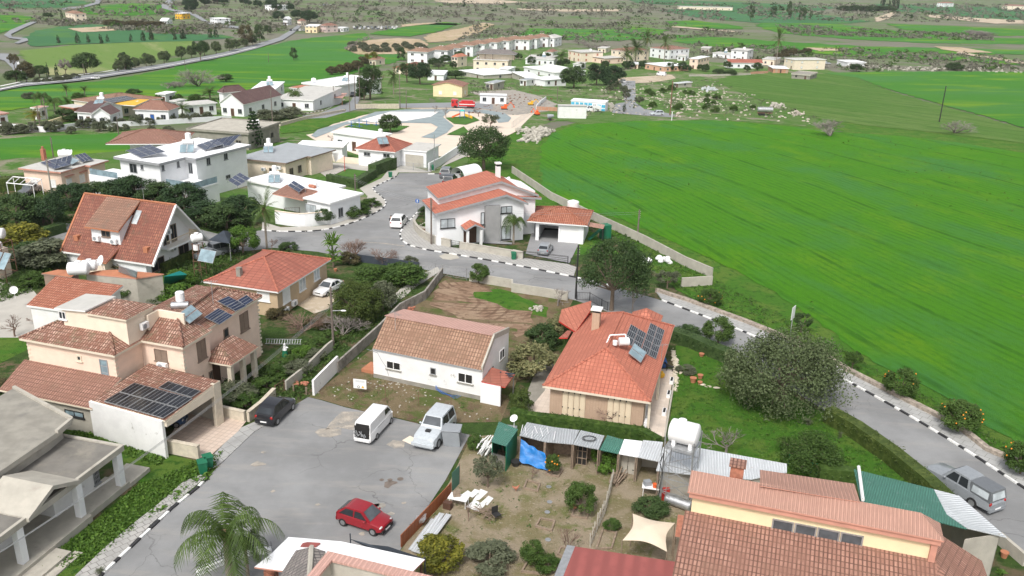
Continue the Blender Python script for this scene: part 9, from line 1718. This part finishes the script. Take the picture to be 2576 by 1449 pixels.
for e in[('bush',M_,1,2,230,900,760,190,'rounded bright shrub in the villa hedge'),('bush',O,1,2,430,900,700,230,'silvery olive bush near the garden gate'),('bush',B,1,2,480,720,560,180,'leafy shrub in the middle of the villa garden'),('bush',M_,1,2,640,640,480,200,'green shrub near the lamp pole'),('bush',M_,1,2,720,580,410,150,'dark green shrub touching the lamp pole'),('bush',O,1,2,600,740,620,200,'grey-green shrub by the inner wall'),('bush',M_,1,2,110,1050,890,210,'leafy bush hanging over the garden gate'),('bush',D,0,2,2250,1230,1000,260,'dark hedge bush left behind the limestone wall'),('bush',O,0,2,2380,1200,920,330,'olive bush in the middle behind the limestone wall'),('bush',M_,0,2,2480,1240,1040,250,'green bush right behind the limestone wall'),('bush',M_,1,2,370,780,660,150,'small shrub beside the garden statue'),('bush',M_,0,2,2520,900,780,160,'shrub at the foot of the villa porch'),('barebush','twigb',1,2,480,480,260,300,'tangle of brown leafless bushes behind the ladder'),('bush',BR,1,2,230,330,170,200,'brownish bush at the villa back corner'),('barebush','twig',1,2,880,520,300,320,'grey dead shrub between pole and plot wall'),('bush',BR,1,2,640,420,290,230,'pale brown overgrown bush on the dirt yard'),('round',M_,0,2,1330,140,-90,270,'dark glossy tree behind the cream villa attic'),('bush',B,0,2,1790,160,-20,330,'bright yellow-green tree behind the villa roof'),('bush',M_,0,2,1560,150,-10,230,'mid green bush left of the bright yellow-green tree'),('bush',B,0,1,1800,1449,1330,280,'yellow-green leafy bush beside the turquoise sheet'),('bush',BR,0,1,1200,1290,1080,420,'mixed brown and green bush in front of the A-frame'),('bush',M_,0,1,1380,1290,1130,260,'green bush at the corner of the A-frame'),('bush',Yl,0,1,200,1070,810,420,'yellow-green mimosa tree left of the A-frame'),('bush',O,0,1,480,1270,1000,480,'grey-green thicket in front of the A-frame'),('bush',D,0,1,280,1210,1020,330,'dark bush under the mimosa tree'),('bush',M_,0,1,300,1449,1320,260,'green bush beside the pantile house'),('bare','twigb',0,2,150,490,210,330,'gnarled vine tree in the paved yard at the left edge'),('bare','twigb',0,2,360,380,250,220,'second gnarled vine tree nearer the orange pantiles'),('bush','l_brown',0,2,40,1060,900,200,'dry brownish bush at the left edge above the concrete roof'),('bush',D,0,2,200,1060,870,260,'dark shrub between the villa and the concrete roof'),('bush',Yl,1,3,1850,1420,1050,420,'yellow-flowering shrub at the bottom of the dirt yard'),('bush',O,1,3,2350,1440,1180,430,'silvery olive bush at the bottom of the dirt yard'),('loose',O,1,3,2330,560,200,330,'grey olive tree in front of the plank stack'),('bush',M_,1,3,2210,200,0,150,'green weeds along the shed side'),('round',M_,2,3,405,440,200,160,'small orange tree beside the tarpaulin',10),('round',M_,2,3,690,830,480,330,'large citrus tree in its square planter'),('bush',B,2,3,960,430,190,230,'leafy lemon bush beside the double door',0),('tall',B,2,3,850,330,80,180,'taller lemon tree against the hen house'),('bare','twigb',2,3,555,1240,850,330,'leafless fig tree in its square planter'),('round',M_,2,3,200,1340,1070,250,'citrus tree in the pale planter at the bottom'),('bush',M_,2,3,360,1449,1230,210,'small leafy bush below the citrus in the pale planter'),('bush',D,2,3,1390,870,660,300,'dark dense shrub below the scaffold tower'),('bare','twigb',2,3,200,480,300,160,'thin leafless sapling in the small planter'),('bare','twigb',1,3,2140,900,650,160,'stumpy lopped tree with an orange bucket of bark'),('bush',M_,2,3,1000,1010,870,150,'scruffy shrub inside the hen yard fence'),('palm','l_palm',0,3,2330,1600,600,960,'tall feathery queen palm at the bottom of the picture'),('palm','l_palm',0,3,2500,1500,900,420,'smaller palm crown behind the tall queen palm'),('spiky',O,0,3,1010,1430,1350,120,'spiky plant at the kerb by the bottom edge'),('spiky',O,3,2,400,1380,1300,120,'pale agave on the red soil under the great tree'),('spiky',O,3,3,720,60,-20,90,'prickly pear at the hedge by the road'),('spiky',B,3,3,2340,1430,1290,130,'green tufted plant in the pot garden at the right corner'),('norfolk',PN,1,0,-10,1449+40,1080,240,'tall norfolk pine beside the concrete shell house'),('round',D,0,0,1700,1449+600,1449+0,1,'x')]:
 if e[8]=='x':continue
 k=e[0];T(*e[:9],fruit=10 if len(e)>9 and e[9]else None,var=0 if k in('palm','norfolk')else None,name={'bush':'bush','barebush':'shrub','spiky':'plant','palm':'palm_tree','bare':'bare_tree'}.get(k,'tree'),cat={'bush':'bush','barebush':'shrub','spiky':'plant','palm':'palm'}.get(k,'tree'))
for k,(x,yb,yt,w_)in enumerate(((180,830,480,420),(440,800,540,320),(720,640,380,330),(960,600,370,330),(1180,590,350,330),(1390,600,290,360),(1620,640,370,340),(1860,660,370,360),(2080,830,560,380),(2280,850,570,380),(2420,800,490,300),(540,880,470,220))):
 T('round' if k!=11 else 'loose','l_pine' if k%3 else D,0,1,x,yb,yt,w_*1.3,'dark rounded street tree behind the A-frame, %s'%['at the far left edge','second from the left edge','left of the tall grey pole','left under the glass terrace','below the glass terrace','tallest, in front of the white villa','right of the tallest tree','right of the villa base','beside the A-frame gable','right of the A-frame gable','nearest the fan palm','thin white-trunked one by the road'][k],group='street trees behind the A-frame')
for e in[('round',D,1,0,1350,1340,1130,240,'dark round tree in the middle of the park'),('round',D,2,0,620,890,640,300,'big grey-green tree left of the dark umbrella pines'),('round',PN,2,0,850,860,620,260,'dark umbrella pine in the middle of the village group'),('round',PN,2,0,1030,830,640,240,'dark umbrella pine at the right of the village group'),('round',PN,2,0,980,900,740,190,'lower pine in front of the village group'),('cone',PN,2,0,1130,1130,1030,60,'dark conical cypress bush by the small lane'),('barebush','twig',3,0,625,1385,1210,260,'leafless round grey bush on the field margin'),('barebush','twig',3,0,1870,1350,1220,200,'leafless pale bush near the lone timber pole'),('date','l_palm',2,0,490,640,510,200,'low date palm beside the veranda house'),('date','l_palm',2,0,1150,690,460,170,'left of two tall date palms before the cream villa'),('date','l_palm',2,0,1240,640,400,200,'right, taller date palm before the cream villa'),('fan','l_palm',2,0,1348,610,300,110,'tallest fan palm between the villas'),('fan','l_palm',2,0,1530,620,355,110,'fan palm in front of the white hip villa'),('fan','l_palm',3,0,78,660,300,110,'fan palm behind the shuttered house'),('tall',D,1,0,380,610,470,100,'lone tall dark tree in the green field'),('round',D,0,0,2275,825,735,170,'lone dark bush in the green field'),('tall',D,1,0,1150,1000,630,330,'tall dark eucalyptus group left of the yellow gabled house'),('tall',D,1,0,1090,1010,690,200,'dark eucalyptus at the lane end'),('bare','twigb',1,0,1260,900,640,260,'leafless brown tree behind the park wall'),('round',PN,1,0,1650,850,600,250,'dark pine behind the yellow gabled house'),('loose',D,1,0,1520,830,600,220,'dark loose tree right of the feather palm'),('date','l_palm',1,0,1385,950,660,130,'slim palm among the trees behind the park wall'),('round',Yl,1,0,1170,650,510,170,'golden-green tree at the edge of the big green field'),('tall',D,1,0,1460,610,470,120,'dark tree left of the row houses'),('round',D,1,0,1900,640,540,130,'dark green tree below the third row house'),('round',D,1,0,2040,620,500,130,'dark green tree below the red terrace'),('round',D,1,0,2010,790,700,200,'wide dark tree above the yellow gabled house'),('loose',O,1,0,1840,700,620,130,'olive tree left of the canopy house'),('bare','twig',1,0,1800,1140,1020,130,'left leafless tree behind the white plaza'),('bare','twig',1,0,1910,1180,1040,150,'right leafless tree behind the white plaza'),('bare','twigb',1,0,2240,1175,1040,150,'leafless brownish tree right of the play slide'),('loose',O,1,0,2360,1290,1130,200,'thin grey tree at the park edge'),('palm','l_palm',1,0,405,1090,860,160,'yellow-green palm in front of the scalloped house'),('round',M_,1,0,880,930,800,190,'glossy citrus tree above the rose awning'),('round',D,1,0,150,960,880,180,'dark hedge tree left of the yellow-green palm'),('bush',O,1,0,130,1220,1100,220,'olive bush below the scalloped house'),('bush',O,1,0,360,1200,1090,230,'olive bush under the yellow-green palm'),('bare','twig',1,0,760,1425,1320,180,'bare ornamental tree against the white flat wing'),('round',D,0,0,870,750,500,260,'tall dark tree beside the far road pole'),('cone',PN,0,0,1270,710,500,230,'dark conifer on the far road right of the tall tree'),('cone',PN,0,0,490,800,610,45,'thin cypress left on the far road'),('cone',PN,0,0,580,800,620,60,'double cypress on the far road'),('round',D,0,0,400,780,640,170,'rounded dark tree left of the cypresses'),('round',D,0,0,170,840,690,190,'dark tree at the left end of the far road'),('round',BR,0,0,270,830,600,170,'brownish dark tree by the far side road'),('loose',BR,0,0,150,700,510,110,'brown tree line above the far side road'),('loose','twig',0,0,665,760,570,120,'pale leafless tree in front of the striped hillside'),('palm','l_palm',0,0,430,1120,890,170,'feather palm left in the left village'),('palm','l_palm',0,0,560,1160,940,180,'feather palm before the dark red brick house'),('date',Yl,0,0,355,1240,1090,170,'yellow-fronded palm in the left village'),('fan','l_palm',0,0,675,980,860,110,'fan palm behind the solar roof house, left one'),('fan','l_palm',0,0,855,960,870,110,'fan palm behind the solar roof house, right one'),('date','l_palm',0,0,700,1130,980,160,'short palm against the brown hip roof'),('date','l_palm',0,0,1840,1180,1030,180,'palm beside the open carport'),('date','l_palm',0,0,2115,1000,880,200,'bushy palm above the carport house'),('bush',D,0,0,1350,960,890,120,'dark round shrub behind the yellow roof'),('barebush','twig',0,0,2000,880,815,280,'leafless grey thicket at the field edge behind the left village'),('bush',O,0,0,300,1000,950,120,'grey shrub at the field corner behind the palms'),('bush',D,0,0,660,1230,1170,220,'dark clipped shrubs below the dark red brick house'),('tall',D,2,0,2400,210,40,90,'lone tall eucalyptus on the far green field'),('tall',D,3,0,50,170,50,90,'leftmost far eucalyptus of the four'),('tall',D,3,0,205,190,0,80,'tallest far eucalyptus of the four'),('tall',D,3,0,340,200,65,100,'broad far eucalyptus of the four'),('tall',D,3,0,425,205,100,40,'smallest far eucalyptus of the four'),('round',D,3,0,885,720,630,130,'dark tree beside the white scrap shed'),('bush',D,3,0,1870,710,640,140,'dark flat-topped bush at the top of the field'),('bush',D,2,0,2080,750,660,110,'left dark bush before the long red-roofed house'),('bush',D,2,0,2195,760,680,110,'right dark bush before the long red-roofed house'),('loose',D,0,0,2020,620,370,160,'brown-green tree on the bend of the far road'),('tall',BR,0,0,2480,470,240,200,'tall brown eucalyptus group on the far road'),('tall',D,1,0,40,430,230,130,'cypress group at the right of the far road trees'),('round',D,1,0,120,350,240,80,'dark pine beside the far road near the yellow building'),('round',PN,1,0,540,230,90,170,'dark pine wood above the yellow roadside building'),('round',PN,1,0,420,190,90,150,'dark pines behind the white gabled building'),('round',PN,1,0,230,210,100,120,'dark pines left of the white gabled building'),('round',PN,0,0,1920,120,20,110,'dark tree above the far orange house'),('cone',PN,0,0,625,190,100,40,'cypress before the cream farmhouse'),('cone',PN,0,0,690,190,115,25,'thin cypress right before the cream farmhouse'),('round',D,0,0,490,185,120,90,'dark trees left of the cream farmhouse')]:
 T(*e,name={'bush':'bush','barebush':'shrub','palm':'palm_tree','fan':'palm_tree','date':'palm_tree','bare':'bare_tree','cone':'cypress'}.get(e[0],'tree'),cat={'bush':'bush','barebush':'shrub','palm':'palm','fan':'palm','date':'palm','cone':'cypress'}.get(e[0],'tree'))
def rowt(px,kind,mat,h,w_,label,group,n,seed,name='tree',cat='tree',jit=1.0):
 rr=RND(seed);P=[at(q)for q in px];tot=sum((b-a).length for a,b in zip(P[:-1],P[1:]))
 for i in range(n):
  d=tot*(i+.5)/n;
  for a,b in zip(P[:-1],P[1:]):
   l=(b-a).length
   if d<=l:p_=a.lerp(b,d/l);break
   d-=l
  p_=p_+V((rr.uniform(-jit,jit),rr.uniform(-jit,jit),0));p_.z=TZ(p_.x,p_.y);s=rr.uniform(.75,1.25);dup(proto(kind,mat,rr.randint(0,2)),p_,rr.uniform(0,6.28),(w_*s,w_*s,h*s),label,cat,group,name)
rowt(QL(0,0,30,1370,330,1330,700,1300,1100,1270,1430,1260,1700,1240,2150,1210),'bush',O,2.4,3.4,'round grey olive tree in the row along the white village wall','olive trees along the white wall',16,1)
rowt(QL(0,0,1100,740,1380,690,1700,620,1950,580,2300,520,2560,450),'round','l_grey',7,7,'rounded grey-green tree in the row lining the far road','trees lining the far road',15,2,jit=1.5)
rowt(QL(0,0,560,440,900,440,1300,420,1700,400,2200,380),'cone',PN,6,4.5,'small dark tree in the hedgerow above the pale striped hillside','hedgerow trees above the striped hillside',14,3,jit=5)
rowt(QL(0,0,350,840,500,835,750,800),'bush',O,2.5,4,'grey shrub in the hedge beside the far road','hedge shrubs beside the far road',8,4,'bush','bush');rowt(QL(0,0,1640,900,1900,860,2160,840),'barebush','twig',3,5,'leafless grey shrub in the thicket on the field edge','thicket on the field edge',7,5,'shrub','shrub')
rowt([Q(2,0,1350,980),Q(2,0,1560,900),Q(2,0,1780,950),Q(2,0,2050,1000),Q(2,0,1850,1120),Q(2,0,1400,1080),Q(2,0,1950,1140),Q(2,0,2480,1100)],'bush',M_,2.2,3.2,'green shrub standing in the rocky plot','shrubs in the rocky plot',20,6,'bush','bush',3)
rowt([Q(2,0,950,960),Q(2,0,1100,900),Q(2,0,1150,1010),Q(2,0,1300,1090)],'loose',O,3.5,4,'thin tree among the rocks left of the small lane','thin trees left of the small lane',7,7)
for k in range(7):rowt([Q(1,0,950+110*k,470-abs(k-3)*6),Q(1,0,985+118*k,535-abs(k-2)*4)],'bush',O,3,6,'olive bush in one of the curved orchard rows','olive bushes in the curved orchard rows',6,20+k,'bush','bush',1)
rowt([Q(1,0,940,520),Q(1,0,1000,440),Q(1,0,1150,400)],'barebush','twig',4,7,'leafless shrub on the rim of the curved orchard','shrubs on the orchard rim',7,31,'shrub','shrub')
rowt([Q(1,0,780,760),Q(1,0,900,720),Q(1,0,1000,700),Q(1,0,1080,660)],'bush',BR,5,8,'dark thicket bush between the green field and the village lane','thicket beside the village lane',8,32,'bush','bush',2)
rowt([Q(2,0,650,440),Q(2,0,850,520),Q(2,0,980,490)],'barebush','twig',5,8,'leafless thicket bush behind the beige two-storey house','thicket behind the village',8,33,'shrub','shrub',3);rowt([Q(3,0,130,560),Q(3,0,420,520),Q(3,0,60,600)],'bush',BR,4,7,'brown thicket bush behind the shuttered house','thicket behind the shuttered house',8,34,'bush','bush',3)
rowt([Q(3,0,740,110),Q(3,0,1000,110),Q(3,0,1330,115)],'bush',D,7,20,'dark bush of the far grove on the right','far grove on the right',12,35,'bush','bush',8);rowt([Q(3,0,1150,90),Q(3,0,1310,90)],'cone',PN,22,9,'cypress behind the far grove on the right','cypresses of the far grove',6,36,'cypress','cypress',4);rowt([Q(3,0,2000,350),Q(3,0,2220,380)],'barebush','twig',7,14,'leafless bush in the far right thicket','far right thicket',6,37,'shrub','shrub',3)
rowt([Q(0,0,1900,90),Q(0,0,2100,30),Q(1,0,0,60),Q(1,0,400,120)],'round',PN,9,12,'dark tree around the far top villa','trees around the far top villa',18,38,jit=14);rowt([Q(0,0,1150,250),Q(0,0,1600,270)],'bush',BR,4,14,'grey-brown bush on the far slope below the white barn','bushes on the far slope',10,39,'bush','bush',10)
def scatter(name,polys,n,smin,smax,mat,seed,nl=9,ls=.3,flat=.6):
 rr=RND(seed);vs=[];fs=[]
 for poly in polys:
  A_=[at(q)for q in poly];xs=[p.x for p in A_];ys=[p.y for p in A_]
  def inside(x,y):
   c=False;j=len(A_)-1
   for i in range(len(A_)):
    if(A_[i].y>y)!=(A_[j].y>y)and x<(A_[j].x-A_[i].x)*(y-A_[i].y)/(A_[j].y-A_[i].y)+A_[i].x:c=not c
    j=i
   return c
  k=0;tries=0
  while k<n and tries<n*8:
   tries+=1;x=rr.uniform(min(xs),max(xs));y=rr.uniform(min(ys),max(ys))
   if not inside(x,y)or noise.noise(V((x*.03,y*.012,seed)))<rr.uniform(-.3,.15):continue
   k+=1;s=rr.uniform(smin,smax)*(1 if rr.random()<.85 else 1.8);a,b=leafmesh([(x,y,TZ(x,y)+s*.4*flat,s)],nl,s*ls,rr.randint(0,99999),flat);o=len(vs);vs+=a;fs+=[tuple(i+o for i in f)for f in b]
 o=quick(name,vs,fs,mat);o['kind']='stuff';return o
farp=[[(-60,3),(2640,12),(2640,58),(1700,52),(1250,58),(900,70),(500,60),(-60,60)]]
scatter('scrub',farp,2600,1.3,3.2,SC_,41,11,.45);scatter('scrub_bushes',farp,300,1.6,3.8,D,42,14,.4)
mid=[[(1200,62),(1700,58),(1900,90),(1500,108),(1300,92),(1150,100)],[(1680,110),(2000,118),(2300,130),(2640,150),(2640,182),(2150,180),(2060,170),(1950,160),(1700,140)],[(420,88),(640,90),(740,74),(680,60),(300,60),(200,48),(60,52),(120,64)],[(1950,62),(2500,90),(2500,104),(2000,88)]]
scatter('scrub',mid,900,.8,2.0,SC_,43,12,.42);scatter('scrub_bushes',mid,90,1.2,2.8,M_,44,16,.36)
scatter('scrub',[[(1400,212),(1800,200),(1900,240),(2060,300),(1700,298),(1420,296)],[(1050,170),(1250,140),(1400,215),(1150,240)]],500,.3,.9,O,45,14,.3)
scatter('weeds',[[(70,1440),(200,1350),(350,1220),(480,1170),(560,1140),(530,1200),(450,1260),(340,1330),(230,1420)],[(170,1085),(300,1100),(420,1150),(400,1170),(240,1120)]],5200,.06,.2,B,46,7,.42)
scatter('grass_tufts',[[(1700,940),(1760,890),(1850,935),(2000,1005),(2160,1105),(2330,1220),(2150,1205),(1680,1105)]],4200,.06,.17,B,47,6,.42);scatter('grass_tufts',[[(1390,520),(1500,545),(1650,620),(1800,705),(1980,800),(2150,900),(2350,1010),(2560,1140),(2560,1170),(2380,1050),(2160,935),(1930,825),(1760,765),(1660,690),(1470,560)]],6000,.08,.22,M_,48,6,.4)
scatter('crop_tufts',[[(1480,545),(1380,480),(1370,380),(1460,318),(1800,306),(2250,345),(2560,392),(2600,1130),(2350,980),(2000,765),(1700,612)]],3500,.1,.25,B,49,5,.4)
scatter('undergrowth',[[(560,960),(700,900),(800,840),(900,760),(1000,690),(1080,690),(960,820),(840,900),(780,990),(650,1040)],[(380,640),(520,620),(640,640),(500,720),(360,700)],[(0,470),(300,470),(640,560),(640,590),(300,560),(0,590)],[(0,600),(160,620),(120,720),(0,760)]],1500,.12,.42,M_,50,14,.28)
scatter('yard_weeds',[[(1120,1230),(1240,1120),(1420,1200),(1480,1400),(1100,1440),(1080,1300)],[(800,975),(960,840),(1240,1000),(1250,1060),(900,1020)]],500,.05,.14,M_,51,6,.4)
def hedge(label,px,wd,h,mat,dens=70,ls=.055,kind='hedge'):
 P=resamp([at(q)for q in px],.35);rr=RND(len(label));t_=thing('hedge',label,'hedge',P[0]);o0=P[0];mb=MB();wallpath(mb,P,wd*.8,h*.92);mb.bd('stems',MT[mat],t_);vs=[];fs=[]
 for a,b in zip(P[:-1],P[1:]):
  d=(b-a);nn=V((-d.y,d.x,0)).normalized();cl=[]
  for k in range(3):s=rr.uniform(-.5,.5);cl.append(tuple(a.lerp(b,rr.random())+nn*s*wd*.75-o0+V((0,0,h*rr.uniform(.45,.93))))+(.22*wd+.05,))
  for sg in(-1,1):cl.append(tuple(a.lerp(b,rr.random())+nn*sg*wd*.38-o0+V((0,0,h*rr.uniform(.1,.8))))+(.22,))
  v_,f_=leafmesh(cl,dens//5,ls,rr.randint(0,9999));k=len(vs);vs+=v_;fs+=[tuple(i+k for i in f)for f in f_]
 quick('foliage',vs,fs,mat,t_)
rowt([(1080,170),(1250,150),(1420,165),(1560,175),(1750,182),(1900,178)],'round',D,4.5,5.5,'garden tree scattered between the village houses','village garden trees',34,61,jit=13);rowt([(150,262),(300,268),(480,262),(560,270),(660,258),(880,250)],'round',M_,3.2,4,'garden tree between the left village houses','left village garden trees',18,62,jit=6);rowt([(0,330),(120,335),(300,330),(560,345)],'bush',O,2.2,3.2,'shrub along the green strip below the village wall','shrubs below the village wall',12,63,'bush','bush',2)
hedge('dense leafy hedge between the bungalow terrace and the metal sheds',QL(1,2,2576,1310)+QL(2,2,160,1360,500,1400,800,1445,1100,1490,1290,1515)+[(1655,1128)],.9,1.05,M_,110,.07)
hedge('long clipped hedge beside the road at the right',[(2080,1060),(2150,1100),(2240,1165),(2330,1240),(2380,1290)],1.3,1.5,'l_hedge',160,.06)
hedge('hedge along the road behind the bungalow garden',[(1690,855),(1740,872),(1790,895),(1840,915)],1.5,1.4,D,120,.08);hedge('clipped square hedge round the little lawn, street side',QL(1,1,730,385,1010,440,1190,330),1.4,1.6,D,60,.09);hedge('tall clipped hedge behind the green bin',QL(1,1,1170,320,1380,240),2.0,2.2,D,80,.1)
hedge('low clipped hedge beside the A-frame house',QL(0,1,1610,1290,1960,1120),1.6,1.2,'l_hedge',90,.06);hedge('dark hedge across the street behind the A-frame',QL(0,1,440,940,640,880),1.6,1.4,D,60,.08);hedge('big hedge block at the left edge by the pergola frame',QL(0,1,-60,470,280,440),3.0,2.2,'l_hedge',60,.12);hedge('hedge behind the ribbed pink roof below the citrus bush',QL(3,3,500,470,860,500),1.0,1.2,M_,80,.07)
hedge('strip of vegetables growing inside the concrete field wall',QL(2,1,1520,1250,1680,1320,1820,1330),1.4,.25,B,60,.09)
for k,v in list(PR.items()):
 if k[0]!='mesh':kill(v)
hz=MB();hz.hexa([V((-4200,-60,-24)),V((4200,-60,-24)),V((4200,5400,-24)),V((-4200,5400,-24))],[V((-4200,-60,60)),V((4200,-60,60)),V((4200,5400,60)),V((-4200,5400,60))])
m,t,b=NM('haze_air');
for l in list(t.links):t.links.remove(l)
pv=t.nodes.new('ShaderNodeVolumePrincipled');pv.inputs['Density'].default_value=.00006;pv.inputs['Color'].default_value=(.82,.87,.93,1);t.links.new(pv.outputs[0],t.nodes['Material Output'].inputs['Volume'])
o=hz.bd('haze',m);o['kind']='stuff'
for o in bpy.data.objects:
 if 'sh' in o:del o['sh']
